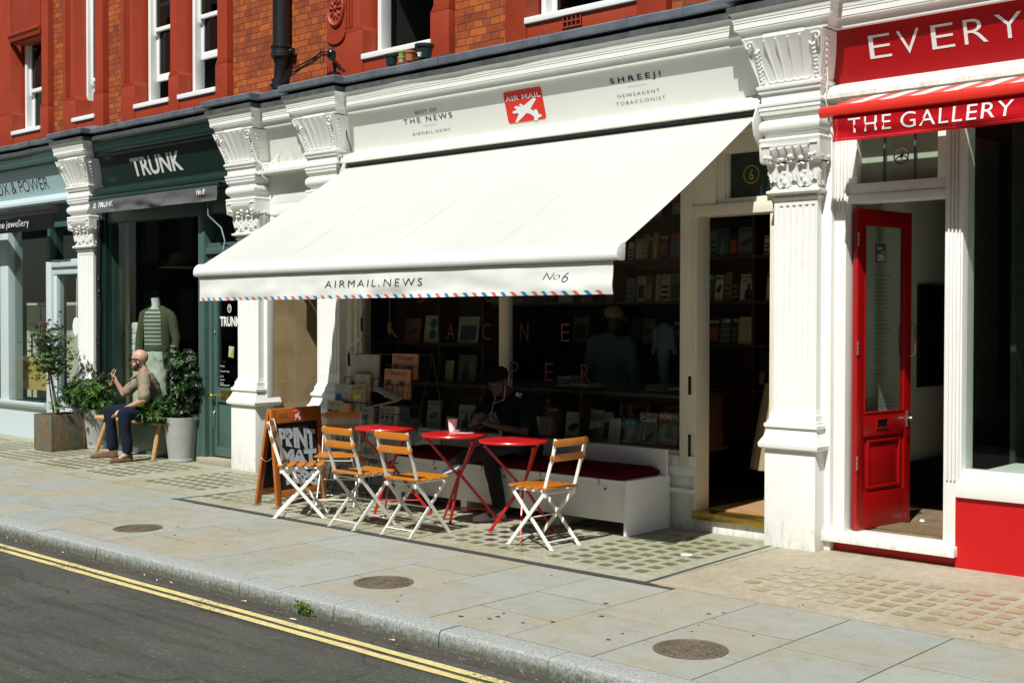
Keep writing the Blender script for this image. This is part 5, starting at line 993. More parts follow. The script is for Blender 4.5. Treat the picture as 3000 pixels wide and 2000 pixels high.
# ------------------------------------------------------------------ bistro chairs (local: faces +Y)
def chair(label,loc,rz):
    t=thing('bistro_chair',label,'chair',loc,rz,'folding cafe chairs on the pavement')
    def slat(m,w,y0,y1,z,th,vert=False):
        # board with rounded ends, long axis X
        r=(y1-y0)/2; cy=(y0+y1)/2; pts=[]
        for s in (1,-1):
            for i in range(7): a=R(-90+30*i); pts.append((s*(w/2-r+r*math.cos(a)),s*r*math.sin(a)))
        return pts,cy
    def board(w,d,th,mt,name,cx,M4):
        m=MB(); pts,_=slat(m,w,-d/2,d/2,0,th); m.prism([M4@Vector((x,y,-th/2)) for x,y in pts],(M4.to_3x3()@Vector((0,0,th)))); return m.build(name,mt,t,bevel=.0035)
    for i in range(5):
        y=-.155+i*.082; board(.395,.060,.016,'chair_wood','seat_slat',0,Matrix.Translation((0,y,.447-.006*math.cos((i-2)*.7)+.006)))
    for z,y in ((.795,-.268),(.685,-.240)):
        m=MB(); k=10; rings=[]
        for i in range(k+1):
            x=-.198+.396*i/k; s=x/.198; hz=.028*(1-max(0,abs(s)-.9)**2*60); yy=y-.014-.012*(1-s*s)+.02; hz=max(hz,.014); rings.append([(x,yy-.009,z-hz),(x,yy+.009,z-hz),(x,yy+.009+.0,z+hz),(x,yy-.009,z+hz)])
        m.loft(rings); m.build('back_slat','chair_wood',t,bevel=.004)
    for s in (-1,1):
        m=MB(); x=s*.172; th=.009
        pts=[(-.262,.825),(-.226,.66),(-.222,.65),(-.214,.64),(-.150,.435),(-.138,.40),(.200,.012),(.205,.004)]; w=.028
        def strip(pts,x,w):
            L=[];Rr=[]
            for i,(y,z) in enumerate(pts):
                a=Vector(pts[max(i-1,0)]);b=Vector(pts[min(i+1,len(pts)-1)]); d=(b-a).normalized(); n=Vector((-d.y,d.x))*w/2; L.append((y+n.x,z+n.y)); Rr.append((y-n.x,z-n.y))
            m.loft([[(x-th/2,l[0],l[1]),(x+th/2,l[0],l[1]),(x+th/2,r[0],r[1]),(x-th/2,r[0],r[1])] for l,r in zip(L,Rr)])
        strip(pts,x,w); m.box(x-.009,x+.009,.19,.235,0,.006); m.build('back_leg','white_metal',t,bevel=.0015)
        m=MB(); x=s*.158; strip([(.185,.428),(.165,.405),(-.205,.012),(-.212,.004)],x,w); m.box(x-.009,x+.009,-.235,-.195,0,.006); m.build('front_leg','white_metal',t,bevel=.0015)
        m=MB(); m.box(s*.150-.004,s*.150+.004,-.17,.20,.420,.438); m.box(s*.160-.012,s*.160+.012,-.165,-.125,.385,.428); m.build('seat_rail','white_metal',t,bevel=.0015)
    for y,z,x in ((-.168,.052,.155),(.155,.055,.17),(-.004,.222,.155),(-.150,.412,.165),(.18,.415,.15)):
        m=MB(); m.tube([(-x,y,z),(x,y,z)],.0055,8); m.build('crossbar','white_metal',t,smooth=60)
    return t
c0=chair('cafe chair nearest the red gallery, its back to the bench end',(-6.085,7.0,0.004),R(90))
dup(c0,(-7.155,6.675,.004),R(1),'cafe chair pulled up to the middle red table where the white cup stands')
dup(c0,(-7.752,6.63,.004),R(-2),'cafe chair facing the leftmost red table, overlapping the sandwich board chair')
dup(c0,(-8.535,6.605,.004),R(-43),'cafe chair standing sideways directly in front of the black sandwich board')
dup(c0,(-8.84,7.27,.004),R(222),'cafe chair facing the street between the sandwich board and the newspapers, its back in shade')
# ------------------------------------------------------------------ red folding tables
def table(label,c,feet,hub,rz):
    t=thing('bistro_table',label,'table',(c[0],c[1],.004),0,'round red folding cafe tables')
    m=MB(); m.lathe([(.001,.765),(.255,.765),(.262,.755),(.2665,.755),(.268,.766),(.264,.773),(.255,.775),(.001,.775)],(c[0],c[1],0),56); m.build('tabletop','red_table',t,True,smooth=32)
    hb=Vector(hub)
    for i,f in enumerate(feet):
        f=Vector((*f,.004)); m=MB(); m.bar(f,hb,.024,.014,side=(0,0,1)); m.build('leg','red_table',t,True,bevel=.002)
    for a in (rz,rz+140,rz+220):
        e=Vector((c[0]+.225*math.cos(R(a)),c[1]+.225*math.sin(R(a)),.755)); m=MB(); m.bar(hb-Vector((0,0,.03)),e-Vector((0,0,.03)),.020,.012); m.ell(e-Vector((0,0,.03)),.016,8,6); m.build('arm','red_table',t,True,bevel=.002)
    m=MB(); m.ell(hb,(.022,.022,.03),10,8); m.build('hub','red_table',t,True,smooth=60)
    m=MB(); a,b=Vector((*feet[0],.0)),Vector((*feet[2],.0)); m.tube([a.lerp(hb,.28)+Vector((0,0,0)),b.lerp(hb,.28)],.006,7); m.build('stay','red_table',t,True,smooth=60)
    return t
table('nearest red cafe table, beside the rightmost chair',(-6.41,7.01),[(-6.77,7.12),(-6.28,6.95),(-6.42,7.50)],(-6.435,7.15,.412),215)
table('middle red cafe table holding a white paper cup',(-7.11,7.06),[(-7.48,7.30),(-7.29,7.19),(-7.00,7.50)],(-7.19,7.20,.43),215)
table('farthest red cafe table, in front of the newspaper rack',(-7.975,7.085),[(-8.14,7.10),(-8.28,7.35),(-7.77,7.44)],(-8.04,7.20,.44),215)
t=thing('paper_cup','small white paper cup with no lid on the middle red table','cup',(-7.245,7.175,.779)); m=MB(); m.lathe([(.001,.004),(.028,.004),(.029,0),(.030,0),(.0315,.012),(.040,.094),(.0425,.096),(.0425,.102),(.0385,.102),(.030,.014),(.001,.014)],(-7.245,7.175,.779),28); m.build('cup_body','cup_paper',t,True,smooth=40)
t=thing('phone_charger','black and silver gadget with a white cable loop on the middle red table','gadget',(-7.12,7.20,.779)); m=MB(); m.ell((-7.12,7.20,.795),(.05,.025,.014),14,8,Matrix.Rotation(.5,3,'Z')); m.build('gadget_body','black_plastic',t,True,smooth=60)
m=MB(); m.tube([(-7.15,7.18,.790),(-7.20,7.14,.784),(-7.20,7.10,.780),(-7.13,7.07,.780),(-7.03,7.12,.780),(-7.0,7.18,.780),(-7.02,7.20,.785)],.003,6); m.build('gadget_cable','white_plastic',t,True,smooth=60)
# ------------------------------------------------------------------ built bench with cushion
b6=thing('bench','long white boxed bench with round bolt heads under the shop window','bench',(-7.2,7.95,0))
m=MB(); m.box(-8.56,-5.85,7.685,8.25,.412,.438); m.build('seat','window_white',b6,True,bevel=.003)
m=MB(); m.box(-5.85,-5.826,7.68,8.27,.004,.438); m.build('end_panel','window_white',b6,True,bevel=.002)
m=MB(); m.box(-8.55,-5.851,7.705,7.725,.105,.411); m.build('front_panel','window_white',b6,True,bevel=.002)
for x in (-8.56,-7.70,-6.63): m=MB(); m.box(x,x+.075,7.728,8.2,.004,.41); m.build('leg','window_white',b6,True,bevel=.002)
m=MB(); m.box(-8.56,-5.826,8.22,8.245,.439,.645); m.build('back_board','window_white',b6,True,bevel=.002)
for x in (-8.0,-7.15,-6.48,-6.05): m=MB(); m.tube([(x,7.706,.36),(x,7.699,.36)],.011,10); m.build('bolt_head','grey_letter',b6,True)
cz=.439
t=thing('bench_cushion','long dark red seat cushion lying on the white bench','cushion',(-7.2,7.95,cz))
m=MB(); rings=[]; n=40
for i in range(n+1):
    x=-8.52+2.64*i/n; e=min(1,min(i,n-i)/1.5+.35); h=.035+.033*e+.006*noise.noise(Vector((x*3,0,1))); yf,yb=7.675,8.205
    pr=[(yf+.03,0),(yf,.012),(yf-.008,h*.5),(yf,h-.012),(yf+.035,h)]+[(yf+(yb-yf)*k/6,h+.018*math.sin(math.pi*k/6)*e+.006*noise.noise(Vector((x*4,k,2)))) for k in range(1,6)]+[(yb-.03,h),(yb,h-.014),(yb,.012),(yb-.03,0)]
    rings.append([(x,a,cz+.001+b) for a,b in pr])
m.loft(rings); m.build('cushion_body','cushion_fabric',t,True,smooth=70)
m=MB()
for x in (-8.0,-7.4,-6.72,-6.1): m.tube([(x,7.672,cz+.02),(x+.004,7.68,cz-.03),(x-.005,7.681,cz-.05)],.003,5)
m.build('tie','cushion_fabric',t,True)
# ------------------------------------------------------------------ sandwich board
ab=thing('sandwich_board','wooden framed black sandwich board with grey hand-painted lettering','sign',(-9.25,7.1,0)); 
A0,A1=Vector((-9.095,6.76,0)),Vector((-9.20,7.42,0)); top0,top1=Vector((-9.235,6.79,.875)),Vector((-9.34,7.45,.875)); B0,B1=Vector((-9.405,6.75,0)),Vector((-9.51,7.41,0)); tb0,tb1=top0-Vector((.03,0,0)),top1-Vector((.03,0,0))
def panel(par,a0,a1,t0,t1,tag_):
    u=(a1-a0).normalized(); v=(t0-a0); h=v.length; v=v.normalized(); n=u.cross(v); w=(a1-a0).length
    F=lambda x,z,d=0: a0+u*x+v*z+n*d
    def bx(m,x0,x1,z0,z1,d0,d1): m.prism([F(x0,z0,d0),F(x1,z0,d0),F(x1,z1,d0),F(x0,z1,d0)],n*(d1-d0))
    m=MB(); bx(m,0,.062,0,h,-.014,.014); bx(m,w-.062,w,0,h,-.014,.014); bx(m,.062,w-.062,h-.135,h,-.013,.012); bx(m,.062,w-.062,.075,.14,-.013,.012); o=m.build('frame','board_wood',par,True,bevel=.003)
    m=MB(); bx(m,.062,w-.062,.14,h-.135,-.004,.002); m.build('panel','black_board',par,True); return F,u,v,n,w,h
mat('black_board',(.008,.009,.010),.6,nz=(4,.3))
F,u,v,n_,w,h=panel(ab,A0,A1,top0,top1,1); panel(ab,B0,B1,tb0,tb1,0)
mat('chalk_grey',(.50,.57,.60),.9,nz=(30,.3),bump=(30,.3))
m=MB()
def bold(s,x0,z0,w_,h_,sh=0):
    tw=MB(); text(tw,s,(0,0,0),X_,Z_,1,1,off=.055,sp=.86,lift=0)
    m.add([F(x0+w_*p.x,z0+h_*p.z*(1+.12*math.sin(p.x*5+z0*9))+.035*math.sin(p.x*3.2+z0*4),.0045) for p in tw.v],tw.f)
bold('PRINT',.085,.525,.49,.175); bold('MAT',.085,.335,.49,.165); bold('TERS',.085,.150,.49,.150); m.build('lettering','chalk_grey',ab,True,fix=False)
m=MB()
for x,z in ((.20,.63),(.33,.45),(.36,.235)):
    pts=[F(x+(.020 if k%2==0 else .007)*math.cos(k*math.pi/7),z+(.020 if k%2==0 else .007)*math.sin(k*math.pi/7),.0065) for k in range(14)]; m.add(pts,[list(range(14))])
m.build('painted_star','black_board',ab,True,fix=False)
emblem(ab,F(.335,h-.062,.0125),u,v,.115,.115)
m=MB(); text(m,'BEST OF',F(.10,h-.06,.0125),u,v,.10,.012); text(m,'THE NEWS',F(.09,h-.085,.0125),u,v,.13,.015); m.build('small_lettering','black_letter',ab,True,fix=False)
m=MB(); pa=(A0.lerp(top0,.5)+Vector((-.01,-.012,0))); pb=(B0.lerp(tb0,.5)+Vector((.01,-.012,0)))
m.tube([pa.lerp(pb,k/10)-Vector((0,0,.035*math.sin(math.pi*k/10))) for k in range(11)],.0035,6); m.build('chain','steel',ab,True,smooth=60)
# ------------------------------------------------------------------ newspaper rack and papers
rk=thing('newspaper_rack','black wire newspaper rack leaning back beside the window','rack',(-8.95,7.9,0))
yt,yb_=8.10,7.72   # top leans to the wall
ry=lambda z: yb_+(yt-yb_)*(z-.1)/1.3
m=MB()
for x in (-9.55,-8.93,-8.44): m.tube([(x,ry(.02),.01),(x,ry(1.36),1.36)],.006,6)
for x in (-9.55,-8.44): m.tube([(x,ry(1.36),1.36),(x,8.2,.9),(x,8.22,.01)],.006,6)
for z in (.03,.30,.62,.88,1.10,1.36): m.tube([(-9.55,ry(z),z),(-8.44,ry(z),z)],.005,6)
for x,s in ((-9.0,.4),(-8.6,-.2),(-9.4,.2)): m.tube([(x,7.55,.01),(x+s*.2,7.72,.28)],.005,6); m.tube([(x+s*.3,7.6,.01),(x+s*.2,7.72,.28)],.005,6)
m.build('frame','cast_iron',rk,True,smooth=60)
tiers=[(-9.5,-8.98,.98),(-8.92,-8.48,1.11),(-8.92,-8.48,.93),(-9.52,-9.0,.74),(-8.9,-8.46,.66),(-9.52,-8.98,.50),(-9.5,-9.02,.22),(-8.95,-8.5,.22)]
for x0,x1,z in tiers:
    m=MB(); y=ry(z)-.10
    for k in range(7): x=x0+(x1-x0)*k/6; m.tube([(x,ry(z),z),(x,y,z),(x,y+.02,z+.15)],.0035,5)
    m.tube([(x0,ry(z)+.03,z+.15),(x0,y+.02,z+.15),(x1,y+.02,z+.15),(x1,ry(z)+.03,z+.15)],.0045,6); m.build('basket','cast_iron',rk,True,smooth=60)
def paper(label,x0,x1,z0,z1,mt,title=None,tz=.80,ty=.10,dy=0,th=.025,tilt=0,pics=0,cat='newspaper',ink='black_letter',y=None,lean=.05,group='newspapers in the wire rack',tw=.8,pc=('grey_letter',)):
    yb=(ry(z0)-.06 if y is None else y)+dy; t=thing('newspaper',label,cat,((x0+x1)/2,yb,z0),0,group)
    u=Vector((1,0,tilt)).normalized(); v=Vector((-tilt,lean,1)).normalized(); n=u.cross(v); O=Vector((x0,yb,z0)); w=x1-x0; h=(z1-z0)
    m=MB(); k=8; rings=[]
    for i in range(k+1):
        s=i/k; b=.006*math.sin(s*3.1)+.003*math.sin(s*9); p=O+u*w*s+n*b; rings.append([p,p+v*h,p+v*(h-.004)-n*th,p-n*th])
    m.loft(rings); o=m.build('sheets',mt,t,True,smooth=50)
    uvl=o.data.uv_layers.new(name='UVMap')
    for lp in o.data.loops:
        c=o.data.vertices[lp.vertex_index].co+t.location; d=c-O; uvl.data[lp.index].uv=(d.dot(u)*2.4,d.dot(v)*2.4)
    if title or pics:
        m=MB()
        if title: text(m,title,O+u*w*(1-tw)/2+v*h*tz+n*.0115,u,v,w*tw,h*ty,off=-.005,lift=.0015)
        m.build('headline',ink,t,True,fix=False) if title else None
        q=random.Random(int(x0*-97)+int(z0*31))
        for i in range(pics):
            m=MB(); px=O+u*w*(.1+.8*i/pics)+v*h*(tz-.28-.1*q.random())+n*.0118; pw,ph=w*.6/pics,h*.17; m.add([px,px+u*pw,px+u*pw+v*ph,px+v*ph],[(0,1,2,3)]); m.build('printed_picture',pc[i%len(pc)],t,True,fix=False)
    return t
paper('broadsheet with a gothic masthead in the top left of the wire rack',-9.46,-9.04,1.00,1.36,'news_white','The New York Times',.42,.11,pics=3,tw=.62,pc=('grey_letter','leaf_dark','grey_letter'))
paper('upper of two salmon pink broadsheets',-8.90,-8.55,1.13,1.375,'news_pink','FTWeekend',.74,.18,pics=3,dy=.02,pc=('grey_letter','paper_cream'))
paper('lower of two salmon pink broadsheets',-8.92,-8.56,.95,1.23,'news_pink','FTWeekend',.78,.15,pics=3,dy=-.01,pc=('grey_letter','paper_cream'))
paper('folded cream newspaper behind the gothic masthead one',-9.32,-9.10,.86,1.17,'news_cream',None,dy=-.02)
paper('weekly with blue and pale bands at the rack left edge',-9.60,-9.34,.80,1.06,'news_white',None,pics=2,dy=-.02,pc=('stripe_blue','paper_cream'))
paper('yellow and black magazine hanging askew in the rack',-9.30,-9.10,.80,1.06,'news_cream','SOURCE',.8,.12,tilt=.12,pics=1,dy=-.03,pc=('yellow_sign',))
paper('striped cover tabloid low at the left of the rack',-9.66,-9.42,.66,.90,'news_cream','Evening News',.78,.12,dy=-.03,pics=2)
paper('pink cornered leaflet beside the striped tabloid',-9.42,-9.30,.66,.88,'news_pink',None,dy=-.03)
paper('dark front paper with white columns at the right of the rack',-8.88,-8.62,.70,.88,'news_white','REVIEW',.7,.2,dy=-.03,pics=3)
paper('turquoise cover paper in the shaded middle tier',-9.16,-8.98,.68,.86,'news_white','DAILY',.7,.18,dy=-.02,pics=1,pc=('stripe_blue',))
paper('broadsheet with a blue curl drawing low in the rack',-9.54,-9.20,.30,.50,'news_white',None,dy=-.03,pics=1,pc=('stripe_blue',))
paper('broadsheet with heavy black headlines low in the rack',-9.10,-8.66,.26,.52,'news_white','HERALD',.62,.26,dy=-.03,pics=2,tw=.4,pc=('red_light_fabric','grey_letter'))
paper('teal and pink magazine behind the farthest cafe chair',-9.52,-9.06,.52,.74,'news_white',None,dy=-.03,pics=3,pc=('stripe_blue','red_light_fabric','grey_letter'))
# bulging folded paper below the pink ones
t=thing('newspaper','newspaper folded open like a wedge under the salmon pink papers','newspaper',(-8.75,7.78,.9),0,'newspapers in the wire rack')
m=MB(); 
for a,b,c in (((-8.97,7.80,1.03),(-8.58,7.76,.93),(-8.62,7.88,.95)),((-8.96,7.74,.86),(-8.58,7.76,.93),(-8.62,7.86,.95))):
    A,B_,Cc=map(Vector,(a,b,c)); D=A+(Cc-B_)+Vector((.05,.05,0)); m.prism([A,B_,Cc,D],(0,0,.008))
m.build('sheets','paper_white',t,True,bevel=.002)
t=thing('newspaper','loose pile of papers slipping down behind the farthest red table','newspaper',(-8.6,7.7,.55),0,'newspapers in the wire rack')
m=MB()
for k in range(7): a=Vector((-8.80+k*.02,7.62+k*.01,.70-.005*k)); b=Vector((-8.45+k*.03,7.55,.46+.015*k)); s=Vector((.03,.22,.06)); m.prism([a,b,b+s,a+s],(0,-.004,-.006))
m.build('sheets','paper_white',t,True,bevel=.001)
# ------------------------------------------------------------------ people
def cap_(m,p0,r0,p1,r1,n=14,sq=(1,1)):
    p0=Vector(p0);p1=Vector(p1); m.tube([p0,p0.lerp(p1,.33),p0.lerp(p1,.66),p1],[r0,r0+(r1-r0)*.33,r0+(r1-r0)*.66,r1],n,sq=sq); m.ell(p0,r0,12,8); m.ell(p1,r1,12,8)
def fr(d,up=(0,0,1)):
    f=Vector(d).normalized(); s=f.cross(Vector(up)).normalized(); u=s.cross(f); return Matrix((s,f,u)).transposed()   # x=right,y=forward,z=up
def head(m,c,B,ears=True,nose=1):
    c=Vector(c); P=lambda x,y,z:c+B@Vector((x,y,z)); E=lambda x,y,z,r,**k:m.ell(P(x,y,z),r,14,10,B)
    E(0,-.012,.035,(.075,.094,.086)); E(0,.012,-.03,(.062,.076,.078)); E(0,.040,-.085,(.036,.038,.030)); E(0,.05,.018,(.056,.036,.03)); E(0,.066,-.055,(.026,.022,.016)); E(0,.058,-.075,(.034,.028,.024))
    for s in (-1,1): E(s*.045,.035,-.045,(.022,.03,.04)); E(s*.03,.07,.012,(.022,.012,.010))
    m.tube([P(0,.072,.012),P(0,.086,-.010),P(0,.104*nose,-.030),P(0,.088,-.038)],[.008,.011,.014,.008],8)
    for s in (-1,1): E(s*.012,.088,-.035,(.009,.010,.007))
    E(0,.082,-.060,(.022,.010,.006)); E(0,.080,-.071,(.019,.010,.007))
    if ears:
        for s in (-1,1): m.ell(P(s*.078,-.018,-.008),(.010,.018,.031),10,8,B@Matrix.Rotation(-.15,3,'X')); m.ell(P(s*.075,-.014,-.030),(.007,.010,.012),8,6,B)
def hand(m,w,d,nrm,L=1,curl=.5,thumb=1,spread=.15,r=.0085):
    """w wrist, d towards knuckles, nrm out of the back of the hand"""
    w=Vector(w);d=Vector(d).normalized();nrm=Vector(nrm);nrm=(nrm-d*nrm.dot(d)).normalized(); s=d.cross(nrm)
    m.ell(w+d*.045*L,(.022*L,.048*L,.040*L),12,8,Matrix((nrm,d,s)).transposed()); m.tube([w-d*.01,w+d*.03],[.024,.027],10,sq=(1,.8))
    for i,(o,ln) in enumerate(((-.030,.072),(-.010,.082),(.010,.078),(.028,.062))):
        p=w+d*.085*L+s*o*L; a=curl*(.9+.12*i); dd=d+s*spread*(o*20)*.4; pts=[p-d*.03]
        for k in range(3): dd=(dd*math.cos(a*(.5+.25*k))-nrm*math.sin(a*(.5+.25*k))).normalized(); p=p+dd*ln*L*(.42,.33,.25)[k]; pts.append(p)
        m.tube([pts[0],pts[0].lerp(pts[1],.5)]+pts[1:],[r*1.1,r*1.1,r*1.05,r,r*.85],8); m.ell(pts[-1],r*.85,8,6)
    q=w+d*.03*L-s*thumb*.025*L*1.0; t1=q+(d*.6-s*thumb*.7-nrm*.35).normalized()*.035; t2=t1+(d*.9-s*thumb*.2-nrm*.45*curl*2).normalized()*.032; m.tube([q,t1,t2],[.013,.0105,.0085],8); m.ell(t2,.0085,8,6)
def V(*a): return Vector(a)
# ---- man drinking iced coffee on the wooden bench
p1=thing('person','bald bearded man in sunglasses and khaki shirt sitting with an iced drink','person',(-13.5,8.0,0))
hd=V(-13.50,7.985,1.200); B=fr((-.80,-.60,-.06))*1.09
Ls,Rs=V(-13.24,7.90,1.005),V(-13.66,8.16,1.0); Le,Lw=V(-13.08,7.80,.745),V(-13.44,7.70,.600); Re,Rw=V(-13.86,7.98,.775),V(-13.90,7.90,.935)
hipL,hipR=V(-13.28,8.10,.56),V(-13.56,8.24,.555); kL,kR=V(-13.27,7.64,.585),V(-13.88,7.80,.575); aL,aR=V(-13.285,7.70,.10),V(-13.86,7.83,.09); nk=V(-13.46,8.02,1.09); mid=V(-13.44,8.13,.80)
m=MB(); head(m,hd,B); cap_(m,V(-13.45,8.03,1.03),.058,hd+V(.01,.02,-.05),.054); cap_(m,Ls,.05,Rs,.05); cap_(m,Ls,.047,Le,.038); cap_(m,Le,.039,Lw,.024); cap_(m,Rs,.047,Re,.037); cap_(m,Re,.038,Rw,.023)
cap_(m,nk-V(0,0,.12),.09,mid,.10); cap_(m,mid,.10,(hipL+hipR)/2,.12); cap_(m,hipL,.08,kL,.05); cap_(m,kL,.05,aL,.034); cap_(m,hipR,.08,kR,.05); cap_(m,kR,.05,aR,.034); cap_(m,aL,.034,aL+V(.0,-.10,-.05),.028); cap_(m,aR,.034,aR+V(-.06,-.07,-.045),.028)
hand(m,Lw,V(-.85,-.28,-.35),V(-.2,-.5,.8),curl=.45,thumb=1); hand(m,Rw+V(0,0,.0),V(-.45,-.15,.75),V(-.7,-.3,.0),curl=.75,thumb=-1)
body=blob(m,'body','skin',p1,.0065,3,True)
m=MB()  # shirt
chest=V(-13.46,8.06,.93)
rg=[]
def tor(c,fwd,rx,ry,n=24): 
    f=Vector((fwd[0],fwd[1],0)).normalized(); s=Vector((f.y,-f.x,0)); return [c+s*rx*math.cos(6.283*i/n)+f*ry*math.sin(6.283*i/n) for i in range(n)]
fw=(-.62,-.78)
m.loft([tor(c,fw,a,b) for c,a,b in ((V(-13.42,8.14,.535),.185,.145),(V(-13.425,8.13,.62),.185,.150),(V(-13.43,8.12,.72),.180,.140),(V(-13.44,8.10,.82),.195,.135),(V(-13.45,8.07,.92),.215,.130),(V(-13.455,8.05,.99),.215,.110),(V(-13.46,8.045,1.04),.15,.085),(V(-13.465,8.04,1.06),.09,.07))])
cap_(m,Ls,.072,Ls.lerp(Le,.82),.072,sq=(1,1)); cap_(m,Rs,.07,Rs.lerp(Re,.80),.068)
m.ell(Ls.lerp(Le,.86),.076,12,8)
shirt=blob(m,'shirt','khaki_fabric',body,.013,2,False,.0)
for v in shirt.data.vertices: v.co+=v.normal*(.007*noise.noise(Vector((v.co.x*9,v.co.y*9,v.co.z*16)))+.004*noise.noise(v.co*28))
def rel(o,par):
    r=par
    while r.parent: r=r.parent
    o.data.transform(Matrix.Translation(-r.location))
rel(shirt,body)
m=MB(); f=V(-.80,-.60,0).normalized(); s=V(.60,-.80,0)
for sg in (1,-1):
    a=V(-13.44,8.06,1.075)+s*sg*.062; b=V(-13.50,7.955,1.035)+s*sg*.045+f*.005; c=V(-13.545,7.90,.96)+s*sg*.02+f*.012; d=V(-13.50,7.93,.985)+s*sg*.085+f*.0
    m.prism([a,b,c,d],s*sg*.008+V(0,0,.006))
m.build('collar','khaki_fabric',shirt,True,smooth=60)
m=MB(); m.prism([V(-13.53,7.905,1.02),V(-13.495,7.905,1.02)+s*.03,V(-13.555,7.885,.90)],f*.006); m.build('open_neck','navy_fabric',shirt,True)
m=MB(); cap_(m,hipL+V(0,.02,0),.105,kL+V(0,0,.0),.073); cap_(m,hipR,.105,kR,.073); cap_(m,hipL,.125,hipR,.125); cap_(m,kL,.073,aL+V(0,0,.035),.066); cap_(m,kR,.073,aR+V(0,0,.04),.066)
tr=blob(m,'trousers','navy_fabric',body,.013,2)
for v in tr.data.vertices: v.co+=v.normal*(.010*noise.noise(Vector((v.co.x*10,v.co.y*10,v.co.z*7))))
rel(tr,body)
def shoe(par,heel,toe,mt,sole,h=.075,w=.045,name='shoe',laces=None,z0=.0):
    heel=Vector(heel);toe=Vector(toe); d=(toe-heel); L=d.length; d=d.normalized(); s=d.cross(Z_).normalized(); up=s.cross(d); rings=[];sr=[]
    for u,hw,hh,hb in ((0,.55,.85,0),(.04,.8,.98,0),(.15,.9,1.0,0),(.30,.88,.92,0),(.45,.90,.78,0),(.6,1.0,.62,0),(.75,1.02,.5,0),(.88,.85,.42,0),(.96,.55,.30,0),(1.0,.2,.16,0)):
        c=heel+d*L*u; rings.append([c+s*w*hw*math.cos(a)*(1 if math.sin(a)<.3 else .82)+up*(.014+max(0,h*hh*math.sin(a))) for a in [math.pi*k/8 for k in range(9)]]); sr.append((c,hw))
    m=MB(); m.loft(rings); o=m.build(name,mt,par,True,smooth=60)
    m=MB(); m.loft([[c+s*w*1.06*hw+up*z for z in (0,.018)]+[c-s*w*1.06*hw+up*z for z in (.018,0)] for c,hw in sr]); m.build('sole',sole,o,True,smooth=50); return o,rings
mat('sole_brown',(.07,.045,.03),.9); mat('sock_dark',(.02,.03,.025),.9)
shoe(body,(-13.285,7.76,.004),(-13.30,7.475,.004),'suede','sole_brown'); shoe(body,(-13.80,7.86,.004),(-13.985,7.60,.004),'suede','sole_brown')
m=MB(); m.tube([(-13.41,7.53,.07)]+[(-13.285+.05*math.cos(a),7.66,.075+.02*math.sin(a)) for a in [math.pi*k/6 for k in range(7)]],.006,6) if 0 else None
# sunglasses, beard, stubble cap
m=MB(); P=lambda x,y,z:hd+B@V(x,y,z)
for s_ in (-1,1): m.prism([P(s_*.006,.098,.026),P(s_*.066,.088,.028),P(s_*.064,.088,-.014),P(s_*.044,.094,-.026),P(s_*.014,.098,-.018)],B@V(0,.007,0)); m.bar(P(s_*.066,.090,.018),P(s_*.090,-.03,.012),.018,.007)
m.box(0,0,0,0,0,0) if 0 else m.bar(P(-.012,.094,.016),P(.012,.094,.016),.010,.006); m.build('sunglasses','black_plastic',body,True,bevel=.0015)
m=MB(); E=lambda x,y,z,r:m.ell(P(x,y,z),r,12,8,B)
E(0,.046,-.090,(.042,.040,.032))
for s_ in (-1,1): E(s_*.046,.022,-.062,(.022,.040,.034)); E(s_*.066,-.002,-.030,(.012,.020,.034)); m.ell(P(s_*.022,.080,-.051),(.020,.010,.006),8,6,B)
E(0,.080,-.082,(.022,.012,.010)); blob(m,'beard','beard',None,.004,2); o=bpy.data.objects['beard']; o.parent=body; o.data.transform(Matrix.Translation(-p1.location))
# drink held in the right hand
cc=V(-13.955,7.865,.875); t=thing('iced_drink','clear plastic cup of orange iced drink with a pale straw in the man\'s raised hand','drink',tuple(cc))
m=MB(); m.lathe([(.001,0),(.027,0),(.028,.002),(.038,.105),(.040,.108),(.0365,.108),(.026,.004),(.001,.004)],cc,24); m.build('cup_body','cup_glass',t,True,smooth=40)
m=MB(); m.lathe([(.001,.005),(.0255,.005),(.0285,.036),(.001,.037)],cc,20); m.build('liquid','orange_drink',t,True,smooth=40)
m=MB(); m.tube([cc+V(0,0,.02),cc+V(.035,.02,.15),cc+V(.06,.035,.20)],.004,8); m.build('straw','straw',t,True,smooth=60)
# ---- man in black reading his phone on the shop bench
p2=thing('person','man in black cap and black t-shirt looking at his phone','person',(-7.3,7.95,0))
hd=V(-7.27,7.76,1.165); B=fr((-.10,-1,-.42))
Ls,Rs=V(-7.07,7.93,1.02),V(-7.50,7.93,1.01); Le,Lw=V(-6.99,7.78,.74),V(-7.20,7.58,.81); Re,Rw=V(-7.58,7.75,.77),V(-7.37,7.56,.815)
hipL,hipR=V(-7.14,8.02,.585),V(-7.36,8.02,.585); kR=V(-7.24,7.60,.60); aR=V(-7.13,7.62,.11); kL=V(-6.98,7.66,.66); aL=V(-7.42,7.46,.52)
m=MB(); head(m,hd,B); nk=V(-7.28,7.88,1.08); cap_(m,V(-7.28,7.93,1.03),.06,hd+V(0,.03,-.05),.055); cap_(m,Ls,.05,Rs,.05); cap_(m,Ls,.05,Le,.04); cap_(m,Le,.04,Lw,.026); cap_(m,Rs,.05,Re,.04); cap_(m,Re,.04,Rw,.026)
cap_(m,V(-7.28,7.98,.95),.10,V(-7.26,8.03,.62),.12); cap_(m,hipL,.08,kL,.05); cap_(m,kL,.05,aL,.034); cap_(m,hipR,.08,kR,.05); cap_(m,kR,.05,aR,.035); cap_(m,aR,.033,aR+V(0,-.10,-.05),.028); cap_(m,aL,.033,aL+V(-.12,-.01,-.05),.028)
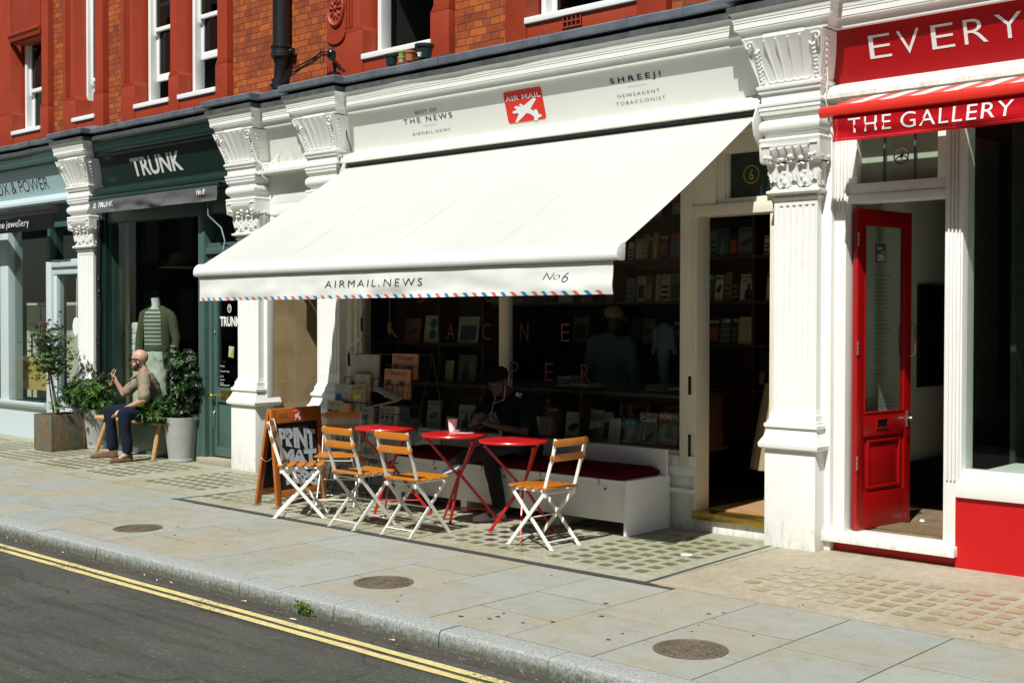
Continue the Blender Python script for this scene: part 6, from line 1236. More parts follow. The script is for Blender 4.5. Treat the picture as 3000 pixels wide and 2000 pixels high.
hand(m,Lw,V(-.75,-.3,.35),V(.2,-.6,-.5),curl=.8,thumb=-1); hand(m,Rw,V(.75,-.3,.35),V(-.2,-.6,-.5),curl=.8,thumb=1)
body=blob(m,'body','skin_dark',p2,.007,3,True)
m=MB(); fw=(-.05,-1)
m.loft([tor(c,fw,a,b) for c,a,b in ((V(-7.26,8.06,.53),.185,.14),(V(-7.26,8.05,.64),.18,.145),(V(-7.265,8.02,.76),.185,.14),(V(-7.27,7.98,.88),.205,.14),(V(-7.28,7.94,.98),.21,.125),(V(-7.28,7.92,1.05),.15,.09),(V(-7.28,7.91,1.08),.08,.07))])
cap_(m,Ls,.075,Ls.lerp(Le,.75),.068); cap_(m,Rs,.075,Rs.lerp(Re,.75),.068); ts=blob(m,'t_shirt','black_fabric',body,.013,2,False,.006); rel(ts,body)
m=MB(); text(m,'SOUL',V(-7.15,7.845,1.045),V(.8,.55,-.35),V(-.1,.45,.9),.11,.035,off=.02,lift=.004); o=m.build('shirt_print','white_letter',ts,True,fix=False)
m=MB(); cap_(m,hipL,.11,kL,.075); cap_(m,hipR,.11,kR,.075); cap_(m,hipL,.125,hipR,.125); cap_(m,kR,.075,aR+V(0,0,.02),.058); cap_(m,kL,.075,aL,.058); trr=blob(m,'trousers','black_jeans',body,.013,2,False,.006) if 0 else None
mat('black_jeans',(.009,.010,.013),.9,nz=(8,.2)); trr=blob(m,'trousers','black_jeans',body,.009,2,False,.006); rel(trr,body)
mat('trainer_white',(.80,.70,.64),.6,nz=(20,.15)); mat('trainer_black',(.03,.035,.04),.6)
o,rg=shoe(body,(-7.125,7.68,.004),(-7.225,7.395,.004),'trainer_white','white_plastic',.085,.048); 
m=MB()
for k in (3,4,5): 
    r=rg[k]; m.tube([r[2]+V(0,0,.003),r[4]+V(0,0,.006),r[6]+V(0,0,.003)],.004,5)
m.build('lace','black_letter',o,True)
d_=V(-.93,-.05,-.40).normalized()
shoe(body,tuple(aL+V(.02,0,-.06)),tuple(aL+V(.02,0,-.06)+d_*.27),'trainer_black','trainer_grey_sole',.085,.048) if 0 else None
mat('trainer_sole',(.45,.47,.5),.6); shoe(body,tuple(aL+V(.03,0,-.075)),tuple(aL+V(.03,0,-.075)+d_*.26),'trainer_black','trainer_sole',.085,.05)
m=MB(); P=lambda x,y,z:hd+B@V(x,y,z); m.ell(P(0,-.014,.055),(.086,.104,.078),16,10,B); m.prism([P(-.06,.075,.06),P(-.045,.12,.055),P(0,.155,.05),P(.045,.12,.055),P(.06,.075,.06)],B@V(0,0,.008)); m.build('cap','black_fabric',body,True,smooth=60)
m=MB(); m.tube([P(-.075,0,-.03),P(-.07,.06,-.14),V(-7.31,7.74,.98),V(-7.30,7.70,.90),V(-7.29,7.60,.86)],.0018,6); m.tube([P(.075,0,-.03),P(.06,.05,-.15),V(-7.31,7.74,.98)],.0016,6); m.build('earphone_cable','white_plastic',body,True,smooth=60)
m=MB(); m.obox((-7.285,7.545,.865),(.145,.009,.075),Matrix.Rotation(-.6,3,'X')); o=m.build('phone','black_plastic',None,bevel=.004); tag(o,'black phone held in both hands by the man in the black cap','phone'); 
# ---- standing customers inside the magazine shop
p3=thing('person','man in a tan cap and grey green hoodie inside the shop, seen from behind','person',(-7.30,9.35,.15))
hd=V(-7.27,9.38,1.70); B=fr((.25,1,-.25))
m=MB(); head(m,hd,B); cap_(m,V(-7.28,9.35,1.52),.06,hd+V(0,0,-.05),.058); Ls,Rs=V(-7.48,9.35,1.48),V(-7.07,9.35,1.48); Le,Lw=V(-7.55,9.34,1.20),V(-7.47,9.52,1.02); Re,Rw=V(-7.0,9.34,1.20),V(-6.98,9.40,.99)
cap_(m,Ls,.05,Rs,.05); cap_(m,Ls,.05,Le,.04); cap_(m,Le,.04,Lw,.027); cap_(m,Rs,.05,Re,.04); cap_(m,Re,.04,Rw,.027); cap_(m,V(-7.28,9.36,1.4),.12,V(-7.27,9.37,1.0),.13); cap_(m,V(-7.36,9.37,.98),.09,V(-7.37,9.37,.25),.05); cap_(m,V(-7.18,9.37,.98),.09,V(-7.17,9.37,.25),.05)
hand(m,Lw,V(.2,.6,-.6),V(-.8,0,0),curl=.6); hand(m,Rw,V(.0,.2,-1),V(.9,0,0),curl=.6,thumb=-1); body=blob(m,'body','skin_dark',p3,.011,3,True)
m=MB(); fw=(.1,1); m.loft([tor(c,fw,a,b) for c,a,b in ((V(-7.27,9.37,1.02),.185,.135),(V(-7.27,9.37,1.10),.19,.14),(V(-7.27,9.36,1.25),.19,.135),(V(-7.28,9.35,1.40),.22,.13),(V(-7.28,9.35,1.50),.21,.11),(V(-7.28,9.35,1.56),.12,.09))]); cap_(m,Ls,.075,Le,.062); cap_(m,Le,.062,Lw,.045); cap_(m,Rs,.075,Re,.062); cap_(m,Re,.062,Rw,.045); m.ell((-7.28,9.29,1.52),(.12,.08,.07),12,8); h_=blob(m,'hoodie','hoodie_fabric',body,.013,2,False,.008); rel(h_,body)
m=MB(); cap_(m,V(-7.36,9.37,.98),.12,V(-7.37,9.37,.25),.07); cap_(m,V(-7.18,9.37,.98),.12,V(-7.17,9.37,.25),.07); j_=blob(m,'trousers','black_jeans',body,.013,2); rel(j_,body)
m=MB(); P=lambda x,y,z:hd+B@V(x,y,z); m.ell(P(0,-.012,.06),(.092,.108,.085),16,10,B); m.prism([P(-.06,.085,.05),P(-.05,.14,.03),P(0,.17,.025),P(.05,.14,.03),P(.06,.085,.05)],B@V(0,0,.008)); m.build('cap','cap_fabric',body,True,smooth=60)
for x in (-7.37,-7.17): shoe(body,(x,9.30,.155),(x+.02,9.58,.155),'trainer_black','trainer_sole')
p4=thing('person','person in a dark top and long gathered cream skirt standing inside the doorway','person',(-5.42,9.15,.15))
hd=V(-5.30,9.25,1.66); B=fr((.4,1,-.15)); m=MB(); head(m,hd,B); cap_(m,V(-5.32,9.2,1.45),.05,hd+V(0,0,-.05),.05); Ls,Rs=V(-5.48,9.2,1.42),V(-5.17,9.2,1.42); Le,Lw=V(-5.53,9.2,1.18),V(-5.42,9.38,1.08)
cap_(m,Ls,.045,Rs,.045); cap_(m,Ls,.042,Le,.035); cap_(m,Le,.035,Lw,.024); cap_(m,Rs,.042,V(-5.1,9.2,1.18),.035); cap_(m,V(-5.1,9.2,1.18),.035,V(-5.15,9.4,1.08),.024); cap_(m,V(-5.33,9.2,1.35),.09,V(-5.35,9.2,1.0),.11); cap_(m,V(-5.43,9.2,.9),.07,V(-5.44,9.2,.25),.04); cap_(m,V(-5.28,9.2,.9),.07,V(-5.27,9.2,.25),.04); hand(m,Lw,V(.3,.8,-.2),V(0,0,1),curl=.5); hand(m,V(-5.15,9.4,1.08),V(-.2,.8,-.2),V(0,0,1),curl=.5)
body=blob(m,'body','skin_dark',p4,.011,3,True)
m=MB(); m.loft([tor(c,(0,1),a,b) for c,a,b in ((V(-5.34,9.2,1.12),.125,.10),(V(-5.33,9.2,1.2),.12,.10),(V(-5.33,9.2,1.32),.155,.115),(V(-5.32,9.2,1.42),.16,.095),(V(-5.32,9.2,1.47),.09,.07))]); cap_(m,Ls,.06,Ls.lerp(Le,.5),.052); cap_(m,Rs,.06,V(-5.13,9.2,1.28),.052); tp=blob(m,'top','black_fabric',body,.013,2); rel(tp,body)
m=MB(); rings=[]
for k in range(13):
    z=1.17-.73*k/12; u_k=k/12; rr0=.13+.12*u_k**.8; rings.append([V(-5.35+rr0*(1+.07*u_k*math.sin(a*17+k*.2))*math.cos(a),9.2+rr0*.8*(1+.07*u_k*math.sin(a*17+k*.2))*math.sin(a),z) for a in [math.tau*i/120 for i in range(120)]])
m.loft(rings,cap=False); m.build('skirt','skirt_fabric',body,True,smooth=70,fix=False)
m=MB(); m.ell(hd+B@V(0,-.02,.04),(.088,.10,.095),14,10,B); m.ell(hd+B@V(0,-.07,-.03),(.07,.05,.09),12,8,B); m.build('hair','hair_black',body,True,smooth=60)
for x in (-5.44,-5.27): shoe(body,(x,9.12,.155),(x+.02,9.37,.155),'trainer_black','trainer_sole')
# mannequin in the clothes shop window
mq=thing('mannequin','headless white shop mannequin in striped jumper and olive jacket in the window','mannequin',(-14.45,8.80,.5))
fwm=(.40,-.92)
m=MB(); m.tube([(-14.455,8.80,1.80),(-14.45,8.80,1.90),(-14.45,8.79,1.985)],[.075,.058,.060],18); m.tube([(-14.45,8.8,.45),(-14.45,8.8,1.0)],.03,10); m.build('neck_block','white_plastic',mq,True,smooth=60)
m=MB(); m.loft([tor(c,fwm,a,b) for c,a,b in ((V(-14.45,8.80,1.34),.17,.115),(V(-14.45,8.80,1.42),.175,.12),(V(-14.45,8.80,1.55),.18,.125),(V(-14.45,8.80,1.68),.195,.125),(V(-14.45,8.80,1.78),.20,.11),(V(-14.45,8.80,1.83),.13,.08),(V(-14.45,8.80,1.86),.07,.06))]); o=blob(m,'jumper','striped_knit',mq,.008,2,True,.003)
mat('knit_band',(.10,.13,.08),.95); m=MB(); m.loft([tor(c,fwm,a,b) for c,a,b in ((V(-14.45,8.80,1.285),.17,.115),(V(-14.45,8.80,1.30),.176,.122),(V(-14.45,8.80,1.345),.176,.122))]); m.build('hem_band','knit_band',mq,True,smooth=60)
m=MB(); m.loft([tor(c,fwm,a,b) for c,a,b in ((V(-14.45,8.80,.55),.15,.10),(V(-14.45,8.80,.9),.17,.115),(V(-14.45,8.80,1.20),.17,.115),(V(-14.45,8.80,1.29),.165,.11))]); mat('linen',(.66,.68,.60),.9,nz=(10,.08)); o=blob(m,'trousers','linen',mq,.009,2,True,.006)
m=MB(); 
def side(s):
    rings=[]
    for z,rx,ry in ((1.06,.235,.17),(1.2,.225,.165),(1.4,.22,.155),(1.6,.225,.15),(1.75,.23,.13),(1.82,.19,.10),(1.88,.09,.075)):
        f=Vector((fwm[0],fwm[1],0)).normalized(); sd=Vector((-f.y,f.x,0)); c=V(-14.45,8.81,z); L=[]
        a0=R(34+(1.82-z)*22) if s>0 else R(38+(1.82-z)*24)
        for k in range(13): a=a0+(R(200)-a0)*k/12; L.append(c+sd*s*rx*math.sin(a)+f*ry*math.cos(a))
        inn=[c+(p-c)*.94 for p in L][::-1]; rings.append(L+inn)
    m.loft(rings)
side(1); side(-1)
o=m.build('jacket','olive_fabric',mq,True,smooth=60)
for s,ex in ((1,.05),(-1,-.02)):
    f=Vector((fwm[0],fwm[1],0)).normalized(); sd=Vector((-f.y,f.x,0)); c=V(-14.45,8.82,0); sm=MB(); a=c+sd*s*.20+V(0,0,1.77); b=c+sd*s*.285+V(0,0,1.45)-f*.01; d=c+sd*s*.275+V(0,0,1.14)+f*.04; sm.tube([a-sd*s*.05+V(0,0,.03),a,a.lerp(b,.5),b,b.lerp(d,.5),d],[.055,.072,.066,.060,.056,.055],14); sm.build('sleeve','olive_fabric',o,True,smooth=60)
# ------------------------------------------------------------------ oak bench
ob=thing('bench','rustic oak plank bench on round splayed legs outside the clothes shop','bench',(-13.9,8.15,0))
m=MB(); rings=[]
for i in range(25):
    x=-14.62+1.62*i/24; w=.135+.012*math.sin(x*5)+.01*noise.noise(V(x*6,0,0)); rings.append([(x,8.15-w,.425),(x,8.15-w-.006,.445),(x,8.15-w+.008,.468),(x,8.15+w-.008,.468),(x,8.15+w,.445),(x,8.15+w,.425)])
m.loft(rings); m.build('seat','oak',ob,True,smooth=40)
for x,y,fx,fy in ((-14.42,8.08,-14.57,8.00),(-13.18,8.07,-13.20,7.99),(-14.42,8.22,-14.60,8.33),(-13.18,8.22,-13.08,8.33)):
    m=MB(); m.tube([(fx,fy,.003),(fx*.55+x*.45,fy*.55+y*.45,.20),(x,y,.43)],[.026,.033,.027],12); m.build('leg','oak',ob,True,smooth=50)
# ------------------------------------------------------------------ planters and plants
t=thing('planter','square slate cube planter with swirling brown and grey veins','planter',(-15.2,7.83,0)); c=V(-15.2,7.83,0); rot=Matrix.Rotation(R(0),3,'Z')
m=MB()
for x0,x1,y0,y1 in ((-.235,.235,-.235,-.205),(-.235,.235,.205,.235),(-.235,-.205,-.205,.205),(.205,.235,-.205,.205)): m.box(-15.2+x0,-15.2+x1,7.83+y0,7.83+y1,.004,.47)
m.build('box','slate',t,True,bevel=.004); m=MB(); m.box(-15.405,-14.995,7.625,8.035,.3,.43); m.build('soil','soil',t,True)
def cone(label,x,y,r0,r1,h):
    t=thing('planter',label,'planter',(x,y,0),0,'tapered grey concrete planters'); m=MB(); m.lathe([(r0*1.02,.004),(r0*1.04,.02),(r0*1.03,.035),(r0,.04),(r1,h),(r1-.02,h),(r1-.04,h-.06),(.001,h-.06)],(x,y,0),36); m.build('pot','concrete_pot',t,True,smooth=35)
    m=MB(); m.lathe([(r1-.025,h-.05),(.001,h-.03)],(x,y,0),20,cap=False); m.build('soil','soil',t,True); return t
cone('round tapered grey planter to the right of the seated bald man',-12.86,8.17,.155,.215,.535); cone('round tapered grey planter between the slate cube and the oak bench',-14.98,8.24,.145,.205,.52)
def leafq(m,p,d,L,w,n,fold=.25,droop=0):
    d=Vector(d).normalized(); s=d.cross(n); s=s.normalized() if s.length>1e-4 else d.orthogonal().normalized(); u=s.cross(d)
    a=p+d*L*.5+s*w+u*w*fold-V(0,0,droop*L*.2); b=p+d*L*.5-s*w+u*w*fold-V(0,0,droop*L*.2); e=p+d*L-V(0,0,droop*L*.6); mm=p+d*L*.5-V(0,0,droop*L*.2)
    m.add([p,a,e,b,mm],[(0,4,1),(4,2,1),(0,3,4),(4,3,2)])
def bush(name,label,cat,base,blobs,whorls,L,w,mts,stem_mt='bark',seed=1,group=None,per=13,stems=10,up=.5):
    q=random.Random(seed); t=thing(name,label,cat,base); ms=[MB() for _ in mts]; st=MB(); b0=Vector(base)
    tot=sum(b[1][0]*b[1][1]*b[1][2] for b in blobs)
    for c,r in blobs:
        c=Vector(c); k=int(whorls*r[0]*r[1]*r[2]/tot)+4
        for _ in range(k):
            d=V(q.gauss(0,1),q.gauss(0,1),q.gauss(0,1)).normalized(); rad=q.uniform(.35,1.05)**.6; p=c+V(d.x*r[0],d.y*r[1],d.z*r[2])*rad
            ax=(d+V(0,0,up)).normalized(); i=q.randrange(len(mts)) if q.random()<.45 else 0
            for j in range(per):
                a=q.uniform(0,6.28); o=ax.orthogonal().normalized(); o=Matrix.Rotation(a,3,ax)@o; el=q.uniform(.1,1.0); leafq(ms[i],p+ax*q.uniform(-.02,.015),o*math.cos(el)+ax*math.sin(el),L*q.uniform(.6,1.15),w*q.uniform(.7,1.2),ax,droop=q.uniform(0,.6))
    for k in range(stems):
        c,r=blobs[q.randrange(len(blobs))]; e=Vector(c)+V(q.uniform(-.6,.6)*r[0],q.uniform(-.6,.6)*r[1],q.uniform(-.2,.5)*r[2]); s=b0+V(q.uniform(-.05,.05),q.uniform(-.05,.05),0); mdl=s.lerp(e,.5)+V(q.uniform(-.03,.03),q.uniform(-.03,.03),.02); st.tube([s,mdl,e],[.007,.005,.003],5)
    st.build('stems',stem_mt,t,True,smooth=60)
    for mm,mt in zip(ms,mts): mm.build('foliage',mt,t,True,fix=False)
    return t
bush('shrub','bushy narrow-leaved evergreen in the grey planter left of the man','shrub',(-14.98,8.24,.48),[((-15.0,8.12,.75),(.36,.26,.20)),((-14.80,8.12,.66),(.25,.22,.17)),((-15.25,8.08,.70),(.20,.18,.16))],330,.075,.008,['leaf_green','leaf_bright','leaf_dark'],seed=3,per=15)
bush('shrub','dark feathery twiggy shrub rising behind the narrow-leaved evergreen','shrub',(-15.02,8.28,.48),[((-15.05,8.27,1.0),(.27,.16,.18)),((-14.85,8.27,.93),(.18,.14,.15))],140,.05,.010,['leaf_dark','leaf_maple'],seed=5,per=8,stems=22)
bush('shrub','low spreading narrow-leaved evergreen spilling over the right grey planter','shrub',(-12.95,8.10,.50),[((-13.12,8.0,.63),(.20,.17,.13)),((-13.32,7.93,.58),(.15,.14,.11)),((-12.92,7.98,.62),(.14,.13,.13))],210,.085,.009,['leaf_green','leaf_bright','leaf_dark'],seed=8,per=15)
bush('shrub','tall dark glossy-leaved shrub in the planter right of the man','shrub',(-12.85,8.2,.5),[((-12.80,8.18,.80),(.23,.18,.26)),((-12.86,8.2,1.12),(.21,.17,.22)),((-12.65,8.2,.95),(.15,.13,.26)),((-13.0,8.15,1.20),(.13,.12,.15))],240,.06,.018,['leaf_dark','leaf_maple','leaf_green'],seed=12,per=9,stems=20)
m=MB(); q=random.Random(2)
for k in range(9): a=R(100+k*20); leafq(m,V(-13.02,7.96,1.20),V(math.cos(a)*.8,-.3,math.sin(a)*.35+.25),.24*q.uniform(.7,1),.012,Z_,droop=.5)
tg=thing('palm_leaf','bright green fan leaf in front of the mannequin trousers','leaf',(-13.0,7.98,1.0)); m.build('fan_leaf','leaf_bright',tg,True,fix=False); s=MB(); s.tube([(-12.98,8.1,.6),(-13.0,8.02,.9),(-13.02,7.96,1.20)],.005,6); s.build('leaf_stalk','stem_pale',tg,True)
# japanese maple with bare trunks, airy crown
q=random.Random(31); t=thing('maple_tree','slender maple sapling with red tinted top leaves in the slate cube','tree',(-15.2,7.80,.43)); st=MB(); L1_=MB();L2_=MB();L3_=MB(); tips=[]
for k,(tx,tz) in enumerate(((-15.38,1.0),(-15.44,1.05),(-15.28,.98),(-15.34,1.1),(-15.22,.95))):
    b=V(-15.2+q.uniform(-.03,.03),7.80+q.uniform(-.03,.03),.42); e=V(tx,7.78+q.uniform(-.06,.06),tz); mid_=b.lerp(e,.5)+V(q.uniform(-.03,.03),q.uniform(-.02,.02),0); st.tube([b,mid_,e],[.013,.010,.007],8)
    for j in range(6):
        a=q.uniform(0,6.28); e2=e+V(math.cos(a)*q.uniform(.06,.17),math.sin(a)*q.uniform(.06,.15),q.uniform(.05,.50)); st.tube([e,e.lerp(e2,.5)+V(0,0,.03),e2],[.006,.004,.0025],5); tips.append(e2)
        for j2 in range(3): a=q.uniform(0,6.28); e3=e2+V(math.cos(a)*.10,math.sin(a)*.10,q.uniform(-.05,.12)); st.tube([e2,e3],[.0025,.0015],4); tips.append(e3)
for _ in range(210): tips.append(V(-15.40+q.gauss(0,.125),7.78+q.gauss(0,.12),q.choice((1.10,1.18,1.30,1.44))+q.gauss(0,.09)))
for _ in range(60): tips.append(V(-15.26+q.gauss(0,.12),7.78+q.gauss(0,.10),1.08+q.gauss(0,.10)))
for _ in range(26): tips.append(V(-15.05+q.gauss(0,.13),7.80+q.gauss(0,.10),.66+q.gauss(0,.08)))
for _ in range(5): tips.append(V(-15.50+q.gauss(0,.12),7.78+q.gauss(0,.08),1.56+q.gauss(0,.06)))
for tp in tips:
    tgt=L3_ if tp.z>1.60+q.uniform(-.05,.08) else (L1_ if q.random()<.75 else L2_)
    for g_ in range(2):
        ax=V(q.gauss(0,.5),q.gauss(0,.5),1).normalized(); o=ax.orthogonal().normalized(); a0=q.uniform(0,6.28); p=tp+V(q.gauss(0,.03),q.gauss(0,.03),q.gauss(0,.03))
        for j in range(5): dd=Matrix.Rotation(a0+(j-2)*.55,3,ax)@o; leafq(tgt,p,dd-V(0,0,.25),.062*(1-.18*abs(j-2))*q.uniform(.8,1.2),.008,ax,droop=.3)
st.build('trunk','bark',t,True,smooth=60); L1_.build('foliage','leaf_maple',t,True,fix=False); L2_.build('foliage','leaf_green',t,True,fix=False); L3_.build('red_foliage','leaf_red',t,True,fix=False)
# ------------------------------------------------------------------ magazines and shelves in the shop
PAL=[(.50,.48,.40),(.06,.07,.07),(.45,.10,.04),(.55,.26,.06),(.05,.13,.12),(.62,.58,.44),(.30,.10,.06),(.10,.16,.22),(.60,.50,.25),(.20,.22,.16),(.03,.03,.035),(.40,.36,.28),(.02,.20,.36)]
for i,c in enumerate(PAL): mat('cover_%d'%i,[min(.7,a*1.05) for a in c],.5,nz=(7,.2))
qm=random.Random(77)
def mag(label,x,w,z,h,Y,ci,title=None,tc=None,shape='figure',sc=None,group='magazines on the shop shelves',lean=.13,tpos=.82,th_=.12,tw=.8,th=.006):
    t=thing('magazine',label,'magazine',(x+w/2,Y,z),0,group); u=X_; v=V(0,lean,1).normalized(); n=u.cross(v); O=V(x,Y,z)
    m=MB(); m.prism([O,O+u*w,O+u*w+v*h,O+v*h],-n*th); m.build('cover','cover_%d'%ci,t,True,bevel=.001)
    sc=sc if sc is not None else (10 if ci not in (1,10,4) else 9); tc=tc or ('white_letter' if ci in (1,10,4,7,6) else 'black_letter')
    m=MB(); Q=lambda a,b:O+u*w*a+v*h*b+n*.0012
    if shape=='figure':
        cx=qm.uniform(.4,.6); pts=[Q(cx-.22,.04),Q(cx+.22,.04),Q(cx+.20,.38),Q(cx+.07,.46),Q(cx+.10,.58),Q(cx,.68),Q(cx-.10,.58),Q(cx-.07,.46),Q(cx-.22,.36)]; m.add(pts,[list(range(len(pts)))])
    elif shape=='dots':
        for cy in (.30,.70): m.add([Q(.5+.2*math.cos(6.283*i/20),cy+.2*math.sin(6.283*i/20)*w/h*1.0) for i in range(20)],[list(range(20))])
    elif shape=='bands':
        for k in range(3): m.add([Q(.12,.10+k*.2),Q(.88,.10+k*.2),Q(.88,.20+k*.2),Q(.12,.20+k*.2)],[(0,1,2,3)])
    elif shape=='object': m.add([Q(.5+.32*math.cos(a)*(1+.2*math.sin(3*a)),.45+.16*math.sin(a+.5)) for a in [math.tau*i/18 for i in range(18)]],[list(range(18))])
    elif shape=='box': m.add([Q(.12,.12),Q(.88,.12),Q(.88,.66),Q(.12,.66)],[(0,1,2,3)])
    if group.startswith('mag') and title!='Casa':
        for k in range(3): b_=.05+.045*k if shape!='figure' else .76-.035*k; l_=.3+.5*((int(x*100)*7+k*3)%10)/10; m.add([Q(.1,b_),Q(.1+l_,b_),Q(.1+l_,b_+.014),Q(.1,b_+.014)],[(0,1,2,3)])
    if m.f: m.build('cover_picture','cover_%d'%sc,t,True,fix=False)
    if title:
        m=MB(); text(m,title,Q((1-tw)/2,tpos),u,v,w*tw,h*th_,off=.015,lift=.0012); m.build('title',tc,t,True,fix=False)
    return t
def shelf(name,label,x0,x1,y0,y1,zs,posts,top=3.0,bot=.15,mt='shelf_wood'):
    t=thing(name,label,'bookcase',((x0+x1)/2,y0,bot))
    for z in zs: m=MB(); m.box(x0+.03,x1-.03,y0,y1,z-.03,z); m.build('shelf',mt,t,True)
    for x in posts: m=MB(); m.box(x,x+.03,y0-.002,y1,bot,top); m.build('upright',mt,t,True)
    m=MB(); m.box(x0,x1,y1,y1+.015,bot,top); m.build('back_panel',mt,t,True)
shelf('bookcase','tall dark wooden magazine bookcase along the back wall of the shop',-9.6,-5.2,9.96,10.28,(.62,1.06,1.475,1.885,2.31,2.72),(-9.6,-8.66,-7.73,-6.10,-5.23))
rows=[(2.31,[(-6.75,.14,.26,4,'NT'),(-6.60,.08,.26,9,None),(-6.51,.13,.27,4,None),(-6.38,.09,.23,10,None),(-6.29,.19,.27,9,'STUDY'),(-6.0,.06,.18,5,'KAWANNE'),(-7.58,.07,.18,5,None),(-7.49,.09,.21,0,'ATELIER'),(-7.40,.06,.25,3,None),(-7.33,.05,.23,1,'NOSTRO'),(-7.28,.07,.27,3,None),(-7.20,.11,.24,1,'VUE'),(-7.06,.16,.25,2,None),(-8.3,.2,.26,9,None),(-8.0,.2,.25,11,None),(-8.55,.2,.26,4,None)]),
(1.885,[(-6.74,.19,.26,4,'LANDED'),(-6.54,.09,.25,5,'MA'),(-6.44,.08,.27,9,None),(-6.35,.08,.25,10,None),(-6.26,.18,.25,5,'HYPER'),(-5.98,.07,.27,0,'H'),(-7.86,.14,.19,2,None),(-7.60,.11,.24,9,None),(-7.47,.10,.26,5,'OUT'),(-7.365,.08,.25,6,None),(-7.24,.05,.27,0,None),(-7.18,.11,.27,5,'PLATT'),(-7.06,.17,.27,9,'FRANK'),(-8.2,.16,.26,2,None),(-8.5,.2,.26,0,None)]),
(1.475,[(-6.71,.08,.27,1,'DO'),(-6.62,.13,.24,10,'N10'),(-6.48,.12,.25,4,'3'),(-6.35,.065,.25,1,'TI'),(-6.28,.17,.26,8,None),(-7.55,.12,.25,1,None),(-7.40,.14,.24,9,'ITAN'),(-7.03,.13,.22,10,'TIME'),(-8.3,.2,.26,9,None)]),
(2.72,[(-7.3,.14,.16,11,None),(-7.05,.14,.20,6,None),(-6.6,.15,.2,9,None)])]
desc=['pale','black','brick red','orange','dark teal','cream','maroon','slate blue','mustard','olive','jet black','stone grey','bright blue']; rn={2.31:'second shelf',1.885:'third shelf',1.475:'fourth shelf',2.72:'top shelf'}
for z,L in rows:
    L=sorted(L)
    for i,(x,w,h,ci,ti) in enumerate(L):
        lab='%s magazine, %s from left, %s of the back bookcase'%(desc[ci],['first','second','third','fourth','fifth','sixth','seventh','eighth','ninth','tenth','eleventh','twelfth','thirteenth','fourteenth','fifteenth','sixteenth'][i],rn[z])
        mag(lab,x,w,z+.002,h,10.0+.004*(i%3),ci,ti,shape=['figure','box','bands','object'][(i*7+ci)%4],sc=(ci+5)%13)
# low window cabinet
lc=thing('display_cabinet','long low wooden display cabinet behind the shop window','cabinet',(-7.7,8.75,.5))
m=MB(); m.box(-9.55,-5.80,8.52,9.10,1.045,1.075); m.build('top','shelf_wood',lc,True,bevel=.002)
m=MB(); m.box(-9.55,-5.80,8.52,9.10,.585,.612); m.build('shelf','shelf_wood',lc,True)
m=MB(); m.box(-9.55,-5.80,9.0,9.02,.612,1.045); m.build('back_panel','shelf_wood',lc,True)
for x in (-9.55,-8.2,-6.99,-5.83): m=MB(); m.box(x,x+.035,8.519,9.0,.612,1.045); m.build('upright','shelf_wood',lc,True)
m=MB(); m.box(-9.55,-5.80,8.505,8.519,.55,.625); m.build('lip','ply',lc,True)
low=[('white journal with a dark ink drawing low in the window behind the farthest table',-9.07,.20,.27,5,'CONVERSATION','object',9,.85,.07,.8),('small cream booklet between two white journals low in the window',-8.80,.12,.13,8,None,'bands',5,0,0,0),('white journal with green tower drawing low in the window',-8.62,.22,.25,5,None,'figure',4,0,0,0),('orange and teal striped books behind the seated reader',-7.66,.10,.19,3,None,'bands',4,0,0,0),('black magazine titled with slanted white capitals low in the window',-7.52,.25,.29,10,'MAN','figure',6,.84,.09,.36),('cream magazine with one dark slipper on its cover',-7.24,.19,.25,5,None,'object',10,0,0,0),('dark portrait magazine with serif title low in the window',-6.95,.16,.29,9,'VUKTEREY','figure',6,.86,.10,.95),('grey magazine half hidden behind the portrait magazine',-6.80,.10,.27,11,None,'box',10,0,0,0),('blank pale magazine beside the blue one',-6.73,.13,.22,5,None,None,9,0,0,0),('bright blue and orange illustrated magazine low in the window',-6.59,.17,.23,12,'SOB','object',3,.78,.14,.6),('magazine with large white script title low in the window',-6.40,.19,.29,9,'Casa','box',10,.72,.16,.9),('rightmost low window magazine with bold white bubble title and city guide',-6.20,.20,.30,9,'POPEYE','figure',1,.80,.13,.95)]
for i,(lab,x,w,h,ci,ti,sh,sc,tp,thh,tw) in enumerate(low):
    mg=mag(lab,x,w,.614,h,8.60+.01*(i%2),ci,ti,shape=sh,sc=sc,tc='white_letter' if ti in('MAN','Casa','POPEYE','SOB','VUKTEREY') else None,tpos=tp or .8,th_=thh or .1,tw=tw or .8)
    if ti=='POPEYE':
        m=MB(); v=V(0,.13,1).normalized(); text(m,'SEOUL',V(x+.08,8.60+.006,.614+.055),X_,v,.115,.028,lift=.003); text(m,'CITY GUIDE',V(x+.08,8.60+.002,.614+.030),X_,v,.115,.016,lift=.003); m.build('subtitle','white_letter',mg,True,fix=False)
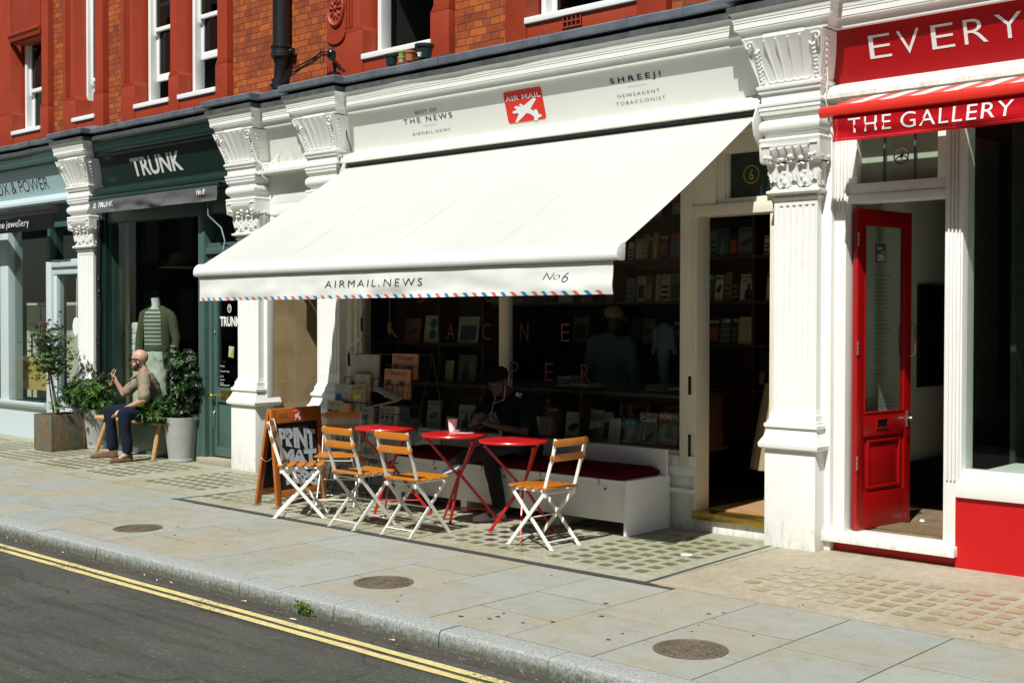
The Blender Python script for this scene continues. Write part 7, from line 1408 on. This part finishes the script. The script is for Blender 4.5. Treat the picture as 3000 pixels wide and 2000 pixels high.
# left display shelves
ls=shelf('display_shelf','narrow wooden display shelves in the left half of the window',-9.72,-8.45,8.80,9.05,(1.075,1.465),(-9.72,-9.10,-8.48),top=2.2,bot=1.078)
mag('ochre cover with two green circles on the window display shelf',-9.36,.26,1.468,.28,8.84,8,None,shape='dots',sc=4); mag('silver grey book with dark square standing on the upper display shelf',-8.86,.29,1.468,.27,8.84,11,None,shape='box',sc=1); mag('dark brown floral cover at the left of the upper display shelf',-9.66,.24,1.468,.25,8.84,6,None,shape='object',sc=1)
mag('book with a dark standing figure on the lower display shelf',-8.86,.25,1.078,.27,8.84,9,None,shape='figure',sc=1); mag('ochre narrow book on the lower display shelf',-9.05,.12,1.078,.21,8.84,8,None,shape=None)
def stack(label,x,y,z,n,w,d,seed):
    t=thing('book_stack',label,'books',(x,y,z),0,'stacks of books on the window cabinet'); q=random.Random(seed)
    for k in range(n): m=MB(); m.obox((x+q.uniform(-.008,.008),y+q.uniform(-.008,.008),z+.009+.0185*k),(w,d,.0175),Matrix.Rotation(q.uniform(-.08,.08),3,'Z')); m.build('book','cover_%d'%q.choice((0,4,5,9,11)),t,True,bevel=.0015)
stack('tallest stack of books left of the hooded customer',-7.45,8.95,1.077,5,.16,.22,1); stack('short stack of pale books just right of the tallest one',-7.25,8.93,1.077,3,.19,.22,2); stack('stack of flat books at the right end of the window cabinet',-6.40,8.95,1.077,3,.2,.22,3); stack('last stack of books beside the door post',-6.12,8.92,1.077,2,.2,.22,4)
t=thing('denim_doll','small blue denim jacket figure hanging among the magazines','ornament',(-6.55,9.2,1.4)); m=MB(); m.loft([tor(c,(0,1),a,b,12) for c,a,b in ((V(-6.55,9.2,1.12),.05,.04),(V(-6.55,9.2,1.3),.055,.045),(V(-6.55,9.2,1.45),.08,.05),(V(-6.55,9.2,1.62),.09,.05),(V(-6.55,9.2,1.68),.04,.03))]); cap_(m,V(-6.47,9.2,1.62),.03,V(-6.43,9.2,1.40),.022); cap_(m,V(-6.63,9.2,1.62),.03,V(-6.67,9.2,1.40),.022); blob(m,'denim_jacket','cover_7',None,.008,2); o=bpy.data.objects['denim_jacket']; o.parent=t; o.data.transform(Matrix.Translation(-t.location))
t=thing('hanging_doll','small red and orange paper figure hanging inside the left window','ornament',(-9.62,8.6,1.6)); m=MB(); m.ell((-9.62,8.6,1.62),(.03,.02,.07),10,8); m.tube([(-9.60,8.6,1.60),(-9.52,8.6,1.52)],.012,8); m.build('figure','cover_3',t,True,smooth=60); m=MB(); m.tube([(-9.62,8.6,1.68),(-9.62,8.6,2.2)],.002,5); m.build('thread','litter_white',t,True)
